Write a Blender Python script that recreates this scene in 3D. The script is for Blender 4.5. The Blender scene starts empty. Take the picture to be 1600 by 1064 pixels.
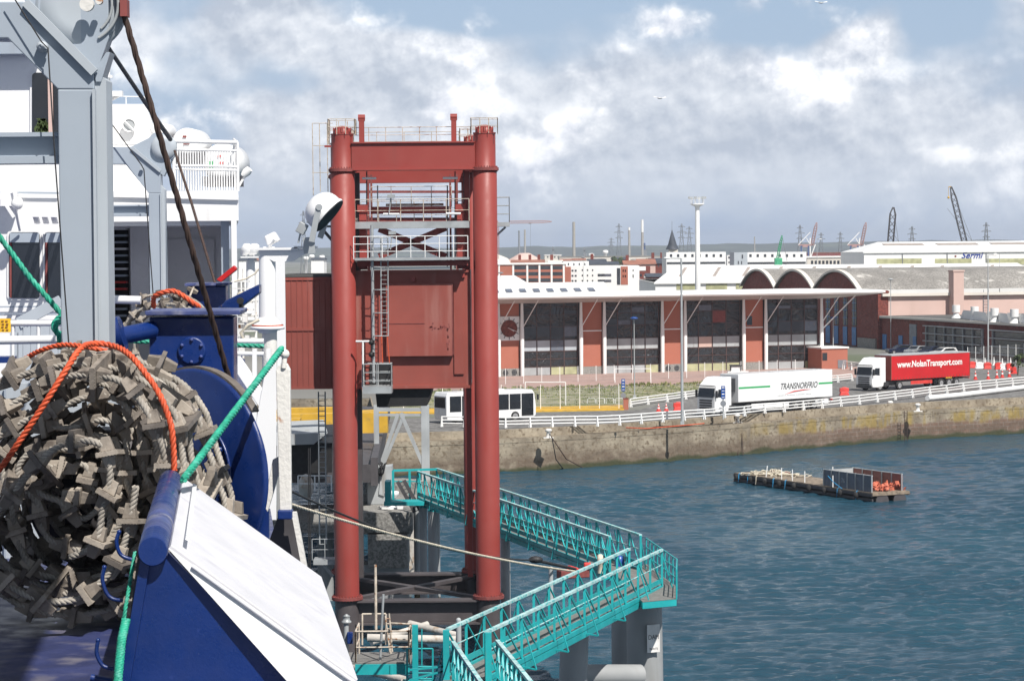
import bpy, bmesh, math, random
from mathutils import Vector, Matrix, Euler, noise as mnoise
rnd = random.Random(7)
sc = bpy.context.scene
col = sc.collection
V = Vector
# ------------------------------------------------------------ camera
F = 3729.0; H = 19.5; HY = 396.0
PITCH = math.atan((532 - HY) / F); ROLL = math.radians(-0.5)
camd = bpy.data.cameras.new('camera'); cam = bpy.data.objects.new('camera', camd); col.objects.link(cam)
camd.sensor_width = 36.0; camd.lens = F / 1600 * 36; camd.clip_start = 0.5; camd.clip_end = 40000
RM = Matrix.Rotation(math.radians(90) - PITCH, 3, 'X') @ Matrix.Rotation(ROLL, 3, 'Z')
cam.matrix_world = Matrix.Translation((0, 0, H)) @ RM.to_4x4()
sc.camera = cam
# ------------------------------------------------------------ sun, sky, exposure
SUNV = V((0.40, -0.68, 0.98)).normalized()
sun_el = math.asin(SUNV.z); sun_az = math.atan2(SUNV.x, SUNV.y)
sl = bpy.data.lights.new('sun', 'SUN'); sl.energy = 4.9; sl.angle = math.radians(0.5); sl.color = (1, 0.955, 0.89)
so = bpy.data.objects.new('sun', sl); col.objects.link(so)
so.rotation_euler = (-SUNV).to_track_quat('-Z', 'Y').to_euler(); so.location = (0, 0, 200)
sc.view_settings.view_transform = 'Standard'; sc.view_settings.look = 'None'
sc.view_settings.exposure = 0.30; sc.view_settings.gamma = 1
sc.cycles.volume_bounces = 0; sc.cycles.max_bounces = 8; sc.cycles.transparent_max_bounces = 12
world = bpy.data.worlds.new('World'); sc.world = world; world.use_nodes = True
nt = world.node_tree; nt.nodes.clear()
def N(t, typ, **kw):
    n = t.nodes.new(typ)
    for k, v in kw.items():
        if k == 'op': n.operation = v
        elif hasattr(n, k): setattr(n, k, v)
        else: n.inputs[k].default_value = v
    return n
def L(t, a, b): t.links.new(a, b)
def mth(t, op, a, b=None, c=None, clamp=False):
    n = t.nodes.new('ShaderNodeMath'); n.operation = op; n.use_clamp = clamp
    for i, x in enumerate((a, b, c)):
        if x is None: continue
        if isinstance(x, (int, float)): n.inputs[i].default_value = x
        else: t.links.new(x, n.inputs[i])
    return n.outputs[0]
def vmth(t, op, a, b=None):
    n = t.nodes.new('ShaderNodeVectorMath'); n.operation = op
    for i, x in enumerate((a, b)):
        if x is None: continue
        if isinstance(x, (tuple, list)): n.inputs[i].default_value = x
        else: t.links.new(x, n.inputs[i])
    return n
def mrange(t, v, a, b, c=0.0, d=1.0, smooth=True):
    n = t.nodes.new('ShaderNodeMapRange'); n.interpolation_type = 'SMOOTHSTEP' if smooth else 'LINEAR'
    t.links.new(v, n.inputs[0])
    for i, x in enumerate((a, b, c, d)): n.inputs[i + 1].default_value = x
    return n.outputs[0]
def mixc(t, f, a, b, blend='MIX'):
    n = t.nodes.new('ShaderNodeMix'); n.data_type = 'RGBA'; n.blend_type = blend
    for i, x in ((0, f), (6, a), (7, b)):
        if isinstance(x, (int, float)): n.inputs[i].default_value = x
        elif isinstance(x, (tuple, list)): n.inputs[i].default_value = (*x, 1) if len(x) == 3 else x
        else: t.links.new(x, n.inputs[i])
    return n.outputs[2]
sky = nt.nodes.new('ShaderNodeTexSky'); sky.sky_type = 'NISHITA'; sky.sun_disc = False
sky.sun_elevation = sun_el; sky.sun_rotation = sun_az; sky.air_density = 1.0; sky.dust_density = 1.2; sky.ozone_density = 1.5
tc = nt.nodes.new('ShaderNodeTexCoord'); D = tc.outputs['Generated']
def skynoise(off, scale, detail, sq=(1, 1, 1.7), rough=0.55, dist=0.0):
    a = vmth(nt, 'ADD', D, off).outputs[0]; m = vmth(nt, 'MULTIPLY', a, sq).outputs[0]
    n = nt.nodes.new('ShaderNodeTexNoise'); n.inputs['Scale'].default_value = scale; n.inputs['Detail'].default_value = detail
    n.inputs['Roughness'].default_value = rough; n.inputs['Distortion'].default_value = dist
    L(nt, m, n.inputs['Vector']); return n.outputs['Fac']
def blob(px, py, rx, ry):       # a bank of cloud: centre and size as a direction
    c = V(((px - 800) / F, 1, (HY - py) / F)).normalized()
    d = vmth(nt, 'SUBTRACT', D, tuple(c)).outputs[0]
    d = vmth(nt, 'MULTIPLY', d, (F / rx, 4, F / ry)).outputs[0]
    return mrange(nt, vmth(nt, 'LENGTH', d).outputs['Value'], 0.0, 1.0, 1.0, 0.0)
n0 = skynoise((1.3, 0.2, .4), 6.5, 4, sq=(1, 1, 1.9))
n1 = skynoise((0, 0, 0), 12, 12, sq=(1, 1, 1.25), rough=0.52, dist=0.25)
n2 = skynoise((0.006, -0.002, 0.010), 12, 6, sq=(1, 1, 1.25), rough=0.5, dist=0.25)
n4 = skynoise((5, 2, 1), 42, 8, sq=(1, 1, 1.1), rough=0.58)
n5 = skynoise((5.0018, 2, 1.0032), 42, 6, sq=(1, 1, 1.1), rough=0.58)
def blobs(lst):
    o = None
    for px, py, rx, ry, w in lst:
        v = mth(nt, 'MULTIPLY', blob(px, py, rx, ry), w); o = v if o is None else mth(nt, 'ADD', o, v)
    return o
# soft grey bank over nearly the whole sky, torn open to blue in a few places
veil = mth(nt, 'ADD', mth(nt, 'ADD', mth(nt, 'MULTIPLY', n0, 0.5), mth(nt, 'MULTIPLY', n1, 0.55)), blobs(((1000, 230, 1200, 190, .22), (640, 90, 260, 90, .12), (1230, 15, 190, 75, -.46), (255, 190, 190, 130, -.26), (450, 120, 120, 50, -.12), (1480, 30, 90, 60, -.24), (720, 20, 230, 60, -.22), (960, 10, 90, 20, -.1), (1340, 60, 110, 100, .22), (420, 30, 160, 60, .10), (200, 60, 100, 60, .08))))
veilf = mrange(nt, veil, 0.44, 0.60)
heads = mth(nt, 'ADD', mth(nt, 'ADD', n1, mth(nt, 'MULTIPLY', n4, 0.45)), blobs(((1350, 80, 150, 140, .22), (1200, 115, 170, 60, .18), (1040, 50, 150, 60, .14), (860, 75, 130, 60, .10), (560, 20, 120, 50, .14), (350, 25, 90, 40, .10), (1520, 120, 190, 70, .12), (740, 170, 110, 40, .06), (820, 235, 60, 30, .14), (1500, 245, 130, 30, .12), (350, 170, 90, 50, .12), (900, 120, 90, 40, .08))))
headf = mrange(nt, heads, 0.74, 0.92)
relief = mth(nt, 'ADD', mth(nt, 'MULTIPLY', mth(nt, 'SUBTRACT', n1, n2), 5.5), mth(nt, 'MULTIPLY', mth(nt, 'SUBTRACT', n4, n5), 3.4))
sepz = nt.nodes.new('ShaderNodeSeparateXYZ'); L(nt, D, sepz.inputs[0])
fadez = mrange(nt, sepz.outputs[2], 0.0, 0.06, 0.25, 1.0)
vb = mth(nt, 'ADD', mth(nt, 'MULTIPLY', mth(nt, 'MULTIPLY', relief, 0.8), fadez), 0.40, clamp=True)
vcol = mixc(nt, vb, (0.415, 0.465, 0.55), (0.72, 0.75, 0.80))
hcol = mixc(nt, mth(nt, 'ADD', relief, 0.50, clamp=True), (0.56, 0.595, 0.69), (1.02, 1.02, 1.03))
ccol = mixc(nt, mth(nt, 'MULTIPLY', headf, 0.92), vcol, hcol)
cover = mth(nt, 'MAXIMUM', veilf, mth(nt, 'MULTIPLY', headf, 0.97))
ccol = mixc(nt, mrange(nt, sepz.outputs[2], 0.0, 0.05, 0.75, 0.0), ccol, (0.43, 0.505, 0.62))
SKYS = 0.085
blue = mixc(nt, 1.0, sky.outputs[0], (SKYS, SKYS, SKYS), 'MULTIPLY')
blue = mixc(nt, mrange(nt, sepz.outputs[2], 0.0, 0.12, 0.9, 0.6), blue, (0.33, 0.43, 0.61))
fin = mixc(nt, mth(nt, 'MULTIPLY', cover, mrange(nt, sepz.outputs[2], -0.01, 0.03, 0.5, 0.97)), blue, ccol)
bg = nt.nodes.new('ShaderNodeBackground'); L(nt, fin, bg.inputs[0]); L(nt, mrange(nt, sepz.outputs[2], 0.11, 0.32, 1.04, 0.52), bg.inputs[1])
wo = nt.nodes.new('ShaderNodeOutputWorld'); L(nt, bg.outputs[0], wo.inputs[0])
# ------------------------------------------------------------ pixel helpers (photograph 1600 x 1064) giving real points
def ray(px, py): return RM @ V(((px - 800) / F, (532 - py) / F, -1.0))
def P(px, py, Y):
    r = ray(px, py); return V((0, 0, H)) + r * (Y / r.y)
def G(px, py, z):
    r = ray(px, py); return V((0, 0, H)) + r * ((z - H) / r.z)
def S(Y): return F / Y
# ------------------------------------------------------------ materials
MATS = {}
def mat(key, c, rough=0.6, var=0.18, scale=1.5, bump=0.0, bscale=20, metal=0.0, dirt=None, dscale=1.0, dth=(0.55, 0.7), streak=False, spec=0.5, coat=0.0, fine=0.0):
    m = bpy.data.materials.new(key); m.use_nodes = True; t = m.node_tree; b = t.nodes['Principled BSDF']
    b.inputs['Roughness'].default_value = rough; b.inputs['Metallic'].default_value = metal
    b.inputs['Specular IOR Level'].default_value = spec; b.inputs['Coat Weight'].default_value = coat
    co = t.nodes.new('ShaderNodeTexCoord').outputs['Object']
    def nz(sc_, det, vec=co):
        n = t.nodes.new('ShaderNodeTexNoise'); n.inputs['Scale'].default_value = sc_; n.inputs['Detail'].default_value = det; L(t, vec, n.inputs['Vector']); return n.outputs['Fac']
    f = mrange(t, nz(scale, 6), 0.3, 0.7)
    dk = tuple(x * (1 - var) for x in c); lt = tuple(min(1, x * (1 + var * 0.6)) for x in c)
    cc = mixc(t, f, dk, lt)
    if fine: cc = mixc(t, mrange(t, nz(scale * 14, 4), 0.35, 0.65), mixc(t, fine, cc, tuple(x * 0.4 for x in c)), cc)
    if dirt:
        vec = co
        if streak: vec = vmth(t, 'MULTIPLY', co, (1, 1, 0.12)).outputs[0]
        cc = mixc(t, mrange(t, nz(dscale, 8, vec), dth[0], dth[1]), cc, dirt)
    L(t, cc, b.inputs['Base Color'])
    L(t, mrange(t, nz(scale * 3, 4), 0.3, 0.7, max(0.05, rough - 0.1), min(1, rough + 0.12)), b.inputs['Roughness'])
    if bump:
        bn = t.nodes.new('ShaderNodeBump'); bn.inputs['Strength'].default_value = 1.0; bn.inputs['Distance'].default_value = bump
        L(t, nz(bscale, 5), bn.inputs['Height']); L(t, bn.outputs[0], b.inputs['Normal'])
    MATS[key] = m; return m
# ------------------------------------------------------------ mesh builder
ORG = {}
class MB:
    def __init__(s): s.v = []; s.f = []; s.mi = []; s.m = 0; s.sm = []; s.smooth = False
    def add(s, vs, fs):
        n = len(s.v); s.v += [tuple(x) for x in vs]
        for f in fs: s.f.append(tuple(i + n for i in f)); s.mi.append(s.m); s.sm.append(s.smooth)
        return s
    def box(s, c, sz, R=None, taper=1.0):
        c = V(c); h = V(sz) / 2; vs = []
        for z in (-1, 1):
            k = taper if z > 0 else 1
            for x, y in ((-1, -1), (1, -1), (1, 1), (-1, 1)):
                p = V((x * h.x * k, y * h.y * k, z * h.z)); vs.append(c + (R @ p if R else p))
        return s.add(vs, ((0, 3, 2, 1), (4, 5, 6, 7), (0, 1, 5, 4), (1, 2, 6, 5), (2, 3, 7, 6), (3, 0, 4, 7)))
    def frame(s, p, q, up=(0, 0, 1)):
        d = (V(q) - V(p)); l = d.length; d = d.normalized() if l else V((0, 0, 1))
        u = V(up)
        if abs(d.dot(u)) > 0.995: u = V((0, 1, 0))
        x = d.cross(u).normalized(); z = x.cross(d).normalized(); return d, x, z, l
    def beam(s, p, q, w, h=None, up=(0, 0, 1)):
        h = w if h is None else h; p = V(p); q = V(q); d, x, z, l = s.frame(p, q, up)
        vs = [o + x * (a * w / 2) + z * (b * h / 2) for o in (p, q) for a, b in ((-1, -1), (1, -1), (1, 1), (-1, 1))]
        return s.add(vs, ((0, 1, 2, 3), (4, 7, 6, 5), (0, 4, 5, 1), (1, 5, 6, 2), (2, 6, 7, 3), (3, 7, 4, 0)))
    def tube(s, pts, r, n=8, cap=True, rs=None):
        pts = [V(p) for p in pts]; k = len(pts); rings = []
        px = None
        for i, p in enumerate(pts):
            t = (pts[min(i + 1, k - 1)] - pts[max(i - 1, 0)])
            t = t.normalized() if t.length > 1e-9 else V((0, 0, 1))
            if px is None:
                u = V((0, 0, 1)) if abs(t.z) < 0.95 else V((0, 1, 0)); px = t.cross(u).normalized()
            else:
                px = (px - t * px.dot(t)); px = px.normalized() if px.length > 1e-6 else t.cross(V((0, 1, 0))).normalized()
            pz = t.cross(px); rr = rs[i] if rs else r
            rings.append([p + (px * math.cos(a) + pz * math.sin(a)) * rr for a in [2 * math.pi * j / n for j in range(n)]])
        vs = [x for rg in rings for x in rg]; fs = []
        for i in range(k - 1):
            for j in range(n): fs.append((i * n + j, i * n + (j + 1) % n, (i + 1) * n + (j + 1) % n, (i + 1) * n + j))
        sm = s.smooth; s.smooth = True; s.add(vs, fs); s.smooth = False
        if cap: s.add(rings[0], (tuple(range(n - 1, -1, -1)),)); s.add(rings[-1], (tuple(range(n)),))
        s.smooth = sm; return s
    def rope(s, pts, r, pitch=None, strands=3, n=5):     # laid rope: twisted strands
        pts = [V(p) for p in pts]; pitch = pitch or r * 7
        L_ = [0]
        for a, b in zip(pts, pts[1:]): L_.append(L_[-1] + (b - a).length)
        m = max(4, int(L_[-1] / (pitch / 7))); m = min(m, 900)
        cs = []; j = 0
        for i in range(m + 1):
            d = L_[-1] * i / m
            while j < len(L_) - 2 and L_[j + 1] < d: j += 1
            f = (d - L_[j]) / max(1e-9, L_[j + 1] - L_[j]); cs.append((pts[j].lerp(pts[j + 1], f), d))
        px = None; fr = []
        for i, (p, d) in enumerate(cs):
            t = (cs[min(i + 1, m)][0] - cs[max(0, i - 1)][0]).normalized()
            if px is None: px = t.cross(V((0.3, 0.2, 1))).normalized()
            px = (px - t * px.dot(t)).normalized(); fr.append((p, px.copy(), t.cross(px), d))
        for k in range(strands):
            ph = 2 * math.pi * k / strands
            q = [p + (x * math.cos(ph + 2 * math.pi * d / pitch) + z * math.sin(ph + 2 * math.pi * d / pitch)) * r * 0.5 for p, x, z, d in fr]
            s.tube(q, r * 0.55, n)
        return s
    def cyl(s, p, q, r, n=20, r2=None):
        return s.tube([p, q], r, n, rs=[r, r if r2 is None else r2])
    def lathe(s, o, prof, n=20, axis=(0, 0, 1)):
        o = V(o); a = V(axis).normalized(); u = a.orthogonal().normalized(); w = a.cross(u); vs = []; fs = []
        for r, h in prof:
            for j in range(n):
                t = 2 * math.pi * j / n; vs.append(o + a * h + (u * math.cos(t) + w * math.sin(t)) * r)
        for i in range(len(prof) - 1):
            for j in range(n): fs.append((i * n + j, i * n + (j + 1) % n, (i + 1) * n + (j + 1) % n, (i + 1) * n + j))
        sm = s.smooth; s.smooth = True; s.add(vs, fs); s.smooth = sm
        return s.add([vs[j] for j in range(n)], (tuple(range(n - 1, -1, -1)),)).add([vs[-n + j] for j in range(n)], (tuple(range(n)),))
    def prism(s, poly, ext):      # poly: 3D points, ext: vector
        e = V(ext); a = [V(p) for p in poly]; k = len(a)
        nr = V((0, 0, 0))
        for i in range(k): nr += a[i].cross(a[(i + 1) % k])
        if nr.dot(e) > 0: a = a[::-1]
        return s.add(a + [p + e for p in a], [tuple(range(k)), tuple(range(2 * k - 1, k - 1, -1))] + [(i, i + k, (i + 1) % k + k, (i + 1) % k) for i in range(k)])
    def ball(s, c, r, n=14, sc_=(1, 1, 1)):
        c = V(c); vs = []; fs = []; m = n // 2
        for i in range(m + 1):
            a = math.pi * i / m
            for j in range(n):
                b = 2 * math.pi * j / n; vs.append(c + V((math.sin(a) * math.cos(b) * sc_[0], math.sin(a) * math.sin(b) * sc_[1], math.cos(a) * sc_[2])) * r)
        for i in range(m):
            for j in range(n): fs.append((i * n + j, (i + 1) * n + j, (i + 1) * n + (j + 1) % n, i * n + (j + 1) % n))
        sm = s.smooth; s.smooth = True; s.add(vs, fs); s.smooth = sm; return s
    def build(s, name, material, parent=None, label=None, bevel=0.0):
        o_ = ORG.get(parent.name, V((0, 0, 0))) if parent else V((0, 0, 0))
        me = bpy.data.meshes.new(name)
        me.from_pydata([tuple(V(x) - o_) for x in s.v], [], s.f)
        ms = material if isinstance(material, (list, tuple)) else [material]
        for m in ms: me.materials.append(MATS[m] if isinstance(m, str) else m)
        me.polygons.foreach_set('material_index', s.mi); me.polygons.foreach_set('use_smooth', s.sm)
        me.update(); me.validate()
        ob = bpy.data.objects.new(name, me); col.objects.link(ob)
        if bevel:
            bv = ob.modifiers.new('bevel', 'BEVEL'); bv.width = bevel; bv.segments = 2; bv.limit_method = 'ANGLE'
        if parent: ob.parent = parent; ORG[ob.name] = o_
        if label: ob['label'] = label
        return ob
def tag(o, label, cat, group=None, kind=None):
    if label: o['label'] = label
    if cat: o['category'] = cat
    if group: o['group'] = group
    if kind: o['kind'] = kind
    return o
def thing(name, label, cat, loc=(0, 0, 0), rz=0, group=None):
    o = bpy.data.objects.new(name, None); o.empty_display_size = 0.3; col.objects.link(o)
    o.location = loc; o.rotation_euler = (0, 0, rz)
    ORG[o.name] = V(loc) if not rz else V((0, 0, 0))
    return tag(o, label, cat, group)
def struct(o): o['kind'] = 'structure'; return o
def copy_tree(o, parent=None, loc=None, rz=None, label=None):
    c = o.copy(); col.objects.link(c)
    if parent: c.parent = parent
    if loc is not None: c.location = loc
    if rz is not None: c.rotation_euler = (0, 0, rz)
    if label: c['label'] = label
    for ch in [x for x in KIDS(o)]: copy_tree(ch, c)
    return c
def KIDS(o): return list(o.children)
def text_mesh(name, txt, size, mtx, material, parent, extrude=0.01, shear=0.0, width=None, bold=0.0, sx=1.0):
    cu = bpy.data.curves.new(name, 'FONT'); cu.body = txt; cu.size = size; cu.extrude = extrude; cu.shear = shear; cu.offset = bold
    cu.align_x = 'CENTER'; cu.align_y = 'CENTER'; cu.resolution_u = 3
    ob = bpy.data.objects.new(name + '_src', cu); col.objects.link(ob); bpy.context.view_layer.update()
    me = bpy.data.meshes.new_from_object(ob.evaluated_get(bpy.context.evaluated_depsgraph_get()))
    bpy.data.objects.remove(ob)
    xs = [v.co.x for v in me.vertices]; w = max(xs) - min(xs)
    k = (width / w) if width else 1.0
    o_ = ORG.get(parent.name, V((0, 0, 0))) if parent else V((0, 0, 0))
    for v in me.vertices: v.co = (mtx @ V((v.co.x * k, v.co.y, v.co.z))) - o_
    me.name = name; me.materials.clear(); me.materials.append(MATS[material])
    r = bpy.data.objects.new(name, me); col.objects.link(r)
    if parent: r.parent = parent; ORG[r.name] = o_
    return r
def catenary(p, q, sag, n=24):
    p = V(p); q = V(q); return [p.lerp(q, i / n) - V((0, 0, sag * 4 * (i / n) * (1 - i / n))) for i in range(n + 1)]
def rail_mb(mb, pts, h, nr=3, sp=1.2, r=0.02, n=6, rt=None):   # stanchions and horizontals
    pts = [V(p) for p in pts]
    for a, b in zip(pts, pts[1:]):
        l = (b - a).length; k = max(1, round(l / sp))
        for i in range(k + 1):
            p = a.lerp(b, i / k); mb.cyl(p, p + V((0, 0, h)), r, n)
        for j in range(nr):
            z = h * (j + 1) / nr; mb.cyl(a + V((0, 0, z)), b + V((0, 0, z)), (rt or r) if j == nr - 1 else r * 0.85, n)
    return mb
# ------------------------------------------------------------ material list
mat('ship_white', (0.80, 0.80, 0.80), 0.35, 0.04, 0.8, dirt=(0.62, 0.58, 0.52), dscale=1.2, dth=(0.66, 0.8), streak=True)
mat('cover_white', (0.62, 0.62, 0.65), 0.55, 0.06, 1.5, bump=0.002, bscale=25, dirt=(0.50, 0.50, 0.54), dscale=3, dth=(0.55, 0.75))
mat('ship_grey', (0.36, 0.41, 0.47), 0.4, 0.05, 0.7, bump=0.002, bscale=3, dirt=(0.30, 0.33, 0.36), dscale=2.5, dth=(0.6, 0.8), streak=True)
mat('ship_shade_grey', (0.42, 0.46, 0.50), 0.45, 0.06, 1.0)
mat('rusty_white', (0.74, 0.72, 0.68), 0.5, 0.06, 3, bump=0.006, bscale=30, dirt=(0.42, 0.15, 0.03), dscale=5, dth=(0.60, 0.68))
mat('blue_paint', (0.006, 0.026, 0.14), 0.34, 0.14, 3, bump=0.0012, bscale=70, dirt=(0.02, 0.045, 0.19), dscale=14, dth=(0.64, 0.74), coat=0.1)
mat('blue_worn', (0.06, 0.08, 0.22), 0.5, 0.3, 3, bump=0.002, bscale=40, dirt=(0.30, 0.30, 0.34), dscale=5, dth=(0.5, 0.75))
mat('deck_blue', (0.035, 0.045, 0.13), 0.45, 0.3, 2, bump=0.002, bscale=30, dirt=(0.16, 0.15, 0.18), dscale=3, dth=(0.5, 0.75))
mat('wood_grey', (0.26, 0.225, 0.19), 0.85, 0.32, 5, bump=0.004, bscale=50, dirt=(0.12, 0.10, 0.085), dscale=9, dth=(0.5, 0.7))
mat('wood_pale', (0.36, 0.315, 0.265), 0.85, 0.22, 5, bump=0.004, bscale=50, dirt=(0.24, 0.20, 0.165), dscale=9, dth=(0.5, 0.7))
mat('wood_dark', (0.15, 0.13, 0.115), 0.85, 0.3, 6, bump=0.004, bscale=50)
mat('rope_grey', (0.36, 0.33, 0.29), 0.9, 0.28, 7, bump=0.003, bscale=120)
mat('rope_orange', (0.60, 0.09, 0.03), 0.6, 0.2, 9)
mat('rope_green', (0.02, 0.34, 0.22), 0.6, 0.3, 9, dirt=(0.10, 0.42, 0.33), dscale=20, dth=(0.5, 0.7))
mat('rope_cream', (0.62, 0.56, 0.45), 0.8, 0.2, 4)
mat('wire_brown', (0.055, 0.032, 0.025), 0.7, 0.3, 9)
mat('wire_black', (0.02, 0.02, 0.022), 0.6, 0.2, 5)
mat('glass_dark', (0.012, 0.014, 0.018), 0.05, 0.3, 0.6, spec=0.8)
def facade_glass():
    m = bpy.data.materials.new('facade_glass'); m.use_nodes = True; t = m.node_tree; b = t.nodes['Principled BSDF']; b.inputs['Base Color'].default_value = (.06, .063, .068, 1); b.inputs['Metallic'].default_value = .55; b.inputs['Roughness'].default_value = .04
    co = t.nodes.new('ShaderNodeTexCoord').outputs['Object']; n = N(t, 'ShaderNodeTexNoise'); n.inputs['Scale'].default_value = .35; n.inputs['Detail'].default_value = 4; n.inputs['Distortion'].default_value = 2.2; L(t, co, n.inputs['Vector'])
    bn = N(t, 'ShaderNodeBump'); bn.inputs['Distance'].default_value = .7; L(t, n.outputs['Fac'], bn.inputs['Height']); L(t, bn.outputs[0], b.inputs['Normal']); MATS['facade_glass'] = m
facade_glass()
mat('red_paint', (0.5, 0.012, 0.012), 0.4)
mat('yellow_paper', (0.85, 0.50, 0.02), 0.6, 0.1, 8, dirt=(0.5, 0.28, 0.02), dscale=14, dth=(0.58, 0.62))
mat('tower_red', (0.285, 0.047, 0.038), 0.5, 0.07, 0.35, bump=0.002, bscale=6, dirt=(0.21, 0.05, 0.04), dscale=0.7, dth=(0.56, 0.74), streak=True)
mat('cabin_red', (0.275, 0.064, 0.048), 0.6, 0.16, 0.35, dirt=(0.31, 0.115, 0.095), dscale=1.3, dth=(0.52, 0.72), streak=True)
mat('flange_red', (0.22, 0.055, 0.05), 0.7, 0.25, 4)
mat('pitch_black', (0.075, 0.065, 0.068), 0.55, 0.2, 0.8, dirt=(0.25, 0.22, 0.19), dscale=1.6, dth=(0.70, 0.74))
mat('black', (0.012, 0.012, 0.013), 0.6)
mat('turquoise', (0.016, 0.36, 0.38), 0.42, 0.15, 1.2, dirt=(0.06, 0.36, 0.36), dscale=3, dth=(0.6, 0.75))
mat('turquoise_pale', (0.42, 0.62, 0.62), 0.5, 0.22, 3, dirt=(0.10, 0.42, 0.43), dscale=5, dth=(0.52, 0.6))
mat('grating', (0.20, 0.195, 0.185), 0.8, 0.2, 3, fine=0.4)
mat('galvanised', (0.36, 0.38, 0.39), 0.45, 0.18, 1.5, metal=0.15)
mat('steel_grey', (0.38, 0.40, 0.41), 0.6, 0.15, 0.6, dirt=(0.25, 0.24, 0.22), dscale=1.5, dth=(0.6, 0.78), streak=True)
mat('rusty_rail', (0.55, 0.48, 0.40), 0.7, 0.25, 4, dirt=(0.28, 0.13, 0.06), dscale=5, dth=(0.55, 0.66))
mat('pile_grey', (0.31, 0.32, 0.325), 0.6, 0.12, 0.5, dirt=(0.19, 0.18, 0.16), dscale=0.8, dth=(0.52, 0.75), streak=True, bump=0.004, bscale=5)
mat('pipe_pale', (0.50, 0.47, 0.43), 0.8, 0.2, 1.5, bump=0.02, bscale=6, dirt=(0.30, 0.22, 0.15), dscale=2, dth=(0.55, 0.7))
mat('weed', (0.10, 0.085, 0.05), 0.9, 0.4, 2, bump=0.03, bscale=8)
mat('concrete', (0.33, 0.32, 0.30), 0.85, 0.16, 0.6, bump=0.01, bscale=6, dirt=(0.25, 0.24, 0.22), dscale=0.5, dth=(0.5, 0.7), fine=0.93)
mat('road', (0.20, 0.195, 0.19), 0.9, 0.12, 0.15, dirt=(0.15, 0.145, 0.14), dscale=0.08, dth=(0.5, 0.65), fine=0.85)
mat('land', (0.19, 0.185, 0.17), 0.95, 0.2, 0.02, dirt=(0.10, 0.12, 0.07), dscale=0.008, dth=(0.5, 0.6))
mat('paving_pink', (0.36, 0.245, 0.215), 0.9, 0.12, 0.4)
mat('yellow_paint', (0.60, 0.35, 0.03), 0.6, 0.15, 1.0, dirt=(0.4, 0.25, 0.05), dscale=1.5, dth=(0.55, 0.7))
mat('brick_orange', (0.39, 0.135, 0.09), 0.8, 0.05, 0.25)
mat('brick_red', (0.225, 0.055, 0.04), 0.85, 0.10, 0.25, dirt=(0.17, 0.045, 0.035), dscale=0.3, dth=(0.55, 0.7), fine=0.8)
mat('wall_pink', (0.60, 0.43, 0.38), 0.85, 0.06, 0.2, dirt=(0.50, 0.36, 0.31), dscale=0.3, dth=(0.55, 0.8), streak=True)
mat('wall_cream', (0.66, 0.62, 0.56), 0.85, 0.08, 0.3)
mat('wall_white', (0.80, 0.80, 0.79), 0.8, 0.04, 0.2)
mat('white_paint', (0.78, 0.78, 0.77), 0.45, 0.05, 1.0)
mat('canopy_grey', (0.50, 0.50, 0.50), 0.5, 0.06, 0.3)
mat('roof_white', (0.78, 0.78, 0.77), 0.6, 0.05, 0.2)
mat('roof_fibre', (0.30, 0.285, 0.265), 0.9, 0.25, 0.25, dirt=(0.50, 0.48, 0.45), dscale=0.35, dth=(0.60, 0.72), fine=0.7)
mat('roof_dark', (0.10, 0.10, 0.098), 0.9, 0.2, 0.3)
mat('roof_slate', (0.055, 0.065, 0.085), 0.7, 0.2, 0.4)
mat('roof_tile', (0.30, 0.13, 0.09), 0.9, 0.3, 0.3)
mat('skylight', (0.10, 0.105, 0.13), 0.2, 0.2, 0.6)
mat('skylight_dusty', (0.40, 0.34, 0.30), 0.5, 0.2, 0.6)
mat('translucent_strip', (0.42, 0.42, 0.24), 0.5, 0.25, 0.8)
mat('window_far', (0.05, 0.055, 0.065), 0.15, 0.3, 0.3)
mat('sign_blue', (0.012, 0.07, 0.30), 0.4)
mat('door_blue', (0.04, 0.16, 0.38), 0.5)
mat('letter_blue', (0.02, 0.05, 0.30), 0.5)
mat('letter_grey', (0.06, 0.06, 0.065), 0.6)
mat('letter_white', (0.8, 0.78, 0.76), 0.6)
mat('green_stripe', (0.02, 0.36, 0.10), 0.5, 0.05)
mat('truck_white', (0.80, 0.80, 0.80), 0.3, 0.01, 0.6, coat=0.4)
mat('truck_red', (0.52, 0.012, 0.016), 0.45, 0.10, 0.5, bump=0.01, bscale=2)
mat('tyre', (0.025, 0.025, 0.026), 0.85)
mat('rim', (0.40, 0.40, 0.41), 0.4, metal=0.4)
mat('dark_plastic', (0.035, 0.036, 0.04), 0.5)
mat('car_navy', (0.012, 0.018, 0.045), 0.2, coat=0.5)
mat('car_silver', (0.42, 0.44, 0.46), 0.25, metal=0.4, coat=0.4)
mat('car_white', (0.75, 0.75, 0.75), 0.25, coat=0.4)
mat('cone_red', (0.62, 0.05, 0.04), 0.5)
mat('crane_green', (0.05, 0.30, 0.16), 0.5)
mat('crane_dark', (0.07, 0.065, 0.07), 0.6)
mat('crane_red', (0.42, 0.25, 0.235), 0.6)  # washed pale: distance haze put into the colour
mat('crane_blue', (0.06, 0.10, 0.24), 0.6)
mat('mullion', (0.10, 0.055, 0.05), 0.6)
mat('pylon_grey', (0.21, 0.225, 0.25), 0.6)  # lightened so far steelwork carries haze in its colour
mat('chimney', (0.36, 0.34, 0.31), 0.8)
mat('hill', (0.045, 0.062, 0.055), 1.0, 0.35, 0.01, dirt=(0.09, 0.11, 0.08), dscale=0.01, dth=(0.55, 0.65))
mat('leaf', (0.055, 0.085, 0.025), 0.8, 0.5, 0.6, dirt=(0.10, 0.14, 0.04), dscale=1.2, dth=(0.5, 0.6))
mat('trunk', (0.09, 0.07, 0.05), 0.9)
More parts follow.
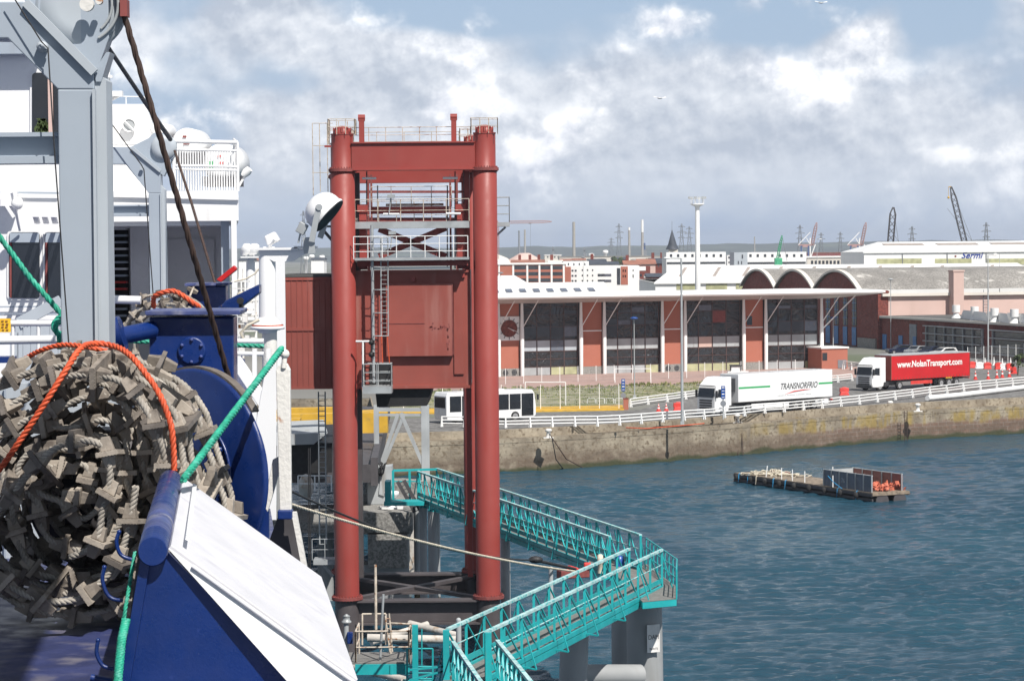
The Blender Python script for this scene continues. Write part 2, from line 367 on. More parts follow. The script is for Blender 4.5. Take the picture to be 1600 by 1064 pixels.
mat('grass', (0.22, 0.235, 0.10), 0.95, 0.35, 0.5, dirt=(0.27, 0.25, 0.18), dscale=0.5, dth=(0.42, 0.6), fine=0.8)
mat('grass_blade', (0.15, 0.19, 0.05), 0.9, 0.4, 0.5, dirt=(0.26, 0.25, 0.11), dscale=0.5, dth=(0.45, 0.6))
mat('wood_barge', (0.25, 0.20, 0.15), 0.85, 0.3, 2, dirt=(0.12, 0.10, 0.08), dscale=3, dth=(0.5, 0.65))
mat('bin_blue', (0.13, 0.15, 0.19), 0.6, 0.15, 2, dirt=(0.25, 0.22, 0.2), dscale=3, dth=(0.6, 0.75))
mat('bin_inside', (0.28, 0.12, 0.10), 0.7, 0.2, 2)
mat('net_orange', (0.62, 0.17, 0.10), 0.7, 0.3, 3)
mat('rope_blue', (0.03, 0.28, 0.55), 0.6)
mat('bird_white', (0.7, 0.7, 0.7), 0.8)
RZ = 3.6      # level of the road behind the quay
# water: real swell on the mesh, ripples as bump
def water_material():
    m = bpy.data.materials.new('water'); m.use_nodes = True; t = m.node_tree; b = t.nodes['Principled BSDF']
    co = t.nodes.new('ShaderNodeTexCoord').outputs['Object']
    n0 = N(t, 'ShaderNodeTexNoise'); n0.inputs['Scale'].default_value = 0.035; n0.inputs['Detail'].default_value = 4; L(t, co, n0.inputs['Vector'])
    c = mixc(t, mrange(t, n0.outputs['Fac'], 0.35, 0.65), (0.012, 0.050, 0.080), (0.016, 0.062, 0.094))
    L(t, c, b.inputs['Base Color']); b.inputs['Roughness'].default_value = 0.12; b.inputs['IOR'].default_value = 1.333
    hs = None
    for sc_, sx, sy, rot, w, det in ((1.6, 0.38, 1.4, 0.12, 0.20, 9), (4.2, 0.45, 1.3, -0.1, 0.085, 7), (0.5, .5, 1.2, 0.25, 0.08, 3)):
        mp = t.nodes.new('ShaderNodeMapping'); mp.inputs['Scale'].default_value = (sx, sy, 1); mp.inputs['Rotation'].default_value = (0, 0, rot); L(t, co, mp.inputs[0])
        n = N(t, 'ShaderNodeTexNoise'); n.inputs['Scale'].default_value = sc_; n.inputs['Detail'].default_value = det; n.inputs['Roughness'].default_value = 0.6
        n.inputs['Distortion'].default_value = 0.0; L(t, mp.outputs[0], n.inputs['Vector'])
        h = mth(t, 'MULTIPLY', n.outputs['Fac'], w); hs = h if hs is None else mth(t, 'ADD', hs, h)
    bn = N(t, 'ShaderNodeBump'); bn.inputs['Distance'].default_value = 1.0; bn.inputs['Strength'].default_value = 0.9
    L(t, hs, bn.inputs['Height']); L(t, bn.outputs[0], b.inputs['Normal']); MATS['water'] = m
water_material()
import numpy as np
def water_mesh():
    rs = np.random.RandomState(5); nr, ncol = 900, 460
    Yg = 60 * (290 / 60) ** (np.arange(nr) / (nr - 1)); tg = np.linspace(-.34, .34, ncol); YY, TT = np.meshgrid(Yg, tg, indexing='ij'); XX = YY * TT
    Zg = np.zeros_like(XX)
    for k in range(150):
        lam = 0.34 * (2.4 / 0.34) ** rs.rand(); th = math.radians(100 + rs.randn() * 24); kk = 2 * math.pi / lam
        # the mesh is coarser far away: fade waves it cannot hold
        res = YY * .00165; fade = np.clip((lam / res - 2) / 2, 0, 1)
        a = 0.0082 * lam ** .8; ph = kk * (XX * math.cos(th) + YY * math.sin(th)) + rs.rand() * 6.28
        Zg += a * fade * np.sin(ph)
    gust = 0.75 + .35 * np.sin(XX * .11 + YY * .05 + 1) * np.sin(YY * .09 - XX * .03)
    Zg *= gust; edge = np.minimum(np.minimum((TT + .34) / .02, (.34 - TT) / .02), np.minimum((YY - 60) / 4, (290 - YY) / 8)).clip(0, 1); Zg = Zg * edge
    vs = np.stack([XX, YY, Zg], -1).reshape(-1, 3); i = np.arange((nr - 1) * (ncol - 1)); r_, c_ = i // (ncol - 1), i % (ncol - 1); o = r_ * ncol + c_
    fs_ = np.stack([o, o + 1, o + ncol + 1, o + ncol], -1); me = bpy.data.meshes.new('water'); me.vertices.add(len(vs)); me.vertices.foreach_set('co', vs.ravel().astype('f'))
    me.loops.add(fs_.size); me.loops.foreach_set('vertex_index', fs_.ravel().astype('i')); me.polygons.add(len(fs_)); me.polygons.foreach_set('loop_start', (np.arange(len(fs_)) * 4).astype('i')); me.polygons.foreach_set('loop_total', np.full(len(fs_), 4, 'i')); me.polygons.foreach_set('use_smooth', np.ones(len(fs_), bool)); me.update()
    me.materials.append(MATS['water']); ob = bpy.data.objects.new('water', me); col.objects.link(ob); return ob
wo_ = struct(water_mesh())
w = MB(); R0_, R1_ = (60, 290)
w.add([(-3000, -200, -.02), (3000, -200, -.02), (3000, 60, -.02), (-3000, 60, -.02), (-.34 * 60, 60, -.02), (.34 * 60, 60, -.02), (-.34 * 290, 290, -.02), (.34 * 290, 290, -.02), (-3000, 290, -.02), (3000, 290, -.02), (-3000, 460, -.02), (3000, 460, -.02)],
      [(0, 1, 2, 5, 4, 3), (3, 4, 6, 8), (5, 2, 9, 7), (8, 6, 7, 9, 11, 10)])
struct(w.build('water', 'water'))
# ------------------------------------------------------------ quay wall, land, road
WL = [G(600, 745, 0), G(690, 741.5, 0), G(778, 738.6, 0), G(900, 731, 0), G(1040, 721, 0), G(1180, 708.5, 0), G(1300, 697.5, 0), G(1417, 687, 0), G(1510, 682, 0), G(1600, 676.5, 0)]
d0 = (WL[-1] - WL[-3]).normalized(); WL += [WL[-1] + d0 * 40, WL[-1] + d0 * 500]
def offs(pts, d):
    out = []
    for i, p in enumerate(pts):
        a = pts[max(0, i - 1)]; b = pts[min(len(pts) - 1, i + 1)]; t = (b - a); n = V((-t.y, t.x, 0)).normalized(); out.append(p + n * d)
    return out
def resamp(pts, step):
    out = []
    for a, b in zip(pts, pts[1:]):
        k = max(1, int((b - a).length / step)); out += [a.lerp(b, i / k) for i in range(k)]
    return out + [pts[-1]]
def quay_material():
    m = bpy.data.materials.new('quay_stone'); m.use_nodes = True; t = m.node_tree; b = t.nodes['Principled BSDF']
    b.inputs['Roughness'].default_value = 0.9
    co = t.nodes.new('ShaderNodeTexCoord').outputs['Object']; sx = t.nodes.new('ShaderNodeSeparateXYZ'); L(t, co, sx.inputs[0])
    def nz(s, d, v=co):
        n = N(t, 'ShaderNodeTexNoise'); n.inputs['Scale'].default_value = s; n.inputs['Detail'].default_value = d; L(t, v, n.inputs['Vector']); return n.outputs['Fac']
    z = sx.outputs[2]; zz = mth(t, 'ADD', z, mth(t, 'MULTIPLY', mth(t, 'SUBTRACT', nz(0.35, 6), 0.5), 1.3))
    c = mixc(t, mrange(t, nz(0.5, 8), 0.35, 0.65), (0.215, 0.18, 0.135), (0.34, 0.295, 0.225))
    c = mixc(t, mrange(t, nz(3, 8), 0.5, 0.68), c, (0.16, 0.125, 0.085))
    bt = N(t, 'ShaderNodeTexBrick'); v = t.nodes.new('ShaderNodeCombineXYZ'); L(t, sx.outputs[0], v.inputs[0]); L(t, z, v.inputs[1]); L(t, v.outputs[0], bt.inputs[0])
    bt.inputs['Scale'].default_value = 1; bt.inputs['Brick Width'].default_value = 0.9; bt.inputs['Row Height'].default_value = 0.42; bt.inputs['Mortar Size'].default_value = 0.025
    bt.inputs['Color1'].default_value = (0.23, 0.13, 0.10, 1); bt.inputs['Color2'].default_value = (0.16, 0.10, 0.08, 1); bt.inputs['Mortar'].default_value = (0.30, 0.27, 0.24, 1)
    right = mrange(t, sx.outputs[0], 22, 34)
    stone = mth(t, 'MULTIPLY', mrange(t, zz, 1.9, 1.5), right)
    c = mixc(t, mth(t, 'MULTIPLY', stone, 0.8), c, bt.outputs[0])
    moss = mth(t, 'MULTIPLY', mth(t, 'MULTIPLY', mrange(t, nz(0.9, 8, vmth(t, 'MULTIPLY', co, (1, 1, 0.25)).outputs[0]), 0.42, 0.6), mrange(t, sx.outputs[0], 20, 28)), mth(t, 'MULTIPLY', mrange(t, zz, 1.3, 1.8), mrange(t, zz, 3.0, 2.6)))
    c = mixc(t, mth(t, 'MULTIPLY', moss, 0.75), c, (0.30, 0.21, 0.045))
    bld = mth(t, 'MULTIPLY', mrange(t, zz, 1.9, 0.9), mrange(t, nz(1.2, 6), 0.2, 0.5))
    c = mixc(t, mth(t, 'MULTIPLY', bld, 0.75), c, (0.12, 0.085, 0.06))
    c = mixc(t, mrange(t, zz, 0.55, 0.15), c, (0.05, 0.055, 0.025))
    L(t, c, b.inputs['Base Color'])
    wv = N(t, 'ShaderNodeTexBrick'); L(t, v.outputs[0], wv.inputs[0]); wv.inputs['Scale'].default_value = 1; wv.inputs['Brick Width'].default_value = 2.2; wv.inputs['Row Height'].default_value = 0.75; wv.inputs['Mortar Size'].default_value = 0.018; wv.inputs['Color1'].default_value = (1, 1, 1, 1); wv.inputs['Color2'].default_value = (.86, .85, .84, 1); wv.inputs['Mortar'].default_value = (.72, .70, .68, 1)
    c = mixc(t, 0.8, c, wv.outputs[0], 'MULTIPLY'); L(t, c, b.inputs['Base Color'])
    bn = N(t, 'ShaderNodeBump'); bn.inputs['Distance'].default_value = 0.12; L(t, nz(1.6, 8), bn.inputs['Height']); L(t, bn.outputs[0], b.inputs['Normal']); MATS['quay_stone'] = m
quay_material()
WLs = resamp(WL[:-1], 2.0) + [WL[-1]]
q = MB(); prof = [(0, -2.5), (0.0, 2.55), (-0.03, 2.6), (-0.03, 3.0), (1.15, 3.0), (1.2, RZ + 0.1), (1.75, RZ + 0.1), (1.75, RZ - 0.4)]
rows = []
for d, z in prof:
    rows.append([V((p.x, p.y, z)) for p in offs(WLs, d)])
n_ = len(WLs)
q.add([p for r in rows for p in r], [(i * n_ + j, i * n_ + j + 1, (i + 1) * n_ + j + 1, (i + 1) * n_ + j) for i in range(len(prof) - 1) for j in range(n_ - 1)])
lf = [r[0] for r in rows]; back = [p + V((-4, 55, 0)) for p in lf]     # the wall turns away behind the ramp
q.add(lf + back, [(i, i + 1, i + 1 + len(lf), i + len(lf)) for i in range(len(lf) - 1)])
tag(q.build('quay_wall', 'quay_stone'), 'long stained stone quay wall with stepped concrete coping along the water', 'quay wall')
inner = offs(WLs, 1.6)
lb = inner[0] + V((-4, 54, 0))
ls = MB(); lp = [V((p.x, p.y, RZ)) for p in inner] + [V((9000, 9000, RZ)), V((-9000, 9000, RZ)), V((-9000, lb.y, RZ)), V((lb.x, lb.y, RZ))]
ls.add(lp, [tuple(range(len(lp)))]); g_ = ls.build('ground', 'land'); struct(g_)
bk_ = MB(); bk_.add([(-9000, lb.y + .02, -3), (lb.x, lb.y + .02, -3), (lb.x, lb.y + .02, RZ), (-9000, lb.y + .02, RZ)], [(0, 1, 2, 3)]); tag(bk_.build('quay_wall', 'quay_stone'), 'straight far quay wall behind the ferry at left', 'quay wall')
rd = MB(); o1 = offs(WLs, 1.7); rp = [V((p.x, p.y, RZ + .004)) for p in o1[:-1]]
far_r = [G(1640, 583, RZ + .004), G(1640, 552, RZ + .004), G(1376, 549, RZ + .004), G(1376, 560, RZ + .004), G(1290, 575, RZ + .004), G(1290, 600, RZ + .004), G(1080, 618, RZ + .004), G(1000, 640, RZ + .004), G(600, 655, RZ + .004)]
rd.add(rp[:len(rp)] + far_r, [tuple(range(len(rp) + len(far_r)))]); struct(rd.build('road', 'road'))
def sheet(name, px, z, m, kind='structure'):
    b = MB(); b.add([G(x, y, z) for x, y in px], [tuple(range(len(px)))]); o = b.build(name, m); o['kind'] = kind; return o
sheet('pavement', [(560, 612), (900, 606), (1300, 592), (1380, 588), (1380, 574), (1280, 572), (776, 588.3), (560, 592)], RZ + .008, 'paving_pink')
sheet('verge', [(600, 640), (830, 637), (965, 632), (1085, 610), (1230, 594), (1100, 600), (900, 607), (600, 614)], RZ + .012, 'grass')
kb = MB(); a = [G(x, y, RZ) for x, y in ((600, 648), (830, 644), (975, 641), (975, 635), (830, 638), (600, 641))]; kb.prism(a, (0, 0, 0.16)); struct(kb.build('kerb', 'yellow_paint'))
# grass tufts on the verge: nobody could count them
gr = MB(); rg = random.Random(3)
for i in range(3800):
    x = rg.uniform(640, 1240); yy = {0: 0}[0]
    lo = 614 - (x - 600) * 0.032; hi = 640 - max(0, x - 830) * 0.09 if x < 1000 else 625 - (x - 1000) * 0.115
    if hi <= lo: continue
    u = rg.random() ** 4 if mnoise.noise(V((x * .03, 1, 2))) > -.25 else rg.random(); y = lo + (hi - lo) * u; p = G(x, y, RZ + .01); h = rg.uniform(0.05, 0.2) * (2.2 if u < 0.2 and mnoise.noise(V((x * .06, 4, 2))) > 0 else 1)
    a = rg.uniform(0, 6.28); w_ = rg.uniform(0.05, 0.16); dx = V((math.cos(a), math.sin(a), 0)) * w_
    gr.add([p - dx, p + dx, p + V((rg.uniform(-.1, .1), rg.uniform(-.1, .1), h))], [(0, 1, 2)])
tag(gr.build('tall_grass', 'grass_blade'), 'rough green grass and weeds growing along the verge', 'grass', kind='stuff')
# ------------------------------------------------------------ hills
def hills(y0, hmin, hmax, seed, name, x0=-2600, x1=2600):
    b = MB(); nx = 160; vs = []; fs = []
    prof_ = [(0, 0), (0.35, 0.55), (0.7, 0.92), (1.0, 1.0), (1.5, 0.5)]
    for i in range(nx + 1):
        x = x0 + (x1 - x0) * i / nx
        h = hmin + (hmax - hmin) * (0.5 + 0.5 * mnoise.noise(V((x / 700, seed, 0)))) + 5 * mnoise.noise(V((x / 90, seed, 3))) + 2.2 * mnoise.noise(V((x / 30, seed, 5)))
        for d, k in prof_:
            vs.append(V((x, y0 + d * 900, RZ - 1 + h * k)))
    m_ = len(prof_)
    for i in range(nx):
        for j in range(m_ - 1): fs.append((i * m_ + j, (i + 1) * m_ + j, (i + 1) * m_ + j + 1, i * m_ + j + 1))
    b.smooth = True; b.add(vs, fs); struct(b.build(name, 'hill'))
hills(5200, 22, 46, 2.2, 'hills')
# ------------------------------------------------------------ far town
def up(px, py, Y): return P(px, py, Y)
def bld(name, label, cat, x0, x1, yt, Y, dep, m, wins=(), zb=RZ, roofm=None, parapet=0, extra=None, group=None):
    a = P(x0, yt, Y); b_ = P(x1, yt, Y); zt = max(a.z, b_.z) if False else (a.z + b_.z) / 2
    c = V(((a.x + b_.x) / 2, Y + dep / 2, zb)); t = thing(name, label, cat, (c.x, Y, zb), group=group)
    k = MB(); k.box((c.x, c.y, (zb + zt) / 2), (b_.x - a.x, dep, zt - zb)); k.build('wall', m, t)
    if roofm: r = MB(); r.box((c.x, c.y, zt + 0.2), (b_.x - a.x + 0.5, dep + 0.5, 0.4)); r.build('roof', roofm, t)
    for w_ in wins:
        wx0, wx1, wy0, wy1, mm = w_[:5]; nm = w_[5] if len(w_) > 5 else 'window'
        A = P(wx0, wy1, Y); B = P(wx1, wy0, Y); o = MB()
        o.box(((A.x + B.x) / 2, Y + 0.02, (A.z + B.z) / 2), (B.x - A.x, 0.16, B.z - A.z)); o.build(nm, mm, t)
    return t, zt
def grid(x0, x1, y0, y1, nc, nr, fw, fh, m='window_far'):
    out = []
    for r in range(nr):
        for c in range(nc):
            cx = x0 + (x1 - x0) * (c + .5) / nc; cy = y0 + (y1 - y0) * (r + .5) / nr; hw = (x1 - x0) / nc * fw / 2; hh = (y1 - y0) / nr * fh / 2
            out.append((cx - hw, cx + hw, cy - hh, cy + hh, m))
    return out
def gable(name, label, x0, x1, ye, yr, Y, dep, wm, rm, wins=(), chim=None):
    t, zt = bld(name, label, 'house', x0, x1, ye, Y, dep, wm, wins)
    a = P(x0, ye, Y); b_ = P(x1, ye, Y); zr = P((x0 + x1) / 2, yr, Y + dep / 2).z
    r = MB(); o = 0.4; zt += .02
    r.prism([V((a.x - o, Y - o, zt)), V((a.x - o, Y + dep / 2, zr)), V((a.x - o, Y + dep + o, zt))], (b_.x - a.x + 2 * o, 0, 0)); rf = r.build('roof', rm, t)
    if chim:
        c = MB()
        for cx in chim:
            p = P(cx, yr, Y + dep / 2); c = MB(); c.box((p.x, Y + dep / 2, zr + .5), (0.9, 0.7, 2.2)); c.build('chimney', 'brick_red', rf)
    return t
# long brick flats with white piers
w_ = []
xs = [783, 802, 824, 843, 862, 881]
for i in range(len(xs) - 1):
    for r_, (ya, yb) in enumerate(((415.5, 421), (425, 430.5), (435, 440.5))):
        if i == 0: continue
        w_.append((xs[i] + 1.6, xs[i + 1] - 2.2, ya, yb, 'window_far'))
for x in xs[1:]: w_.append((x - 1.3, x + 1.3, 413, 448, 'wall_white', 'pier'))
for x in (777, 779.5): pass
w_.append((779, 781, 413, 448, 'wall_white', 'pier'))
t, z = bld('apartment_block', 'long low red brick apartment block with white piers and balcony recesses', 'building', 770, 884, 413.5, 620, 14, 'brick_orange', w_, roofm='wall_white')
for x0, x1, y in ((863, 870, 432),):
    pass
t, z = bld('apartment_block', 'white apartment block with a red brick bay and small balconies', 'building', 881, 982, 415.5, 640, 16, 'wall_white',
    grid(892, 902, 419, 443, 2, 3, .6, .35) + grid(906, 930, 418, 443, 3, 3, .25, .3) + [(934, 945, 428, 432, 'window_far'), (945, 955, 428, 432, 'skylight'), (934, 945, 437, 441, 'window_far'), (945, 955, 437, 441, 'skylight'),
     (883, 892, 417, 445, 'brick_orange', 'brick_bay'), (970, 981, 416.5, 445, 'brick_orange', 'brick_bay'), (964, 969, 419, 445, 'window_far')] + grid(972, 979, 419, 436, 2, 2, .5, .45))
t, z = bld('apartment_block', 'white stair tower block standing beside the red brick bay', 'building', 982, 999, 415, 642, 12, 'wall_white', [(988.5, 990, 421, 424, 'window_far'), (988.5, 990, 429, 434, 'window_far')])
t, z = bld('apartment_block', 'taller white penthouse block rising behind the red brick flats', 'building', 880, 920, 408.5, 660, 16, 'wall_white', grid(884, 918, 410, 416, 4, 1, .2, .6))
t, z = bld('apartment_block', 'narrow brick and white corner block with curved balcony', 'building', 998, 1016, 416, 660, 12, 'brick_red', [(998, 1009, 416.5, 423, 'wall_white', 'balcony'), (1000, 1003, 428, 432, 'window_far'), (1006, 1009, 430, 434, 'wall_white', 'shutter'), (1000, 1003, 438, 441, 'window_far')])
gable('town_house', 'grey slate roofed house behind the white apartment block', 921, 947, 414, 405, 700, 14, 'wall_cream', 'roof_slate', chim=(925,))
gable('town_house', 'dark blue slate roofed house between pale roofs', 947, 966, 414, 408.5, 705, 12, 'wall_white', 'roof_slate')
gable('town_house', 'reddish tiled house in front of the clay coloured gable', 976, 1000, 414, 407, 700, 12, 'brick_red', 'roof_tile', chim=(980,))
gable('town_house', 'clay coloured gabled warehouse with tiled roof left of the white hall', 998, 1024, 413, 404.5, 720, 16, 'wall_pink', 'roof_tile')
gable('town_house', 'brick terrace house with white dormers left of the white hall', 1016, 1042, 412, 403, 730, 12, 'brick_red', 'roof_slate', grid(1020, 1038, 412, 418, 3, 1, .4, .7), chim=(1020, 1034))
gable('town_house', 'small brick house low beside the white hall roof', 1012, 1034, 433, 427, 600, 10, 'brick_red', 'roof_slate')
gable('town_house', 'row of brown tiled roofs along the left horizon', 800, 850, 411, 406, 760, 14, 'wall_pink', 'roof_tile', chim=(812, 828, 842))
gable('town_house', 'low cream house with a pale roof beside the tower', 858, 878, 411, 406.5, 700, 12, 'wall_cream', 'wall_cream', chim=(862,))
rr = random.Random(11)
NAMES_ = ['brown tiled', 'slate roofed', 'grey roofed', 'rust tiled', 'pale roofed']
k = 0
for x, wd, lab in ((384, 22, 'low tiled house at the far left beside the white mast'), (408, 18, 'low grey house far behind the white searchlight bracket'), (496, 20, 'low pale house far behind the red machine house'),
              (884, 16, 'tiny tiled house far behind the tall thin chimney'), (905, 20, 'tiny slate house left of the dark flare stack'), (932, 26, 'long low grey shed below the round tree'), (968, 22, 'flat grey shed below the two thin chimneys'), (1000, 20, 'small slate house below the striped chimney')):
    yy = 405 + rr.uniform(-1.5, 2.5); gable('town_house', lab, x - wd / 2, x + wd / 2, yy + 2, yy - 1.5, 1000 + 40 * k, 16, rr.choice(['wall_cream', 'brick_red', 'wall_white']), rr.choice(['roof_tile', 'roof_slate', 'roof_fibre'])); k += 1
bld('warehouse', 'long pale grey shed roof under the distant hills', 'warehouse', 874, 1042, 401.5, 1300, 40, 'wall_cream', roofm='roof_fibre')
bld('storage_block', 'pale cream factory block on the left skyline', 'factory', 851, 877, 399, 1400, 30, 'wall_cream', grid(853, 875, 399.5, 404, 4, 1, .4, .5), roofm='wall_white')
m_ = MB(); c = P(800, 410, 1500); vs = []
m_.lathe(V((c.x - 12, 1500, RZ)), [(17, 0), (17, 3), (14, 9), (9, 13), (3, 15.5)], 26); struct(m_.build('sand_heap', 'wall_cream'))
m_ = MB(); m_.lathe(V((c.x + 8, 1500, RZ)), [(15, 0), (14, 6), (10, 12), (3, 16)], 22); struct(m_.build('sand_heap', 'wall_pink'))
# white modern blocks right
def modern(lab, x0, x1, yt, Y, grey=False):
    w_ = grid(x0 + 2, x1 - 2, yt + 2, yt + 9, max(3, int((x1 - x0) / 11)), 1, .32, .62) + [(x0 + 1, x1 - 1, yt + 15, yt + 19, 'window_far', 'window_band')]
    bld('apartment_block', lab, 'building', x0, x1, yt, Y, 16, 'wall_white', w_)
modern('white modernist block right behind the church spire', 1041, 1134, 394, 560)
modern('white modernist block right of the grey cube house', 1165, 1260, 394, 600)
bld('apartment_block', 'grey cube house between the two white modernist blocks', 'building', 1147, 1168, 394.5, 595, 12, 'ship_shade_grey', [(1159, 1161, 398, 404, 'window_far'), (1153, 1154.5, 408, 413, 'window_far'), (1158, 1159.5, 408, 413, 'window_far')])
bld('apartment_block', 'small white terrace house left of the grey cube house', 'building', 1136, 1147, 399, 620, 12, 'wall_white', [(1138, 1145, 401, 404, 'window_far'), (1138, 1145, 409, 411, 'window_far')])
bld('terraced_block', 'long low white roofed block with shaded windows behind the arches', 'building', 1261, 1350, 402.5, 640, 14, 'wall_cream', grid(1266, 1348, 407, 413, 14, 1, .62, .9), roofm='wall_white')
bld('container_stack', 'distant row of red shipping containers on the port horizon', 'containers', 1256, 1318, 395.5, 1500, 12, 'flange_red', roofm='roof_tile')
# church
t = thing('church', 'church with a sharp dark slate spire on the skyline', 'church', P(1050, 400, 620))
b = MB(); s_ = 620; base = P(1050, 389, s_); zt = P(1050, 390, s_).z
b.box((base.x + .3, s_, (RZ + zt) / 2), (2.3, 2.3, zt - RZ)); b.build('tower', 'wall_cream', t)
b = MB(); b.tube([V((base.x + .1, s_, zt)), V((base.x + .1, s_, zt + 1.4)), P(1050, 359, s_)], 1, 8, rs=[1.75, 1.1, .05]); sp = b.build('spire', 'roof_slate', t)
b = MB(); b.cyl(P(1050, 359.5, s_), P(1050, 346, s_), .05, 5); b.build('cross', 'pylon_grey', sp)
# chimneys and stacks
def chimney(label, px, yt, Y, w, m='chimney', top=None, yb=402):
    a = P(px, yt, Y); t = thing('chimney_stack', label, 'chimney', (a.x, Y, RZ))
    b = MB(); r = w / 2 / S(Y); b.tube([V((a.x, Y, RZ)), a], r, 12, rs=[r * 1.15, r * .92]); b.build('shaft', m, t)
    if top:
        b = MB(); q_ = P(px, top[0], Y); b.tube([V((q_.x, Y, q_.z)), V((a.x, Y, a.z + .3))], r, 12, rs=[r * 1.08, r * 1.02]); b.build('cap', top[1], t)
chimney('thin dark chimney at the left of the skyline', 811, 361, 2600, 3, 'pylon_grey', (363, 'pylon_grey'))
chimney('pale thin chimney beside the dark thin chimney', 820, 359, 2700, 3, 'chimney')
chimney('thick tall grey chimney standing alone', 896.5, 347, 2000, 4.6)
chimney('thin chimney with a short white top', 983, 356, 2300, 3.6, 'chimney', (360, 'wall_white'))
chimney('tall chimney with a long white upper half', 1003.5, 344, 2300, 4, 'chimney', (363, 'wall_white'))
chimney('faint thin chimney right behind the modern white blocks', 1179, 370, 3200, 2)
def pylon(label, px, yt, Y, wpx=10, arms=((.06, .5), (.17, .75), (.28, .55)), yb=398):
    a = P(px, yt, Y); hgt = a.z - RZ; t = thing('power_pylon', label, 'pylon', (a.x, Y, RZ), group='power pylons on the skyline')
    b = MB(); w0 = wpx / 2 / S(Y); r = max(0.16, 0.32 / S(Y) * 1.0)
    def cor(f): w = w0 * (1 - f) ** 1.0 * 0.9 + 0.35; z = RZ + hgt * f; return [V((a.x + sx * w, Y + sy * w, z)) for sx, sy in ((-1, -1), (1, -1), (1, 1), (-1, 1))]
    lv = [cor(f) for f in (0, .3, .52, .68, .8, .9, 1.0)]
    for p, q_ in zip(lv, lv[1:]):
        for i in range(4): b.cyl(p[i], q_[i], r, 4); b.cyl(p[i], q_[(i + 1) % 4], r * .7, 4); b.cyl(q_[i], q_[(i + 1) % 4], r * .7, 4)
    b.build('lattice_mast', 'pylon_grey', t)
    for f, l in arms:
        z = RZ + hgt * (1 - f); o = MB(); hw = w0 * l * 1.9
        o.cyl((a.x - hw, Y, z), (a.x + hw, Y, z), r, 4); o.cyl((a.x - hw, Y, z), (a.x, Y, z + hgt * .035), r * .8, 4); o.cyl((a.x + hw, Y, z), (a.x, Y, z + hgt * .035), r * .8, 4); o.build('crossarm', 'pylon_grey', t)
for px, yt, Y, lb_ in ((967, 350, 1700, 'lattice power pylon just left of the white topped chimney'), (1065, 350, 1700, 'lattice power pylon just right of the church spire'), (1077, 354, 2300, 'faint pylon left of the tall floodlight mast'),
                     (1250, 352, 1700, 'lattice pylon left of the first harbour gantry crane'), (1283, 364, 2000, 'lattice pylon right of the first harbour gantry crane'), (1313, 363, 2000, 'lattice pylon midway between the two gantry cranes'),
                     (1425, 354, 1700, 'lattice pylon between the two dark lattice cranes'), (1541, 348, 1500, 'lattice pylon rising right of the tall leaning crane'), (474, 330, 1500, 'tall faint pylon behind the searchlight on the left'), (955, 372, 3000, 'very faint far pylon left of the round tree')):
    pylon(lb_, px, yt, Y, 11 if yt < 360 else 9)
# dark flare towers
for px, yt, yb, lb_ in ((864, 386, 402, 'dark square tower on the left skyline beside the factory'), (913, 387, 402, 'dark knobbed flare tower right of the thick chimney'), (1007, 380, 400, 'blue grey plant tower at the foot of the striped chimney')):
    a = P(px, yt, 1600); t = thing('process_tower', lb_, 'tower', (a.x, 1600, RZ)); b = MB(); b.box((a.x, 1600, (a.z + RZ) / 2), (1.1, 1.1, a.z - RZ)); b.build('shaft', 'crane_blue' if px > 1000 else 'pylon_grey', t)
    b = MB(); b.box((a.x, 1600, a.z - 1.6), (2.2, 2.2, .4)); b.box((a.x + .5, 1600, (a.z + RZ) / 2), (2.0, 2.0, (a.z - RZ) * .6)); b.build('platform', 'pylon_grey', t)
for px, yt, lb_ in ((924, 396, 'small white round tank on the horizon left of the round tree'), (946, 391, 'white water tower with a round head on the horizon'), (487, 398, 'white storage tank behind the red machine house roof'), (478, 401, 'low cream tank left of the white storage tank'), (503, 399, 'white storage tank nearest the red tower column')):
    a = P(px, yt, 1500); b = MB(); b.lathe((a.x, 1500, RZ), [(1.0, 0), (1.0, a.z - RZ - 2.5), (1.8, a.z - RZ - 1.8), (1.8, a.z - RZ - .5), (.9, a.z - RZ)], 12); tag(b.build('storage_tank', 'wall_white'), lb_, 'tank')
# cranes
def lattice(b, p, q_, w, n, r, up_=(0, 1, 0)):
    d, x, z, l = b.frame(p, q_, up_); pr = None
    for i in range(n + 1):
        f = i / n; ww = w * (1 - 0.75 * max(0, (f - .8) / .2)) if True else w; c = V(p).lerp(V(q_), f)
        cr = [c + x * (a * ww / 2) + z * (e * ww / 2) for a, e in ((-1, -1), (1, -1), (1, 1), (-1, 1))]
        if pr:
            for k in range(4): b.cyl(pr[k], cr[k], r, 4); b.cyl(pr[k], cr[(k + 1) % 4], r * .65, 4)
        pr = cr
def mobile_crane(label, px0, y0, px1, y1, Y, wpx, m, r=0.09, hook=None, cabm=None):
    p = P(px0, y0, Y); q_ = P(px1, y1, Y); t = thing('lattice_crane', label, 'crane', (p.x, Y, RZ))
    b = MB(); lattice(b, p, q_, wpx / S(Y), int((q_ - p).length / (wpx / S(Y)) / 1.1), r); b.build('jib', m, t)
    b = MB(); b.box((p.x, Y, (RZ + p.z) / 2), (wpx / S(Y) * .9, 2, p.z - RZ)); b.build('mast', m, t)
    if hook: b = MB(); h = P(hook[0], hook[1], Y); b.cyl((h.x, Y, q_.z - .1), h, .05, 4); b.ball(h, .35, 8); b.cyl(q_, (h.x, Y, q_.z - .1), .12, 4); b.build('hook', 'yellow_paint', t)
    b = MB(); e = p + V((2.2, 0, .0)); b.cyl(q_, e, .05, 4); b.cyl(q_ - V((1.0, 0, 6)), e + V((.8, 0, -1)), .05, 4); b.build('stay_cable', 'pylon_grey', t)
    return t, p
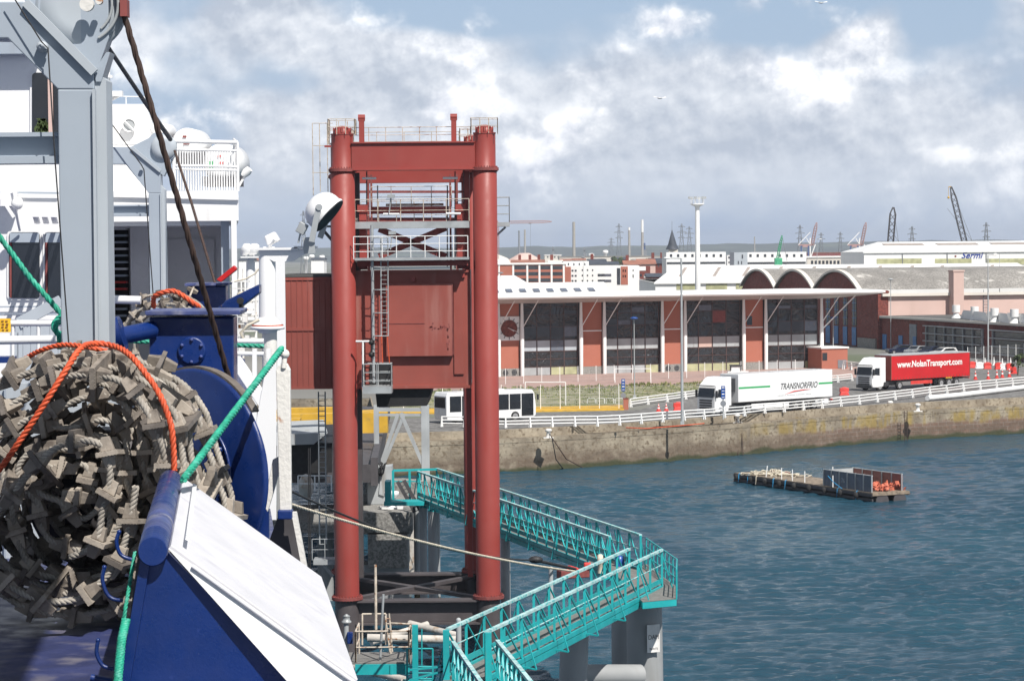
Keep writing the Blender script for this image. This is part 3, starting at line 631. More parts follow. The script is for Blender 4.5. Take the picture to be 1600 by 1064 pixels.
mobile_crane('tall dark lattice crane leaning left with a hook, above the white hall', 1507, 378, 1486, 292, 660, 7.5, 'crane_dark', .10, hook=(1482, 309))
mobile_crane('short upright dark lattice crane above the left of the white hall', 1391.5, 378, 1396, 324, 660, 8.5, 'crane_dark', .12)
t, p = mobile_crane('small bright green mobile crane behind the arched roofs', 1214, 408, 1222, 368, 520, 3.0, 'crane_green', .07)
b = MB(); b.box(P(1216, 409, 520), (1.6, 1.8, 1.6)); b.box(P(1216, 413, 520), (1.1, 1.4, 1.4)); b.build('cab', 'crane_green', t, bevel=.1)
def gantry(label, px, Y):
    def q_(dx, y): return P(px + dx, y, Y)
    t = thing('harbour_gantry_crane', label, 'crane', P(px, 398, Y) - V((0, 0, 0)), group='harbour gantry cranes')
    b = MB()
    for dx in (-16, -5): b.beam(q_(dx, 404), q_(dx, 384), .9)
    b.build('leg', 'crane_blue', t); b = MB(); b.beam(q_(-2, 404), q_(-2, 372), .7); b.beam(q_(-2, 404), q_(6, 382), .6); b.build('leg', 'wall_white', t)
    b = MB(); b.beam(q_(-20, 383), q_(2, 383), .9); b.beam(q_(-14, 384.5), q_(-6, 384.5), 1.4); b.build('machinery_house', 'crane_red', t)
    b = MB(); b.beam(q_(-21, 383), q_(-2, 363), .45); b.beam(q_(-8, 372), q_(-3, 381), .4); b.build('back_stay', 'wall_white', t)
    b = MB(); lattice(b, q_(1, 383), q_(8, 348), 1.6, 9, .22); b.build('boom', 'crane_red', t)
gantry('white and red harbour gantry crane with raised boom, the left of two', 1268, 1500); gantry('white and red harbour gantry crane with raised boom, nearer the white hall', 1345, 1500)
# construction tower crane beyond the red tower
t = thing('tower_crane', 'pale construction tower crane with a long level jib behind the red tower', 'crane', P(830, 400, 900))
b = MB(); lattice(b, P(795, 347.5, 900), P(862, 346.5, 900), .9, 24, .09); b.build('jib', 'crane_red', t)
b = MB(); lattice(b, P(777, 405, 900), P(777, 345, 900), 1.2, 18, .1); b.build('mast', 'crane_red', t)
b = MB(); b.box(P(828, 349, 900), (1.0, .8, .5)); b.cyl(P(829, 349, 900), P(829, 388, 900), .04, 4); b.build('trolley', 'pylon_grey', t)
# trees on the horizon
def tree(label, px, ytop, Y, wpx, seed, name='tree', zb=RZ, group=None, n=900, ls=None):
    r_ = random.Random(seed); a = P(px, ytop, Y); hgt = a.z - zb; wd = wpx / S(Y) / 2
    t = thing(name, label, 'tree', (a.x, Y, zb), group=group)
    b = MB(); b.tube([V((a.x, Y, zb)), V((a.x + .1, Y, zb + hgt * .35)), V((a.x, Y, zb + hgt * .7))], .2, 7, rs=[hgt * .035, hgt * .025, hgt * .01])
    for i in range(5):
        an = r_.uniform(0, 6.28); b.tube([V((a.x, Y, zb + hgt * (.3 + .07 * i))), V((a.x + math.cos(an) * wd * .6, Y + math.sin(an) * wd * .6, zb + hgt * (.5 + .07 * i)))], .1, 5, rs=[hgt * .014, hgt * .005])
    b.build('trunk', 'trunk', t)
    b = MB(); cl = [(V((a.x + r_.gauss(0, .42) * wd, Y + r_.gauss(0, .4) * wd, zb + hgt * r_.uniform(.42, .86))), wd * r_.uniform(.28, .5)) for _ in range(14)]
    s = ls or wd * .13
    for i in range(n):
        c, rad = r_.choice(cl); v = V((r_.gauss(0, 1), r_.gauss(0, 1), r_.gauss(0, 1))).normalized() * rad * r_.uniform(.6, 1.05); p = c + v * 1
        p.z = min(p.z, a.z); u = V((r_.gauss(0, 1), r_.gauss(0, 1), r_.gauss(0, 1))).normalized(); w2 = u.orthogonal().normalized() * s * r_.uniform(.6, 1.3); u = u * s * r_.uniform(.6, 1.3)
        b.add([p - w2, p + u, p + w2, p - u * .6], [(0, 1, 2, 3)])
    b.build('crown', 'leaf', t)
tree('round dark tree on the skyline under the left pylon', 965, 390, 1100, 21, 1)
for i, (px, yt, w_, lb_) in enumerate(((985, 400, 12, 'low bush right behind the thin white topped chimney'), (995, 399, 12, 'low bush below the striped chimney'), (1012, 398, 13, 'pale green tree right of the striped chimney'), (1024, 397.5, 14, 'green tree midway between chimney and spire'), (1036, 396.5, 14, 'green tree just left of the church'), (1336, 395.5, 16, 'green tree left of the white hall roof'), (1326, 398, 10, 'small bush at the end of the container row'), (942, 404, 8, 'small bush on the grey shed roofline'))):
    tree(lb_, px, yt, 1000, w_, 20 + i, n=350)
for px, py, lb_ in ((1031, 154, 'white gull gliding in mid sky'), (1283, 5, 'gull at the very top of the sky')):
    b = MB(); c = P(px, py, 120); b.ball(c, .05, 8, (2.6, 1, .8)); b.prism([c + V((0, -.06, 0)), c + V((0, .06, 0)), c + V((-.28, .04, .09)), c + V((-.33, 0, .07))], (0, 0, .01)); b.prism([c + V((0, -.06, 0)), c + V((0, .06, 0)), c + V((.28, .04, .07)), c + V((.33, 0, .03))], (0, 0, .01)); tag(b.build('gull', 'bird_white'), lb_, 'bird')
# ------------------------------------------------------------ ferry terminal
FA = G(776, 588.5, RZ); FB = G(1280, 574.5, RZ); FU = (FB - FA).normalized(); FN = V((FU.y, -FU.x, 0))
def onplane(px, py, A, n):
    r = ray(px, py); o = V((0, 0, H)); t = (A - o).dot(n) / r.dot(n); return o + r * t
def fs(px, py=530): return (onplane(px, py, FA, FN) - FA).dot(FU)
def fzz(px, py): return onplane(px, py, FA, FN).z
class FR:       # a frame: s along the facade, d out of it, z up
    def __init__(s, A, u, n): s.A = V(A); s.u = u; s.n = n
    def p(s, a, d, z): q_ = s.A + s.u * a + s.n * d; return V((q_.x, q_.y, z))
    def box(s, mb, a0, a1, d0, d1, z0, z1):
        vs = [s.p(a, d, z) for z in (z0, z1) for a, d in ((a0, d1), (a1, d1), (a1, d0), (a0, d0))]
        mb.add(vs, ((0, 3, 2, 1), (4, 5, 6, 7), (0, 1, 5, 4), (1, 2, 6, 5), (2, 3, 7, 6), (3, 0, 4, 7)))
FT = FR(FA, FU, FN)
term = thing('ferry_terminal', 'brick and glass ferry terminal under a long white overhanging canopy roof', 'terminal', (FA.x, FA.y, RZ))
zt_ = 13.05; sE = fs(1283)
b = MB(); FT.box(b, -14, sE - .3, -16, -.35, RZ, zt_); b.build('core_wall', 'dark_plastic', term)
glz = [(818, 903), (944, 1030), (1070, 1157), (1196, 1278)]
brk = [(700, 772), (781, 811), (908, 940), (1035, 1065), (1162, 1192)]
for i, (x0, x1) in enumerate(brk):
    s0, s1 = fs(x0), fs(x1); b = MB(); FT.box(b, s0, s1, -.36, 0.02, RZ + 1.0, zt_); FT.box(b, s0 + .3, s1 - .3, 0, 0.03, RZ + 1.02, RZ + 1.04)
    bb = b.build('brick_panel', 'brick_orange', term)
    b = MB(); FT.box(b, s0, s1, -.36, .12, RZ, RZ + 1.0); pl = b.build('plinth', 'concrete', bb)
    if i in (1, 3):
        for k in (.27, .72):
            b = MB(); c = FT.p(s0 + (s1 - s0) * k, .12, RZ + .5); b.cyl(c, c + FN * .06, .36, 18); b.build('round_vent', 'dark_plastic', bb)
    if i > 1:
        b = MB(); z_ = RZ + 5.6; FT.box(b, s0, s1, 0, .07, z_, z_ + .14); b.build('string_course', 'wall_white', bb)
    if i == 4:
        b = MB(); FT.box(b, fs(1167), fs(1175), 0, .06, fzz(1170, 508), fzz(1170, 494)); b.build('window', 'glass_dark', bb)
rows_ = [470, 480, 492, 511, 531, 549, 561, 573, 587]
rg = random.Random(5)
for gi, (x0, x1) in enumerate(glz):
    s0, s1 = fs(x0), fs(x1); g = MB(); FT.box(g, s0, s1, -.34, -.18, RZ + .1, zt_); gm = g.build('glass_wall', 'facade_glass', term)
    fr = MB(); off = (x0 - 818) * -.011
    zs = [fzz((x0 + x1) / 2, y - (((x0 + x1) / 2) - 860) * .024) for y in rows_]
    for k in range(5): a = s0 + (s1 - s0) * k / 4; FT.box(fr, a - .04, a + .04, -.18, -.12, RZ + .1, zt_)
    for z in zs[1:-1]: FT.box(fr, s0, s1, -.18, -.12, z - .03, z + .03)
    fr.build('mullions', 'mullion', gm)
    for c in range(4):
        a0 = s0 + (s1 - s0) * c / 4 + .09; a1 = s0 + (s1 - s0) * (c + 1) / 4 - .09
        pn = MB(); FT.box(pn, a0, a1, -.19, -.15, zs[5] + .08, zs[4] - .08); mt = 'ship_shade_grey' if gi == 0 else 'steel_grey'
        if gi == 0 and c == 2: mt = 'bin_blue'
        if gi == 2 and c == 1: mt = 'wall_pink'
        pn.build('panel', mt, gm)
        pn = MB(); FT.box(pn, a0, a1, -.19, -.155, zs[8] + .12, zs[7] - .08)
        pn.build('panel', ('steel_grey', 'steel_grey', 'translucent_strip', 'translucent_strip') [c] if gi in (0,) else ('steel_grey' if (gi != 2 and c < 3) else 'translucent_strip'), gm)
        if gi == 0 or (gi == 1 and c == 0) or (gi == 3 and c > 0):
            pn = MB(); FT.box(pn, a0, a1, -.19, -.16, zs[4] + .4, zs[3] + .1); pn.build('blind', 'window_far' if c < 3 else 'bin_blue', gm)
        for r_i in (1, 2):
            if rg.random() < .45:
                hh = rg.uniform(.25, .9); pn = MB(); FT.box(pn, a0, a1, -.19, -.165, zs[r_i + 1] + .08, zs[r_i + 1] + .08 + (zs[r_i] - zs[r_i + 1] - .2) * hh); pn.build('blind', rg.choice(['window_far', 'skylight', 'bin_blue']), gm)  # partial panes added to vary the glass in place of reflections
        if gi == 2 and c == 2:
            pn = MB(); FT.box(pn, a0, a1, -.19, -.16, zs[3] + .1, zs[2] + .1); pn.build('red_blind', 'flange_red', gm)
for x in (777, 813.5, 905.5, 942, 1032.5, 1068, 1159.5, 1194, 1281):
    s = fs(x); b = MB(); b.tube([FT.p(s, .55, RZ), FT.p(s, .55, RZ + 5), FT.p(s, .55, zt_)], .2, 12, rs=[.24, .27, .17]); cm = b.build('round_column', 'wall_white', term)
    b = MB(); b.cyl(FT.p(s + .05, .6, RZ + 6.2), FT.p(s + 1.1, 3.7, 13.5), .06, 6); b.build('strut', 'white_paint', cm)
b = MB(); b.cyl(FT.p(sE, .6, RZ + 5.4), FT.p(fs(1318), 3.7, 13.55), .09, 6); b.build('raking_strut', 'white_paint', term)
# clock
s0, s1 = fs(778.5), fs(811); z0, z1 = fzz(795, 532), fzz(795, 494.5); ck = MB(); FT.box(ck, s0, s1, .02, .2, z0, z1); ckm = ck.build('clock', 'wall_white', term)
cc_ = FT.p((s0 + s1) / 2, .2, (z0 + z1) / 2); rad = (z1 - z0) * .36
b = MB(); b.cyl(cc_, cc_ + FN * .05, rad, 30); b.build('dial', 'brick_red', ckm)
def fdir(a): return FU * math.sin(a) + V((0, 0, math.cos(a)))
b = MB()
for k in range(12): d = fdir(k * math.pi / 6); b.beam(cc_ + FN * .05 + d * rad * .9, cc_ + FN * .05 + d * rad * 1.3, .1, .06)
b.build('hour_marks', 'letter_grey', ckm)
b = MB(); d1 = fdir(math.radians(112)); d2 = fdir(math.radians(120)); b.beam(cc_ + FN * .09 - d1 * .2, cc_ + FN * .09 + d1 * rad * 1.0, .11, .05); b.beam(cc_ + FN * .14, cc_ + FN * .14 + d2 * rad * .62, .2, .05); b.build('hands', 'white_paint', ckm)
# canopy
prof_ = [(0.0, 13.02), (3.2, 13.42), (4.6, 13.62), (5.0, 13.72), (5.1, 13.9), (5.0, 14.08), (4.5, 14.2), (1, 14.22), (-18, 14.1), (-18, 13.0)]
sT = fs(1358)
secs = [(-14, prof_, 0), (sE + 1.0, prof_, 0), (sT - 1.2, [(d if d < 0 or True else d, max(z, 13.6)) for d, z in prof_], 0), (sT, [(min(d, 4.6), max(13.8, min(z, 14.02))) for d, z in prof_], 0)]
cb = MB(); np_ = len(prof_); vs = [FT.p(s, d, z) for s, pr, _ in secs for d, z in pr]; fss = []
for i in range(len(secs) - 1):
    for j in range(np_): fss.append((i * np_ + j, (i + 1) * np_ + j, (i + 1) * np_ + (j + 1) % np_, i * np_ + (j + 1) % np_))
cb.add(vs, fss); cb.add(vs[-np_:], [tuple(range(np_))])
cb.mi = [0] * len(cb.mi); cn = cb.build('canopy_roof', 'roof_white', term)
b = MB()
for s_ in [fs(x) for x in (780, 860, 940, 1020, 1100, 1180, 1260)]: FT.box(b, s_, s_ + .05, 0.2, 4.4, 14.18, 14.25)
b.build('roof_seams', 'wall_cream', cn)
b = MB(); b.add([FT.p(s, d, z - .01) for s, d, z in ((-14, 0.05, 13.0), (sE + 1, 0.05, 13.0), (sE + 1, 4.4, 13.56), (-14, 4.4, 13.56))], [(0, 1, 2, 3)]); b.add([FT.p(s, d, z - .012) for s, d, z in ((sE + 1, 0.05, 13.0), (sT - 1.3, 0.05, 13.58), (sT - 1.3, 4.4, 13.58), (sE + 1, 4.4, 13.56))], [(0, 1, 2, 3)]); b.build('soffit', 'canopy_grey', term)  # grey carries the shade of the inward sloping underside
# rooflight slope behind the canopy
sk = thing('rooflight_roof', 'white sloping roof with a row of small dark rooflights behind the canopy', 'roof', FT.p(fs(900), -19, 15.2))
y0_, y1_ = 19.0, 32.0; z0_, z1_ = 13.6, 15.25
b = MB(); xL, xR = fs(782), fs(1040)
b.prism([FT.p(xL, -y0_, 12), FT.p(xL, -y0_, z0_ + .35), FT.p(xL + 4.5, -y1_, z1_), FT.p(xL + 4.5, -y1_, 12)], FU * (xR - xL)); b.build('roof_slab', 'roof_white', sk)
for k in range(10):
    x = 803 + k * 22.7; a = fs(x); w = MB(); f0, f1 = .08, .36
    def rp_(s, f): return FT.p(s + 4.5 * f * .9, -(y0_ + (y1_ - y0_) * f), z0_ + .35 + (z1_ - z0_ - .35) * f + .05)
    w.prism([rp_(a, f0), rp_(a + .95, f0), rp_(a + .95, f1), rp_(a, f1)], (0, 0, .08)); w.build('rooflight', 'skylight', sk)
# glasshouse annex at the right end
ax = thing('annex', 'low brick annex with a white flat roof at the right end of the terminal', 'building', G(1305, 573, RZ))
a0 = G(1284, 577, RZ); a1 = G(1330, 573, RZ); au = FU; an = FN; AX = FR(a0, au, an); al = 3.9
b = MB(); AX.box(b, 0, al, -4, 0, RZ, RZ + 2.75); bw = b.build('wall', 'brick_orange', ax); b = MB(); AX.box(b, -.15, al + .15, -4.1, .15, RZ + 2.75, RZ + 2.95); b.build('roof', 'roof_white', ax)
b = MB(); AX.box(b, .1, .8, 0, .06, RZ + 1.2, RZ + 2.2); b.build('window', 'window_far', ax); b = MB(); AX.box(b, al * .62, al * .95, 0, .05, RZ + .1, RZ + 1.2); b.build('vent_grille', 'pylon_grey', ax)
# ------------------------------------------------------------ arched brick hall and its pink side
CC = P(1376, 545, 385); CC.z = RZ; EE = V((0.25, -0.968, 0)).normalized(); VV = V((0.968, 0.25, 0)).normalized()
AFR = FR(CC, -EE, V((-VV.x, -VV.y, 0)))       # s goes back-left along the arched front, d toward its left
def afs(px): q_ = onplane(px, 500, CC, VV); return (q_ - CC).dot(-EE)
hall = thing('arched_hall', 'dark red brick hall with three concrete barrel vaults and tall blue windows', 'hall', tuple(CC))
spr, crn = 12.6, 15.9; sA = [afs(1345), afs(1273), afs(1213), afs(1159)]
b = MB(); AFR.box(b, 0, sA[3], -1.0, 0, RZ, spr)
b.build('brick_front', 'brick_red', hall)
LV = 120
for i in range(3):
    a, c = sA[i], sA[i + 1]; n = 18; pts = []
    for k in range(n + 1):
        f = k / n; x_ = 2 * f - 1; pts.append((a + (c - a) * f, spr + (crn - spr) * (1 - abs(x_) ** 2.1)))
    b = MB(); b.prism([AFR.p(s, -.1, z) for s, z in pts], VV * .6); b.build('gable', 'brick_red', hall)
    b = MB(); vs = []; fs_ = []
    for k, (s, z) in enumerate(pts):
        for d, dz in ((.45, .04), (.45, .36), (-LV, .36)): vs.append(AFR.p(s, d, z + dz))
    for k in range(n):
        for j in range(2): fs_.append((k * 3 + j, (k + 1) * 3 + j, (k + 1) * 3 + j + 1, k * 3 + j + 1))
    b.add(vs, fs_); vr = b.build('vault_roof', 'roof_fibre', hall)
    b = MB(); vs = [AFR.p(s, d, z + dz) for s, z in pts for d, dz in ((.5, .02), (.5, .38), (-.3, .40))]
    b.add(vs, fs_); b.build('vault_edge', 'wall_cream', vr)
for x in (1291, 1304, 1318, 1332):
    s = afs(x); s2 = afs(x + 6.5); b = MB(); AFR.box(b, s2, s, 0, .08, RZ + 3.4, 11.6); w_ = b.build('tall_window', 'window_far', hall)
    b = MB(); AFR.box(b, s2, s, .08, .14, RZ + .2, RZ + 3.2); b.build('blue_door', 'door_blue', w_); b = MB()
    for k in range(1, 5): AFR.box(b, s2, s, .08, .12, RZ + 3.4 + k * 1.25, RZ + 3.5 + k * 1.25)
    AFR.box(b, (s + s2) / 2 - .06, (s + s2) / 2 + .06, .08, .13, RZ + 3.4, 11.6); b.build('glazing_bars', 'door_blue', w_)
b = MB(); AFR.box(b, -.4, afs(1345) - .3, -1.2, .6, RZ, 13.0); AFR.box(b, -.55, afs(1345), -1.3, .75, 12.6, 12.9); b.build('corner_pier', 'brick_red', hall)
b = MB(); AFR.box(b, .2, afs(1345) - .6, .6, .9, RZ, RZ + 1.6); b.build('plinth', 'concrete', hall)
PFR = FR(CC, VV, EE)          # pink side, d toward the camera
def pfs(px): q_ = onplane(px, 480, CC, EE); return (q_ - CC).dot(VV)
b = MB(); PFR.box(b, 0, LV, -1.0, .3, RZ, 12.3); b.build('pink_wall', 'wall_pink', hall)
b = MB(); PFR.box(b, 0, pfs(1481), .3, .9, 12.05, 12.5); PFR.box(b, pfs(1497), LV, .3, .9, 12.05, 12.5); b.build('gutter', 'wall_cream', hall)
b = MB(); PFR.box(b, pfs(1481), pfs(1497), .3, 2.2, RZ, 15.9); PFR.box(b, pfs(1481) - .1, pfs(1497) + .1, .2, 2.3, 15.9, 16.15); b.build('buttress', 'wall_pink', hall)
b = MB(); p0 = PFR.p(pfs(1538), .5, 0); 
for dx in (0, .9):
    a = PFR.p(pfs(1535) + dx, .45, 7.6); b.cyl(a, V((a.x, a.y, 12.9)), .05, 5)
for k in range(11): a = PFR.p(pfs(1535), .45, 7.9 + k * .45); c = PFR.p(pfs(1535) + .9, .45, 7.9 + k * .45); b.cyl(a, c, .035, 4)
b.build('wall_ladder', 'pylon_grey', hall)
# low brick wing with window band
low = thing('brick_wing', 'long low dark red brick building with a band of louvred windows and flat grey roof', 'building', tuple(CC))
LF = FR(CC + EE * .4, EE, -VV)
def lfs(px, py=530): q_ = onplane(px, py, CC, VV); return (q_ - CC).dot(EE)
zl = 8.6; b = MB(); LF.box(b, 0, 110, -30, 0, RZ, zl); b.build('wall', 'brick_red', low)
b = MB(); LF.box(b, -.2, 110, -30, .35, zl, zl + .35); b.build('roof', 'roof_dark', low)
b = MB(); LF.box(b, 0, 110, .02, .4, zl + .02, zl + .36); b.build('roof_trim', 'wall_cream', low)
for x0, x1, m_ in ((1378, 1384, 'door_blue'), (1403, 1409, 'door_blue'), (1420, 1431, 'pylon_grey')):
    b = MB(); LF.box(b, lfs(x0), lfs(x1), 0, .1, RZ, RZ + (2.4 if x0 < 1410 else 4.3)); b.build('door', m_, low)
b = MB(); LF.box(b, lfs(1426), lfs(1431), .1, .16, RZ, RZ + 2.4); b.build('door', 'door_blue', low)
for (x0, x1) in ((1447, 1535), (1551, 1600), ):
    n = 6 if x0 < 1500 else 4; a, c = lfs(x0), lfs(x1) + (40 if x0 > 1500 else 0)
    for r_ in range(3):
        for k in range(n):
            s0 = a + (c - a) * k / n + .25; s1 = a + (c - a) * (k + 1) / n - .25; z = RZ + .9 + r_ * 1.15; b = MB(); LF.box(b, s0, s1, 0, .06, z, z + .8); w_ = b.build('window', 'window_far', low)
    b = MB()
    for r_ in range(4): LF.box(b, a - .2, c + .2, 0, .7, RZ + .7 + r_ * 1.15, RZ + .84 + r_ * 1.15)
    for k in range(n + 1): s = a + (c - a) * k / n; LF.box(b, s - .1, s + .1, .06, .3, RZ + .7, RZ + 4.2)
    b.build('concrete_louvres', 'steel_grey', low)
for i, (x, y) in enumerate(((1494, 497), (1523, 500), (1554, 503), (1585, 505))):
    c = onplane(x, y, CC + EE * 0 - VV * 0, VV); c = G(x, y, zl + .35); t = thing('roof_vent', ('white cowled roof vent nearest the pink buttress', 'white cowled roof vent, second from the pink buttress', 'white cowled roof vent just right of the tall lamp post', 'white cowled roof vent nearest the right edge of the photo')[i], 'roof vent', tuple(c), group='white vents on the low brick roof')
    b = MB(); b.lathe(c, [(.75, 0), (.45, .5), (.42, .8)], 12); b.build('base', 'white_paint', t); b = MB(); b.cyl(c + V((0, 0, .9)), c + V((0, 0, 2.0)), .62, 14); b.build('cowl', 'white_paint', t)
b = MB(); 
for x0, x1 in ((1510, 1545), (1548, 1578), (1580, 1640)):
    a = G(x0, 498.5 + (x0 - 1510) * .07, zl + .4); c = G(x1, 500 + (x1 - 1510) * .07, zl + .4); b.prism([a, a + V((0, 5, 0)), a + V((0, 2.5, 1.3))], c - a)
b.build('rooflight', 'roof_white', low)
# white hall behind
wh = thing('white_hall', 'wide white metal hall with slanted dusty rooflights behind the terminal', 'hall', tuple(P(1100, 441, 470)))
Y0, Y1 = 472, 502; e0 = P(1024, 441.5, Y0); r0 = P(1055, 415.5, Y1); zr = r0.z
xr = P(1640, 410, Y0).x
b = MB(); b.box(((e0.x + xr) / 2, (Y0 + Y1 + 30) / 2, (RZ + e0.z) / 2), (xr - e0.x, Y1 + 30 - Y0, e0.z - RZ)); b.build('wall', 'wall_white', wh)
b = MB(); b.add([V((e0.x - .3, Y0 - .4, e0.z)), V((xr, Y0 - .4, e0.z)), V((xr, Y1, zr)), V((r0.x, Y1, zr)), V((r0.x, Y1 + 28, e0.z)), V((xr, Y1 + 28, e0.z)), V((e0.x - .3, Y1 + 28, e0.z)), V((e0.x - .3, Y0 - .4, e0.z - .3)), V((xr, Y0 - .4, e0.z - .3))],
               [(0, 1, 2, 3), (3, 2, 5, 4), (0, 3, 4, 6), (7, 8, 1, 0)]); rf = b.build('roof', 'roof_white', wh)
for x in (1060, 1113, 1159, 1210, 1262, 1316, 1365, 1415, 1462, 1540):
    b = MB(); g0, g1 = .32, .86
    def rr_(xx, f, k=0): Yc = Y0 + (Y1 - Y0) * f; p = P(xx, 430, Yc); return V((p.x, Yc, e0.z + (zr - e0.z) * f + .04))
    b.prism([rr_(x - 0, g0), rr_(x + 5, g0), rr_(x + 14, g1), rr_(x + 9, g1)], (0, 0, .06)); b.build('rooflight', 'skylight_dusty', rf)
for x0, x1 in ((1057, 1087), (1103, 1136), (1150, 1163)):
    a = P(x0, 443, Y0); c = P(x1, 453, Y0); b = MB(); b.box(((a.x + c.x) / 2, Y0, (a.z + c.z) / 2), (c.x - a.x, .2, a.z - c.z)); b.build('translucent_panel', 'translucent_strip', wh)
# white hall with blue lettering
sh = thing('workshop_hall', 'large white workshop hall with blue lettering on its wall at the far right', 'hall', tuple(P(1450, 415, 560)))
Ys = 566; a = P(1350, 394, Ys); c = P(1660, 390, Ys)
b = MB(); b.box(((a.x + c.x) / 2, Ys + 20, (RZ + a.z) / 2), (c.x - a.x, 40, a.z - RZ)); b.build('wall', 'wall_white', sh)
b = MB(); zz_ = a.z; rt = P(1400, 377.5, Ys + 18); b.add([V((a.x - .2, Ys - .3, zz_)), V((c.x, Ys - .3, zz_)), V((c.x, Ys + 6, zz_ + 1.3)), V((c.x, Ys + 18, zz_ + 2.4)), V((a.x + 6, Ys + 18, zz_ + 2.4)), V((a.x + 2.6, Ys + 6, zz_ + 1.3)), V((a.x - .2, Ys + 38, zz_)), V((c.x, Ys + 38, zz_)), V((a.x - .2, Ys - .3, zz_ - .3)), V((c.x, Ys - .3, zz_ - .3))], [(0, 1, 2, 5), (5, 2, 3, 4), (4, 3, 7, 6), (0, 5, 4, 6), (8, 9, 1, 0)]); rf = b.build('roof', 'roof_white', sh)
for x0, x1 in ((1383, 1446), (1467, 1531), (1552, 1625)):
    p0 = P(x0, 400, Ys + 7); p1 = P(x1, 400, Ys + 7); b = MB(); b.prism([V((p0.x, Ys + 8, zz_ + 1.55)), V((p1.x, Ys + 8, zz_ + 1.55)), V((p1.x, Ys + 12, zz_ + 1.92)), V((p0.x, Ys + 12, zz_ + 1.92))], (0, 0, .08)); b.build('rooflight', 'skylight_dusty', rf)
for x0, x1 in ((1370, 1440), (1461, 1518), (1541, 1630)):
    p0 = P(x0, 404.5, Ys); p1 = P(x1, 413, Ys); b = MB(); b.box(((p0.x + p1.x) / 2, Ys, (p0.z + p1.z) / 2), (p1.x - p0.x, .2, p0.z - p1.z)); b.build('translucent_panel', 'translucent_strip', sh)
for x in (1410, 1480, 1541):
    p0 = P(x, 393, Ys); b = MB(); b.cyl((p0.x, Ys - .15, RZ), (p0.x, Ys - .15, zz_ - .3), .1, 5); b.build('downpipe', 'pylon_grey', sh)
tp = P(1518, 399.5, Ys - .05); mt = Matrix.Translation(tp) @ Matrix.Rotation(math.radians(90), 4, 'X')
text_mesh('lettering', 'Sermi', 2.1, mt, 'letter_blue', sh, 0.04, shear=0.35, width=5.2, bold=0.03)
b = MB(); e_ = P(1493, 400.5, Ys - .02); b.lathe(e_, [(.24, 0), (.24, .05)], 12, axis=(0, -1, 0)); b.build('emblem', 'flange_red', sh)
bld('shed', 'small white gabled shed with grey wall just right of the red tower', 'shed', 772, 800, 441, 420, 14, 'wall_white')
b = MB(); p0 = P(772, 442, 420); p1 = P(826, 442, 420); p2 = P(800, 430.5, 430); b.add([V((p0.x, 419, p0.z - .3)), V((p1.x, 419, p1.z - .3)), V((p2.x + .5, 430, p2.z)), V((p0.x, 430, p2.z)), V((p1.x, 440, p1.z - .3)), V((p0.x, 440, p0.z - .3))], [(0, 1, 2, 3), (1, 4, 2), (3, 2, 4, 5)]); tag(b.build('hipped_roof', 'roof_white'), 'white hipped metal roof just right of the red tower', 'roof')
# floodlight mast
t = thing('floodlight_mast', 'tall white floodlight mast with a round lamp platform above the terminal roof', 'mast', tuple(P(1089, 455, 352)))
Ym = 352; a = P(1089.5, 320, Ym); b = MB(); b.tube([V((a.x, Ym, RZ)), a], .4, 16, rs=[.5, .32]); b.build('shaft', 'white_paint', t)
b = MB(); b.lathe(a, [(.35, -.3), (1.0, 0), (1.0, .12), (.1, .14)], 14); b.build('platform', 'white_paint', t)
b = MB()
for k in range(10): an_ = k * .628; o = V((math.cos(an_), math.sin(an_), 0)); b.cyl(a + o * .95, a + o * .95 + V((0, 0, .9)), .035, 5)
pts = [a + V((math.cos(k * .314), math.sin(k * .314), 0)) * .95 + V((0, 0, .9)) for k in range(21)]; b.tube(pts, .035, 5); b.build('railing', 'white_paint', t)
for k in range(6): an_ = k * 1.047 + .2; o = V((math.cos(an_), math.sin(an_), 0)); b = MB(); b.box(a + o * 1.15 + V((0, 0, 1.0)), (.45, .3, .32)); b.build('floodlight', 'steel_grey', t)
# ------------------------------------------------------------ lamp posts
def lamp(label, px, pyb, pyt, arm=0, head='white_paint', r=.07, m='steel_grey', z=RZ, grp='lamp posts'):
    a = G(px, pyb, z); s = S(a.y); hgt = P(px, pyt, a.y).z - a.z; t = thing('lamp_post', label, 'lamp post', tuple(a), group=grp)
    top = a + V((0, 0, hgt)); b = MB(); b.tube([a, top], r, 10, rs=[r * 1.3, r * .75]); b.build('pole', m, t)
    b = MB(); b.box(a + V((0, 0, .15)), (.35, .35, .3)); b.build('base', m, t)
    if arm:
        b = MB(); e = top + V((arm, 0, .05)); b.cyl(top, e, .05, 6); b.build('arm', m, t); b = MB(); b.ball(e, .16, 10, (2.4, 1, .6)); b.build('lamp_head', head, t)
    else:
        b = MB(); b.lathe(top, [(.08, -.1), (.45, .0), (.40, .12), (.1, .2)], 14); b.build('lamp_head', head, t)
lamp('tallest pale grey lamp post on the quay edge with an arm toward the left', 1066, 663, 404, -1.3, r=.11)
lamp('slender lamp post with a round blue head before the glass front', 991.5, 622, 498, head='sign_blue', r=.055)
lamp('slender lamp post with a round blue head at the annex', 1302, 574, 497, head='sign_blue', r=.055)
lamp('grey lamp post rising before the pink wall near the parked cars', 1392, 547, 437, head='steel_grey', r=.06)
lamp('tall lamp post with two small heads at the far right beside the fence', 1544, 572, 399, 0.9, r=.09)
lamp('thin dark lamp post beside the small hipped roof near the tower', 783.5, 540, 427, head='pylon_grey', m='pylon_grey', r=.05)
lamp('thin lamp post rising behind the terminal roof above the white flats', 912, 520, 403, head='pylon_grey', m='steel_grey', r=.06)
lamp('lamp post behind the arches with a forked top by the gantry crane', 1277, 500, 374, .8, m='steel_grey', r=.07)
lamp('lamp post with a short flat head above the white hall roof at right', 1562, 520, 397, -.8, m='steel_grey', r=.06)
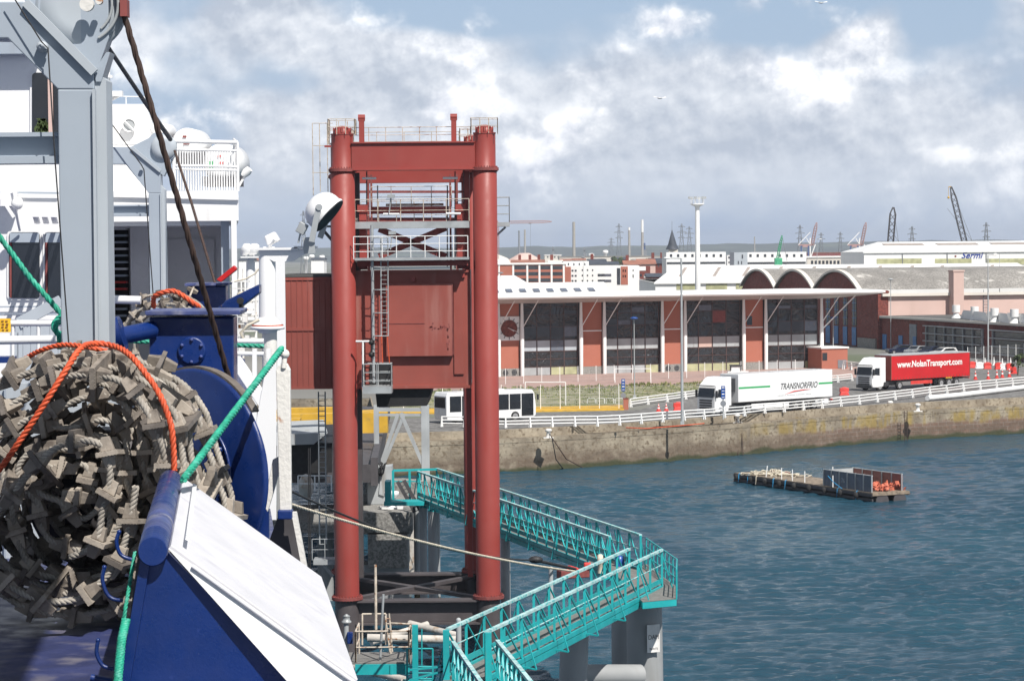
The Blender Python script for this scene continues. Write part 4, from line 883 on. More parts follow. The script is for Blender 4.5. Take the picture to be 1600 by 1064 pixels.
# ------------------------------------------------------------ white road barriers
def barrier(label, base, hgt, step=None, nr=3, name='road_barrier', px=None):
    pts = base; t = thing(name, label, 'barrier', tuple(pts[0]))
    for i, p in enumerate(pts):
        q_ = pts[min(i + 1, len(pts) - 1)]; p_ = pts[max(i - 1, 0)]; u = (q_ - p_).normalized(); n = V((-u.y, u.x, 0)); b = MB()
        b.prism([p - n * .28, p + n * .14, p + n * .05 + V((0, 0, hgt)), p - n * .07 + V((0, 0, hgt))], u * .10); b.prism([p - u * .10 - n * .10, p + u * .2 - n * .10, p + u * .1 - n * .1 + V((0, 0, hgt * .7)), p - n * .1 + V((0, 0, hgt * .7))], n * .03)
        b.build('post', 'white_paint', t)
    for k in range(nr):
        z = hgt * (.96, .64, .33)[k]; b = MB(); b.tube([p + V((0, 0, z)) for p in pts], .06, 8); b.build('rail', 'white_paint', t)
bz = RZ + .1
bp = [(690, 666.5), (725, 667)] + [(760 + x / 3.38, 450 + y / 3.38) for x, y in ((100, 738), (228, 735), (345, 733), (465, 731), (583, 730), (699, 725), (813, 717), (926, 708), (1040, 700), (1145, 693), (1252, 685), (1358, 677))] + [(1180 + x / 3.38, 450 + y / 3.38) for x, y in ((45, 662), (148, 655), (250, 645), (348, 636), (447, 625), (545, 615), (640, 603), (734, 591), (826, 580), (918, 567), (1008, 557), (1096, 545), (1184, 535), (1270, 527), (1355, 518), (1440, 511), (1530, 503))]
barrier('long white three rail barrier along the quay edge', [G(x, y, bz) for x, y in bp], .95)
barrier('white three rail barrier on the far side of the road, behind both trucks', [G(x, y, RZ) for x, y in ((984, 636), (1011, 632), (1041, 628), (1070, 624), (1100, 620), (1135, 615), (1170, 611), (1205, 607), (1240, 603), (1275, 599.5), (1308, 597.5), (1330, 595))], .85)
barrier('short white barrier behind the terminal annex by the road', [G(x, y, RZ) for x, y in ((1318, 577), (1330, 578), (1345, 580), (1358, 581))], 1.1, nr=2)
b = MB(); pts = [G(x, y, RZ + .35) for x, y in ((1449, 622), (1500, 617), (1550, 611), (1600, 605), (1650, 599))]; b.tube(pts, .28, 14); o = b.build('quay_pipe', 'white_paint'); tag(o, 'thick white pipe lying along the quay edge at right', 'pipe')
# mesh fences
def mesh_fence(label, base, hgt, m='white_paint', wires=10):
    t = thing('mesh_fence', label, 'fence', tuple(base[0])); 
    for p in base: b = MB(); b.beam(p, p + V((0, 0, hgt)), .07); b.build('post', m, t)
    b = MB()
    for a, c in zip(base, base[1:]):
        for k in range(wires): z = hgt * (.05 + .9 * k / (wires - 1)); b.beam(a + V((0, 0, z)), c + V((0, 0, z)), .014)
        n = int((c - a).length / .22)
        for k in range(1, n): q_ = a.lerp(c, k / n); b.beam(q_ + V((0, 0, hgt * .05)), q_ + V((0, 0, hgt * .95)), .010)
    b.build('wire_panel', 'galvanised', t); return t
mesh_fence('wire mesh fence with white posts beside the yellow kerb', [G(600 + i * 30.6, 641 - max(0, i - 7) * .15, RZ) for i in range(13)], 2.6)
mesh_fence('wire mesh fence with white posts along the pink paving before the glass front', [G(790 + i * 28.3, 600 - i * .95, RZ) for i in range(17)], 1.9, wires=7)
def frame_gate(label, x0, x1, y0, y1, yb):
    a = G(x0, yb, RZ); c = G(x1, yb, RZ); t = thing('tube_frame', label, 'frame', tuple(a)); z1 = P(x0, y0, a.y).z
    b = MB(); b.beam(a, V((a.x, a.y, z1)), .09); b.build('post', 'white_paint', t); b = MB(); b.beam(c, V((c.x, c.y, z1)), .09); b.build('post', 'white_paint', t); b = MB(); b.beam(V((a.x, a.y, z1)), V((c.x, c.y, z1)), .09); b.build('crossbar', 'white_paint', t)
frame_gate('white tube gate frame on the grass by the bus', 821, 884, 597, 600, 633); frame_gate('white tube gate frame before the second glass bay', 961, 1017, 576, 578, 598)
t = thing('bicycle_rack', 'row of low white hoops on the grass beside the brick pillar', 'rack', tuple(G(940, 630, RZ)))
for k in range(4):
    a = G(918 + k * 14.5, 630.5, RZ); c = G(930 + k * 14.5, 630.5, RZ); z = V((0, 0, .55)); b = MB(); b.tube([a, a + z * .8, a + z + (c - a) * .1, c + z - (c - a) * .1, c + z * .8, c], .035, 6); b.build('hoop', 'white_paint', t)
def box_px(x0, y0, x1, y1, Y, dep, m, name=None, parent=None, mb=None, bevel=0):
    a = P(x0, (y0 + y1) / 2, Y); c = P(x1, (y0 + y1) / 2, Y); top = P((x0 + x1) / 2, y0, Y).z; bot = P((x0 + x1) / 2, y1, Y).z
    b = mb or MB(); b.box(((a.x + c.x) / 2, Y + dep / 2, (top + bot) / 2), (c.x - a.x, dep, top - bot))
    if mb: return mb
    return b.build(name, m, parent, bevel=bevel)
g_ = G(978, 640, RZ); t = thing('brick_pillar', 'small red brick pillar at the end of the far barrier', 'pillar', tuple(g_)); b = MB(); b.box(g_ + V((0, 0, .55)), (.5, .5, 1.1)); b.build('shaft', 'brick_orange', t); b = MB(); b.box(g_ + V((0, 0, 1.13)), (.56, .56, .08)); b.build('cap', 'flange_red', t)
def totem(label, px, yb, yt, yl, z=RZ):
    a = G(px, yb, z); t = thing('sign_post', label, 'sign', tuple(a)); zt = P(px, yt, a.y).z; zl_ = P(px, yl, a.y).z
    b = MB(); b.cyl(a, V((a.x, a.y, zl_)), .06, 8); b.build('pole', 'steel_grey', t)
    b = MB(); b.box((a.x, a.y - .08, (zt + zl_) / 2), (.38, .1, zt - zl_)); bo = b.build('board', 'sign_blue', t)
    b = MB()
    for k in range(4): z_ = zl_ + (zt - zl_) * (k + .5) / 4; b.box((a.x, a.y - .14, z_), (.24, .01, .10 if k % 2 else .06))
    b.build('lettering', 'letter_white', bo)
    b = MB(); b.lathe(V((a.x, a.y - .06, zl_ - .45)), [(.28, 0), (.28, .05)], 20, axis=(0, -1, 0)); b.build('disc', 'pylon_grey', t)
totem('blue direction sign with a grey disc beside the brick pillar', 974, 638, 592, 611); totem('blue direction sign with a grey disc in front of the white truck cab', 1130, 655, 603, 623)
# ------------------------------------------------------------ vehicles
def wheel(t, x, y, r=.5, w=.3):
    b = MB(); b.lathe((x, y - w / 2, r), [(r * .6, 0), (r * .93, 0), (r, .05), (r, w - .05), (r * .93, w), (r * .6, w)], 22, axis=(0, 1, 0)); wb = b.build('wheel', 'tyre', t)
    b = MB(); b.lathe((x, y - w / 2 - .01, r), [(r * .58, 0), (r * .52, .06), (r * .2, .08), (r * .18, 0.0)], 18, axis=(0, 1, 0)); b.build('rim', 'rim', wb)
def truck(label, px, py, rz, kind):
    loc = G(px, py, RZ + .004); t = thing('articulated_truck', label, 'truck', (0, 0, 0)); tl = 16.4
    # cab, front at x = 0 facing -X
    b = MB(); W = 1.24
    side = [(0.12, .45), (0.0, .9), (0.03, 1.75), (.22, 2.72), (.30, 2.95), (1.05, 3.62), (1.3, 3.72), (2.25, 3.76), (2.25, .95), (1.95, .95), (1.85, .5), (.9, .4)]
    b.prism([V((x, -W, z)) for x, z in side], (0, 2 * W, 0)); cabo = b.build('cab', 'truck_white', t, bevel=.06)
    b = MB(); b.prism([V((-.0, -1.1, 1.82)), V((-.0, 1.1, 1.82)), V((.20, 1.06, 2.70)), V((.20, -1.06, 2.70))], (-.045, 0, 0)); b.build('windscreen', 'glass_dark', cabo)
    b = MB(); b.prism([V((.40, -W - .01, 1.85)), V((1.25, -W - .01, 1.75)), V((1.25, -W - .01, 2.6)), V((.5, -W - .01, 2.6))], (0, .03, 0)); b.build('side_window', 'glass_dark', cabo)
    b = MB(); b.box((-.05, 0, 2.95), (.35, 2.2, .06)); b.build('sun_visor', 'dark_plastic', cabo)
    for k in range(4): b = MB(); b.box((-.02, 0, 1.52 - k * .24), (.08, 1.7, .15)); b.build('grille_bar', 'dark_plastic', cabo)
    b = MB(); b.box((.0, 0, .52), (.14, 2.3, .34)); b.build('bumper', 'truck_white' if kind == 'white' else 'dark_plastic', cabo)
    for s in (-1, 1):
        b = MB(); b.box((.0, s * .98, .66), (.1, .36, .2)); b.build('headlight', 'rim', cabo)
        b = MB(); b.box((.1, s * 1.42, 2.15), (.14, .2, .7)); b.beam((.2, s * 1.2, 2.45), (.12, s * 1.42, 2.45), .04); b.build('mirror', 'dark_plastic', cabo)
    b = MB(); b.box((1.95, -W - .005, .72), (.01, .02, .02)); b.beam((1.42, -W - .004, .6), (1.42, -W - .004, 2.7), .015); b.build('door_seam', 'letter_grey', cabo)
    b = MB(); b.box((9.2, 0, .95), (13.8, .9, .22)); b.box((3.6, 0, .75), (3.2, 1.7, .5)); b.build('chassis', 'dark_plastic', t)
    if kind == 'white':
        b = MB(); b.box((9.75, 0, 2.6), (13.2, 2.56, 2.72)); tr = b.build('trailer_box', 'truck_white', t, bevel=.04)
        b = MB(); b.box((2.95, 0, 2.9), (.5, 1.7, 1.3)); b.build('cooling_unit', 'dark_plastic', tr)
        b = MB(); b.box((5.35, -1.285, 2.62), (6.2 - 1.9 + .0, .012, .17)); b.box((15.35, -1.285, 2.62), (2.0, .012, .17)); b.build('green_stripe', 'green_stripe', tr)
        mt = Matrix.Translation((11.5, -1.29, 2.5)) @ Matrix.Rotation(math.radians(90), 4, 'X')
        text_mesh('lettering', 'TRANSNORFRIO', .85, mt, 'letter_grey', tr, .004, shear=.3, width=5.2, bold=.012)
        b = MB(); b.tube([V((9.6, -1.29, 1.75)), V((10.8, -1.29, 1.98)), V((12.2, -1.29, 2.08)), V((13.3, -1.29, 2.08))], .04, 5, rs=[.01, .06, .05, .01]); b.build('swoosh', 'cone_red', tr)
        b = MB(); 
        for k in range(22): b.box((8.6 + k * .2 + (k // 6) * .12, -1.286, 1.64), (.12, .01, .09))
        b.build('small_lettering', 'steel_grey', tr)
        b = MB(); b.box((7.6, -1.18, .72), (5.2, .05, .55)); b.build('side_skirt', 'truck_white', t)
        b = MB(); b.box((14.9, -1.18, .78), (1.9, .05, .4)); b.build('rear_skirt', 'truck_white', t)
    else:
        b = MB(); b.box((9.75, 0, 2.52), (13.2, 2.54, 2.72)); tr = b.build('trailer_curtain', 'truck_red', t)
        b = MB(); b.box((9.75, 0, 3.94), (13.25, 2.6, .12)); b.build('trailer_roof', 'steel_grey', tr); 
        for x_ in (3.12, 16.4): b = MB(); b.box((x_, 0, 2.5), (.08, 2.58, 2.8)); b.build('end_frame', 'cabin_red', tr)
        for k in range(26): b = MB(); b.box((3.6 + k * .5, -1.285, 1.26), (.05, .02, .35)); b.build('strap', 'cabin_red', tr)
        mt = Matrix.Translation((9.6, -1.29, 2.85)) @ Matrix.Rotation(math.radians(90), 4, 'X'); text_mesh('lettering', 'www.NolanTransport.com', 1.0, mt, 'letter_white', tr, .004, width=11.0, bold=.03)
        b = MB(); b.box((8.2, -1.2, .75), (3.6, .05, .4)); b.build('side_guard', 'cone_red', t); b = MB(); b.box((12.8, -1.24, 1.08), (1.0, .04, .16)); b.build('marker_board', 'yellow_paint', t)
    for s in (-1, 1):
        for x in (1.35, 4.6): wheel(t, x, s * 1.05)
        for x in (11.6, 12.9, 14.2) if kind == 'red' else (11.2, 12.5, 13.8): wheel(t, x, s * 1.05)
    b = MB(); b.box((16.4, 0, .95), (.08, 2.4, .16)); b.build('rear_bumper', 'cone_red', t)
    t.location = loc; t.rotation_euler = (0, 0, rz); return t
truck('white articulated refrigerated truck with a green stripe and grey lettering', 1103, 650, math.radians(39), 'white')
truck('white cab articulated truck with a red curtain trailer and white lettering', 1350, 611, math.radians(38), 'red')
def bus(label, px, py, rz):
    t = thing('bus', label, 'bus', (0, 0, 0)); Lb = 9.7; W = 1.25
    side = [(0.1, .35), (0, .8), (0, 2.6), (.15, 2.95), (9.3, 2.95), (9.55, 2.6), (9.72, 1.4), (9.7, .5), (9.5, .35)]
    b = MB(); b.prism([V((x, -W, z)) for x, z in side], (0, 2 * W, 0)); bo = b.build('body', 'truck_white', t, bevel=.08)
    for k, (x0, x1) in enumerate(((.35, 1.55), (1.65, 2.8), (2.9, 4.1), (4.2, 5.4), (5.5, 6.7), (6.8, 8.0), (8.1, 9.4))):
        b = MB(); z0 = 1.15 if k not in (1, 6) else .5; b.box(((x0 + x1) / 2, -W - .01, (z0 + 2.6) / 2), (x1 - x0, .05, 2.6 - z0)); b.build('window' if k not in (1, 6) else 'door', 'glass_dark', bo)
    b = MB(); b.prism([V((9.74, -1.1, 1.2)), V((9.74, 1.1, 1.2)), V((9.58, 1.1, 2.6)), V((9.58, -1.1, 2.6))], (.03, 0, 0)); b.build('windscreen', 'glass_dark', bo); b = MB(); b.box((-.02, 0, 2.0), (.06, 2.0, 1.0)); b.build('rear_window', 'glass_dark', bo)
    b = MB(); b.box((5, 0, 3.02), (3.0, 1.5, .16)); b.build('roof_unit', 'truck_white', bo)
    for x in (2.2, 7.4):
        for s in (-1, 1): wheel(t, x, s * 1.12, .48)
    b = MB(); b.box((9.85, -1.35, 2.2), (.12, .2, .5)); b.beam((9.6, -1.2, 2.6), (9.85, -1.35, 2.45), .04); b.build('mirror', 'dark_plastic', t)
    t.location = G(px, py, RZ + .004); t.rotation_euler = (0, 0, rz); return t
bus('white single deck bus passing behind the right red column', 688, 662, math.radians(30))
def car(label, px, py, rz, m, est=False):
    t = thing('parked_car', label, 'car', (0, 0, 0), group='cars parked by the brick wing')
    low_ = [(0, .35), (0.02, .75), (.15, .88), (1.15, .98), (1.9, 1.4), (2.3, 1.46), (3.4 if not est else 3.9, 1.44), (4.1, 1.02 if not est else 1.1), (4.3, .9), (4.35, .4), (4.2, .28), (.2, .25)]
    b = MB(); b.prism([V((x, -.85, z)) for x, z in low_], (0, 1.7, 0)); bo = b.build('body', m, t, bevel=.07)
    b = MB(); b.prism([V((1.45, -.862, 1.0)), V((1.95, -.862, 1.34)), V((3.45, -.862, 1.35)), V((3.85, -.862, 1.02))], (0, .02, 0)); b.build('side_window', 'glass_dark', bo)
    b = MB(); b.prism([V((1.2, -.7, 1.0)), V((1.2, .7, 1.0)), V((1.82, .62, 1.37)), V((1.82, -.62, 1.37))], (-.03, 0, .03)); b.build('windscreen', 'glass_dark', bo)
    for s in (-1, 1):
        b = MB(); b.box((.03, s * .62, .68), (.08, .3, .13)); b.build('headlight', 'rim', bo)
        for x in (.8, 3.5): wheel(t, x, s * .78, .31, .2)
    t.location = G(px, py, RZ + .004); t.rotation_euler = (0, 0, rz); return t
car('dark navy car parked by the brick wing, nearest the lamp post', 1386, 553.5, math.radians(12), 'car_navy', True)
car('silver car parked second in the row by the brick wing', 1419, 556, math.radians(48), 'car_silver'); car('dark car parked third in the row by the brick wing', 1440, 557, math.radians(48), 'car_navy'); car('white car parked last in the row, behind the red trailer', 1456, 559, math.radians(30), 'car_white', True)
# dark outlined handrail clutter behind the white trailer
t = thing('forklift', 'small white service tractor behind the white trailer', 'vehicle', tuple(G(1149, 592, RZ)))
a = G(1149, 592, RZ); b = MB(); b.box(a + V((0, 0, 1.7)), (1.4, 1.4, .1)); 
for dx in (-.6, .6):
    for dy in (-.6, .6): b.beam(a + V((dx, dy, .8)), a + V((dx, dy, 1.7)), .08)
b.build('cab_frame', 'dark_plastic', t); b = MB(); b.box(a + V((.3, 0, .7)), (2.6, 1.3, .6)); b.box(a + V((0, 0, 1.3)), (1.1, 1.1, .6)); b.build('body', 'truck_white', t)
b = MB()
for dx in (-.7, 1.2): b.lathe(a + V((dx, -.8, .4)), [(.4, 0), (.4, .25)], 14, axis=(0, 1, 0))
b.build('wheels', 'tyre', t)
# cones and plastic barriers
def cone(label, px, py, big=True, m='cone_red', grp='red and white traffic cones'):
    a = G(px, py, RZ + .004); hgt = 1.15 if big else .75; t = thing('traffic_cone', label, 'traffic cone', tuple(a), group=grp); b = MB()
    b.box(a + V((0, 0, .04)), (.5, .5, .08)); b.lathe(a, [(.2, .08), (.14, hgt * .35)], 12); b.lathe(a, [(.11, hgt * .55), (.08, hgt * .75)], 12); b.lathe(a, [(.06, hgt * .92), (.04, hgt)], 12); b.build('cone_body', m, t)
    b = MB(); b.lathe(a, [(.14, hgt * .35), (.11, hgt * .55)], 12); b.lathe(a, [(.08, hgt * .75), (.06, hgt * .92)], 12); b.build('bands', 'letter_white', t)
for i, (x, y, l_) in enumerate(((1524, 593, 'red banded cone nearest the red trailer rear'), (1544, 592.5, 'red banded cone under the tall lamp post'), (1557.5, 591, 'left of two red banded cones standing close together'), (1566, 590, 'right of two red banded cones standing close together'), (1577, 589, 'low red cone in front of the piled plastic barriers'), (1029, 642.5, 'small red cone on the road left of the quay lamp post'), (1041, 642, 'smaller red cone close to the quay lamp post'))):
    cone(l_, x, y, i < 5)
for i, (x, y, l_) in enumerate(((1526, 575, 'tall white cone just right of the red trailer'), (1539, 572, 'tall white cone left of the lamp post foot'), (1553, 571, 'tall white cone right of the lamp post foot'), (1566, 573, 'tall white cone between the plastic barriers'), (1579, 572, 'tall white cone behind the right plastic barrier'), (1592, 572, 'tall white cone nearest the right edge'))):
    cone(l_, x, y, True, 'white_paint', 'tall white cones by the fence')
def pbar(label, px, py, rz, m):
    b = MB(); R_ = Matrix.Rotation(rz, 3, 'Z'); a = G(px, py, RZ + .004); b.box(a + V((0, 0, .2)), (1.1, .5, .4), R_, .7); b.box(a + V((0, 0, .6)), (1.08, .3, .44), R_, .9); b.box(a + V((0, 0, .85)), (.5, .2, .1), R_); o = b.build('plastic_barrier', m, bevel=.03); tag(o, label, 'barrier', 'plastic road barriers')
for x, y, rz, m_, l_ in ((1519, 575, .2, 'cone_red', 'red plastic barrier touching the red trailer end'), (1531, 576, -.1, 'white_paint', 'white plastic barrier left of the lamp post foot'), (1543, 576.5, .1, 'cone_red', 'red plastic barrier right at the lamp post foot'), (1560, 577, .3, 'cone_red', 'red plastic barrier half way to the right edge'), (1569, 578, -.2, 'white_paint', 'white plastic barrier between two red ones'), (1577, 578, .4, 'cone_red', 'red plastic barrier right of the white one'), (1584, 584, .9, 'cone_red', 'red plastic barrier turned toward the road at the end of the row'),
                     (1060, 642, .1, 'cone_red', 'red plastic barrier on the road just left of the white truck'), (1319, 617.5, .2, 'cone_red', 'red plastic barrier right behind the white trailer')):
    pbar(l_, x, y, rz, m_)
for i, (x0, y0, x1, y1) in enumerate(((1512, 572, 1600, 566), (1497, 555, 1620, 548))):
    mesh_fence(('wire fence with white posts behind the cones at far right', 'second wire fence with white posts nearest the brick wing')[i], [G(x0 + (x1 - x0) * k / 7, y0 + (y1 - y0) * k / 7, RZ) for k in range(8)], 2.6, wires=9)
tree('small bush growing against the fence at the far right', 1590, 550, 300, 18, 77, name='bush', n=500, ls=.12)
# bollards, ladder and ropes on the quay
def bollard(label, px, py, z):
    a = G(px, py, z); t = thing('bollard', label, 'bollard', tuple(a), group='white bollards on the quay'); b = MB(); b.lathe(a, [(.3, 0), (.2, .15), (.18, .55), (.3, .62), (.3, .78), (.15, .85)], 16); b.build('post', 'rusty_white', t); b = MB(); b.box(a + V((0, 0, .04)), (.9, .7, .07)); b.build('base_plate', 'rusty_white', t); return a
a = bollard('white bollard with two hanging chains at the left part of the quay', 857, 684.5, 3.0); 
for k, (x1, y1, l_) in enumerate(((880, 732, 'dark chain hanging straight from the left bollard to the water'), (912, 731, 'rusty rope slanting right from the left bollard to the water'))):
    b = MB(); e = G(x1, y1, 0); b.tube([a + V((.1, -.2, .4)), a + V((.3, -.75, .1)), a.lerp(e, .5) + V((0, -.35, -.5)), e + V((0, -.1, 0))], .045, 6); tag(b.build('mooring_chain', 'wire_brown' if k else 'wire_black'), l_, 'chain')
a = bollard('white bollard with a stained base below the white truck', 1152, 660.5, 3.0); b = MB(); e = G(1153, 711, 0); b.tube([a + V((-.1, -.3, .4)), a + V((-.1, -.8, 0)), e], .05, 6); b.tube([a + V((.25, -.3, .4)), a + V((.3, -.8, 0)), e + V((.5, 0, 0))], .045, 6); tag(b.build('mooring_chain', 'wire_brown'), 'pair of dark chains hanging below the stained bollard', 'chain')
bollard('slim white bollard on the quay below the red truck', 1391, 639, 3.0); bollard('small pale bollard right of the wall ladder', 1434, 643, 3.0)
for px, yt, yb, l_ in ((1414, 641, 689, 'rusty iron ladder fixed to the quay wall under the red truck'), (1192, 654, 706, 'thin dark ladder on the brick patch of the quay wall')):
    a = G(px, yb, 0); n = V((.6, -.8, 0)); u = V((.8, .6, 0)); t = thing('quay_ladder', l_, 'ladder', tuple(a)); b = MB()
    for s in (-.2, .2): b.beam(a + n * .12 + u * s + V((0, 0, -.3)), a + n * .12 + u * s + V((0, 0, 3.1)), .06)
    b.build('stringer', 'wire_brown', t); b = MB()
    for k in range(9): b.beam(a + n * .12 - u * .2 + V((0, 0, .2 + k * .33)), a + n * .12 + u * .2 + V((0, 0, .2 + k * .33)), .04)
    b.build('rungs', 'wire_brown', t)
b = MB(); b.tube([G(x, y, RZ + .13) for x, y in ((978, 668), (1010, 669.5), (1040, 667), (1075, 664), (1100, 661.5))], .05, 6); tag(b.build('hose', 'rope_orange'), 'orange rope lying along the quay edge by the lamp post', 'rope')
# ------------------------------------------------------------ barge
BA = G(1147, 752, 0); BB = G(1363, 785, 0); bu = (BB - BA); bl_ = bu.length; bu.normalize(); bn_ = V((bu.y, -bu.x, 0)) * -1
BF = FR(BA, bu, bn_); bw_ = 3.5   # d goes away from the camera
barge = thing('work_barge', 'long flat wooden work barge floating on black drums', 'barge', tuple(BA))
b = MB(); BF.box(b, 0, bl_, 0, bw_, .62, .74); b.build('deck', 'wood_barge', barge)
b = MB(); BF.box(b, 0, bl_, -.06, .14, .42, .66); BF.box(b, -.02, bl_, -.03, .1, .08, .25); BF.box(b, 0, bl_, bw_ - .1, bw_ + .06, .4, .66); b.build('rubbing_timber', 'crane_dark', barge)
for d in (.95, 2.6):
    b = MB(); b.lathe(BF.p(.1, d, .05), [(.62, 0), (.62, bl_ - .12)], 18, axis=tuple(bu)); fl = b.build('float_drum', 'black', barge); b = MB(); b.lathe(BF.p(bl_ - .04, d, .05), [(.6, 0), (.6, .05)], 18, axis=tuple(bu)); b.build('drum_end', 'crane_dark', fl)
b = MB(); BF.box(b, bl_ - .06, bl_ + .06, 0, bw_, .5, .68); b.build('end_timber', 'wood_barge', barge)
for k in range(9):
    b = MB(); s = .6 + k * bl_ / 9.2; b.lathe(BF.p(s, -.12, .2), [(.14, 0), (.22, .1), (.22, .35), (.14, .45)], 10, axis=(0, 0, 1)); b.build('tyre_fender', 'tyre', barge)
for k, s in enumerate((.9, 2.3, 3.6, 6.2, 8.0, bl_ * .77, bl_ * .9)):
    b = MB(); b.rope([BF.p(s, .05, .76), BF.p(s + .02, -.1, .7), BF.p(s + .05, -.14, .35), BF.p(s - .05, -.12, .05)], .035, .3); b.build('lashing', 'rope_blue' if k != 2 else 'rope_cream', barge)
bd = thing('open_skip', 'open grey blue metal skip on the right half of the barge', 'skip', tuple(BF.p(bl_ * .76, 1.7, .74)))
s0, s1 = bl_ * .655, bl_ * 1.0 - .35; h_ = 1.25
def stave(d, m, nm, seg):
    b = MB(); BF.box(b, s0, s1, d, d + .06, .75, .75 + h_); w_ = b.build(nm, m, bd)
    b = MB()
    for k in range(seg + 1): s = s0 + (s1 - s0) * k / seg; BF.box(b, s - .05, s + .05, d - .07, d, .75, .75 + h_ + .08)
    BF.box(b, s0, s1, d - .05, d + .1, .75 + h_, .8 + h_); b.build('rib', 'steel_grey', w_)
stave(.22, 'bin_blue', 'front_panel', 6); stave(bw_ - .45, 'bin_inside', 'back_panel', 5)
b = MB(); BF.box(b, s0, s0 + .06, .28, bw_ - .45, .75, .75 + h_); b.build('end_panel', 'steel_grey', bd)
pp = BF.p(s0 + (s1 - s0) * .42, .145, 1.35)
an_b = math.atan2(bu.y, bu.x); text_mesh('lettering', '76', .5, Matrix.Translation(pp) @ Matrix.Rotation(an_b, 4, 'Z') @ Matrix.Rotation(math.radians(90), 4, 'X'), 'steel_grey', bd, .003)
b = MB(); rn = random.Random(4)
for k in range(70):
    c = BF.p(s1 - .1 - abs(rn.gauss(0, .7)), 1.7 + rn.gauss(0, .5), .8 + rn.random() * .55); r_ = rn.uniform(.12, .28); u = V((rn.gauss(0, 1), rn.gauss(0, 1), rn.gauss(0, 1))).normalized(); v_ = u.orthogonal().normalized(); b.add([c + u * r_, c + v_ * r_, c - u * r_, c - v_ * r_, c + u.cross(v_) * r_ * .6], [(0, 1, 4), (1, 2, 4), (2, 3, 4), (3, 0, 4), (0, 3, 2, 1)])
tag(b.build('fishing_net', 'net_orange'), 'crumpled orange net heaped in the open end of the skip', 'net')
for k, (s, d, l_) in enumerate(((5.2 * .9, .2, 'leaning white stake at the front edge, nearest the yellow ropes'), (bl_ * .43, .2, 'short white stake on the front edge left of the skip'), (bl_ * .52, .2, 'white stake on the front edge just left of the skip corner'), (bl_ * .5, 3.2, 'tall white stake on the back edge left of the skip'), (bl_ * .6, 1.2, 'short stake standing against the left end of the skip'), (bl_ * .73, .05, 'white stake with blue line in front of the skip side'), (bl_ * .35, .2, 'white stake on the front edge amid the rope heap'))):
    b = MB(); a = BF.p(s, d, .72); b.beam(a, a + V((.12 if k == 0 else 0, 0, .95 if k != 3 else 1.15)), .07); tag(b.build('stake', 'white_paint'), l_, 'stake')
b = MB(); hp = []
for k in range(30):
    c = BF.p(1.0 + abs(rn.gauss(2.6, 1.5)), 1.8 + rn.gauss(0, .7), .78 + rn.random() * .22); r_ = rn.uniform(.2, .5); n0_ = rn.uniform(0, 6)
    hp += [c + V((math.cos(n0_ + a * .5) * r_, math.sin(n0_ + a * .5) * r_, .1 * math.sin(a * 1.3 + k))) for a in range(14)]
b.tube(hp, .035, 5)
tag(b.build('rope_heap', 'rope_cream'), 'tangle of cream and yellow ropes heaped on the left half of the barge', 'rope')
b = MB(); 
for k in range(12): c = BF.p(2 + rn.random() * 2, 2.4 + rn.random() * .6, .8 + rn.random() * .1); b.box(c, (rn.uniform(.3, .8), .12, .1), Matrix.Rotation(rn.uniform(0, 3), 3, 'Z'))
tag(b.build('rusty_scrap', 'flange_red'), 'rusty scrap bars lying on the back of the barge', 'scrap')
b = MB(); b.tube([BF.p(bl_ * .7, -.02, 1.6), BF.p(bl_ * .74, -.08, 1.2), BF.p(bl_ * .8, -.05, .74)], .03, 5); tag(b.build('blue_line', 'rope_blue'), 'blue line slung in front of the skip side', 'rope')
# ------------------------------------------------------------ red linkspan tower
YT = 112.0
def Z(py, Y=YT): return P(700, py, Y).z
def X(px, Y=YT, py=560): return P(px, py, Y).x
SH = V((-0.078, 0.997, 0))            # axis of the berth, going back
tw = thing('lifting_tower', 'tall red steel portal tower that lifts the ferry ramp, with round columns and platforms', 'lifting tower', (X(650), YT, 0))
XL, XR = X(538.5), X(760)
zt = Z(210)
for nm, x, dy in (('a', XL, 0), ('b', XR, 0), ('c', XL, 9.3), ('d', XR, 9.3)):
    o = V((x, YT, 0)) + SH * dy; r = .57; top = zt
    b = MB(); b.lathe(o, [(r, Z(932)), (r, Z(266)), (r * .91, Z(264)), (r * .91, top)], 32); cm = b.build('round_column', 'tower_red', tw)
    b = MB(); b.lathe(o, [(r * .97, -3), (r * .97, Z(934))], 32); b.build('column_foot', 'pitch_black', cm)
    for z, rr in ((Z(932), .74), (Z(265), .66)):
        b = MB(); b.lathe(o, [(rr, z - .07), (rr, z + .07)], 32)
        for k in range(28): a = k * 2 * math.pi / 28; b.cyl(o + V((math.cos(a) * (rr - .08), math.sin(a) * (rr - .08), z - .13)), o + V((math.cos(a) * (rr - .08), math.sin(a) * (rr - .08), z + .14)), .028, 5)
        b.build('bolted_flange', 'flange_red', cm)
    b = MB(); b.lathe(o, [(r * .95, top), (r * .95, top + .06)], 24); b.lathe(o, [(.40, top + .06), (.38, top + .3), (.15, top + .42)], 16)
    for k in range(8): a = k * .785; b.box(o + V((math.cos(a) * .40, math.sin(a) * .40, top + .2)), (.05, .05, .3))
    b.build('column_cap', 'tower_red', cm)
    b = MB(); rail_mb(b, [o + V((-.62, -.62, top)), o + V((.62, -.62, top)), o + V((.62, .62, top)), o + V((-.62, .62, top)), o + V((-.62, -.62, top))], .72, 2, .45, .018); b.build('column_top_cage', 'rusty_rail', cm)
def ibeam(p, q, h, w, m, nm, par=tw, t=.05):
    p = V(p); q = V(q); b = MB(); u = V((0, 0, h / 2)); b.beam(p + u, q + u, w, t); b.beam(p - u, q - u, w, t); b.beam(p, q, t, h - t)
    return b.build(nm, m, par)
gx0, gx1 = XL + .5, XR - .5
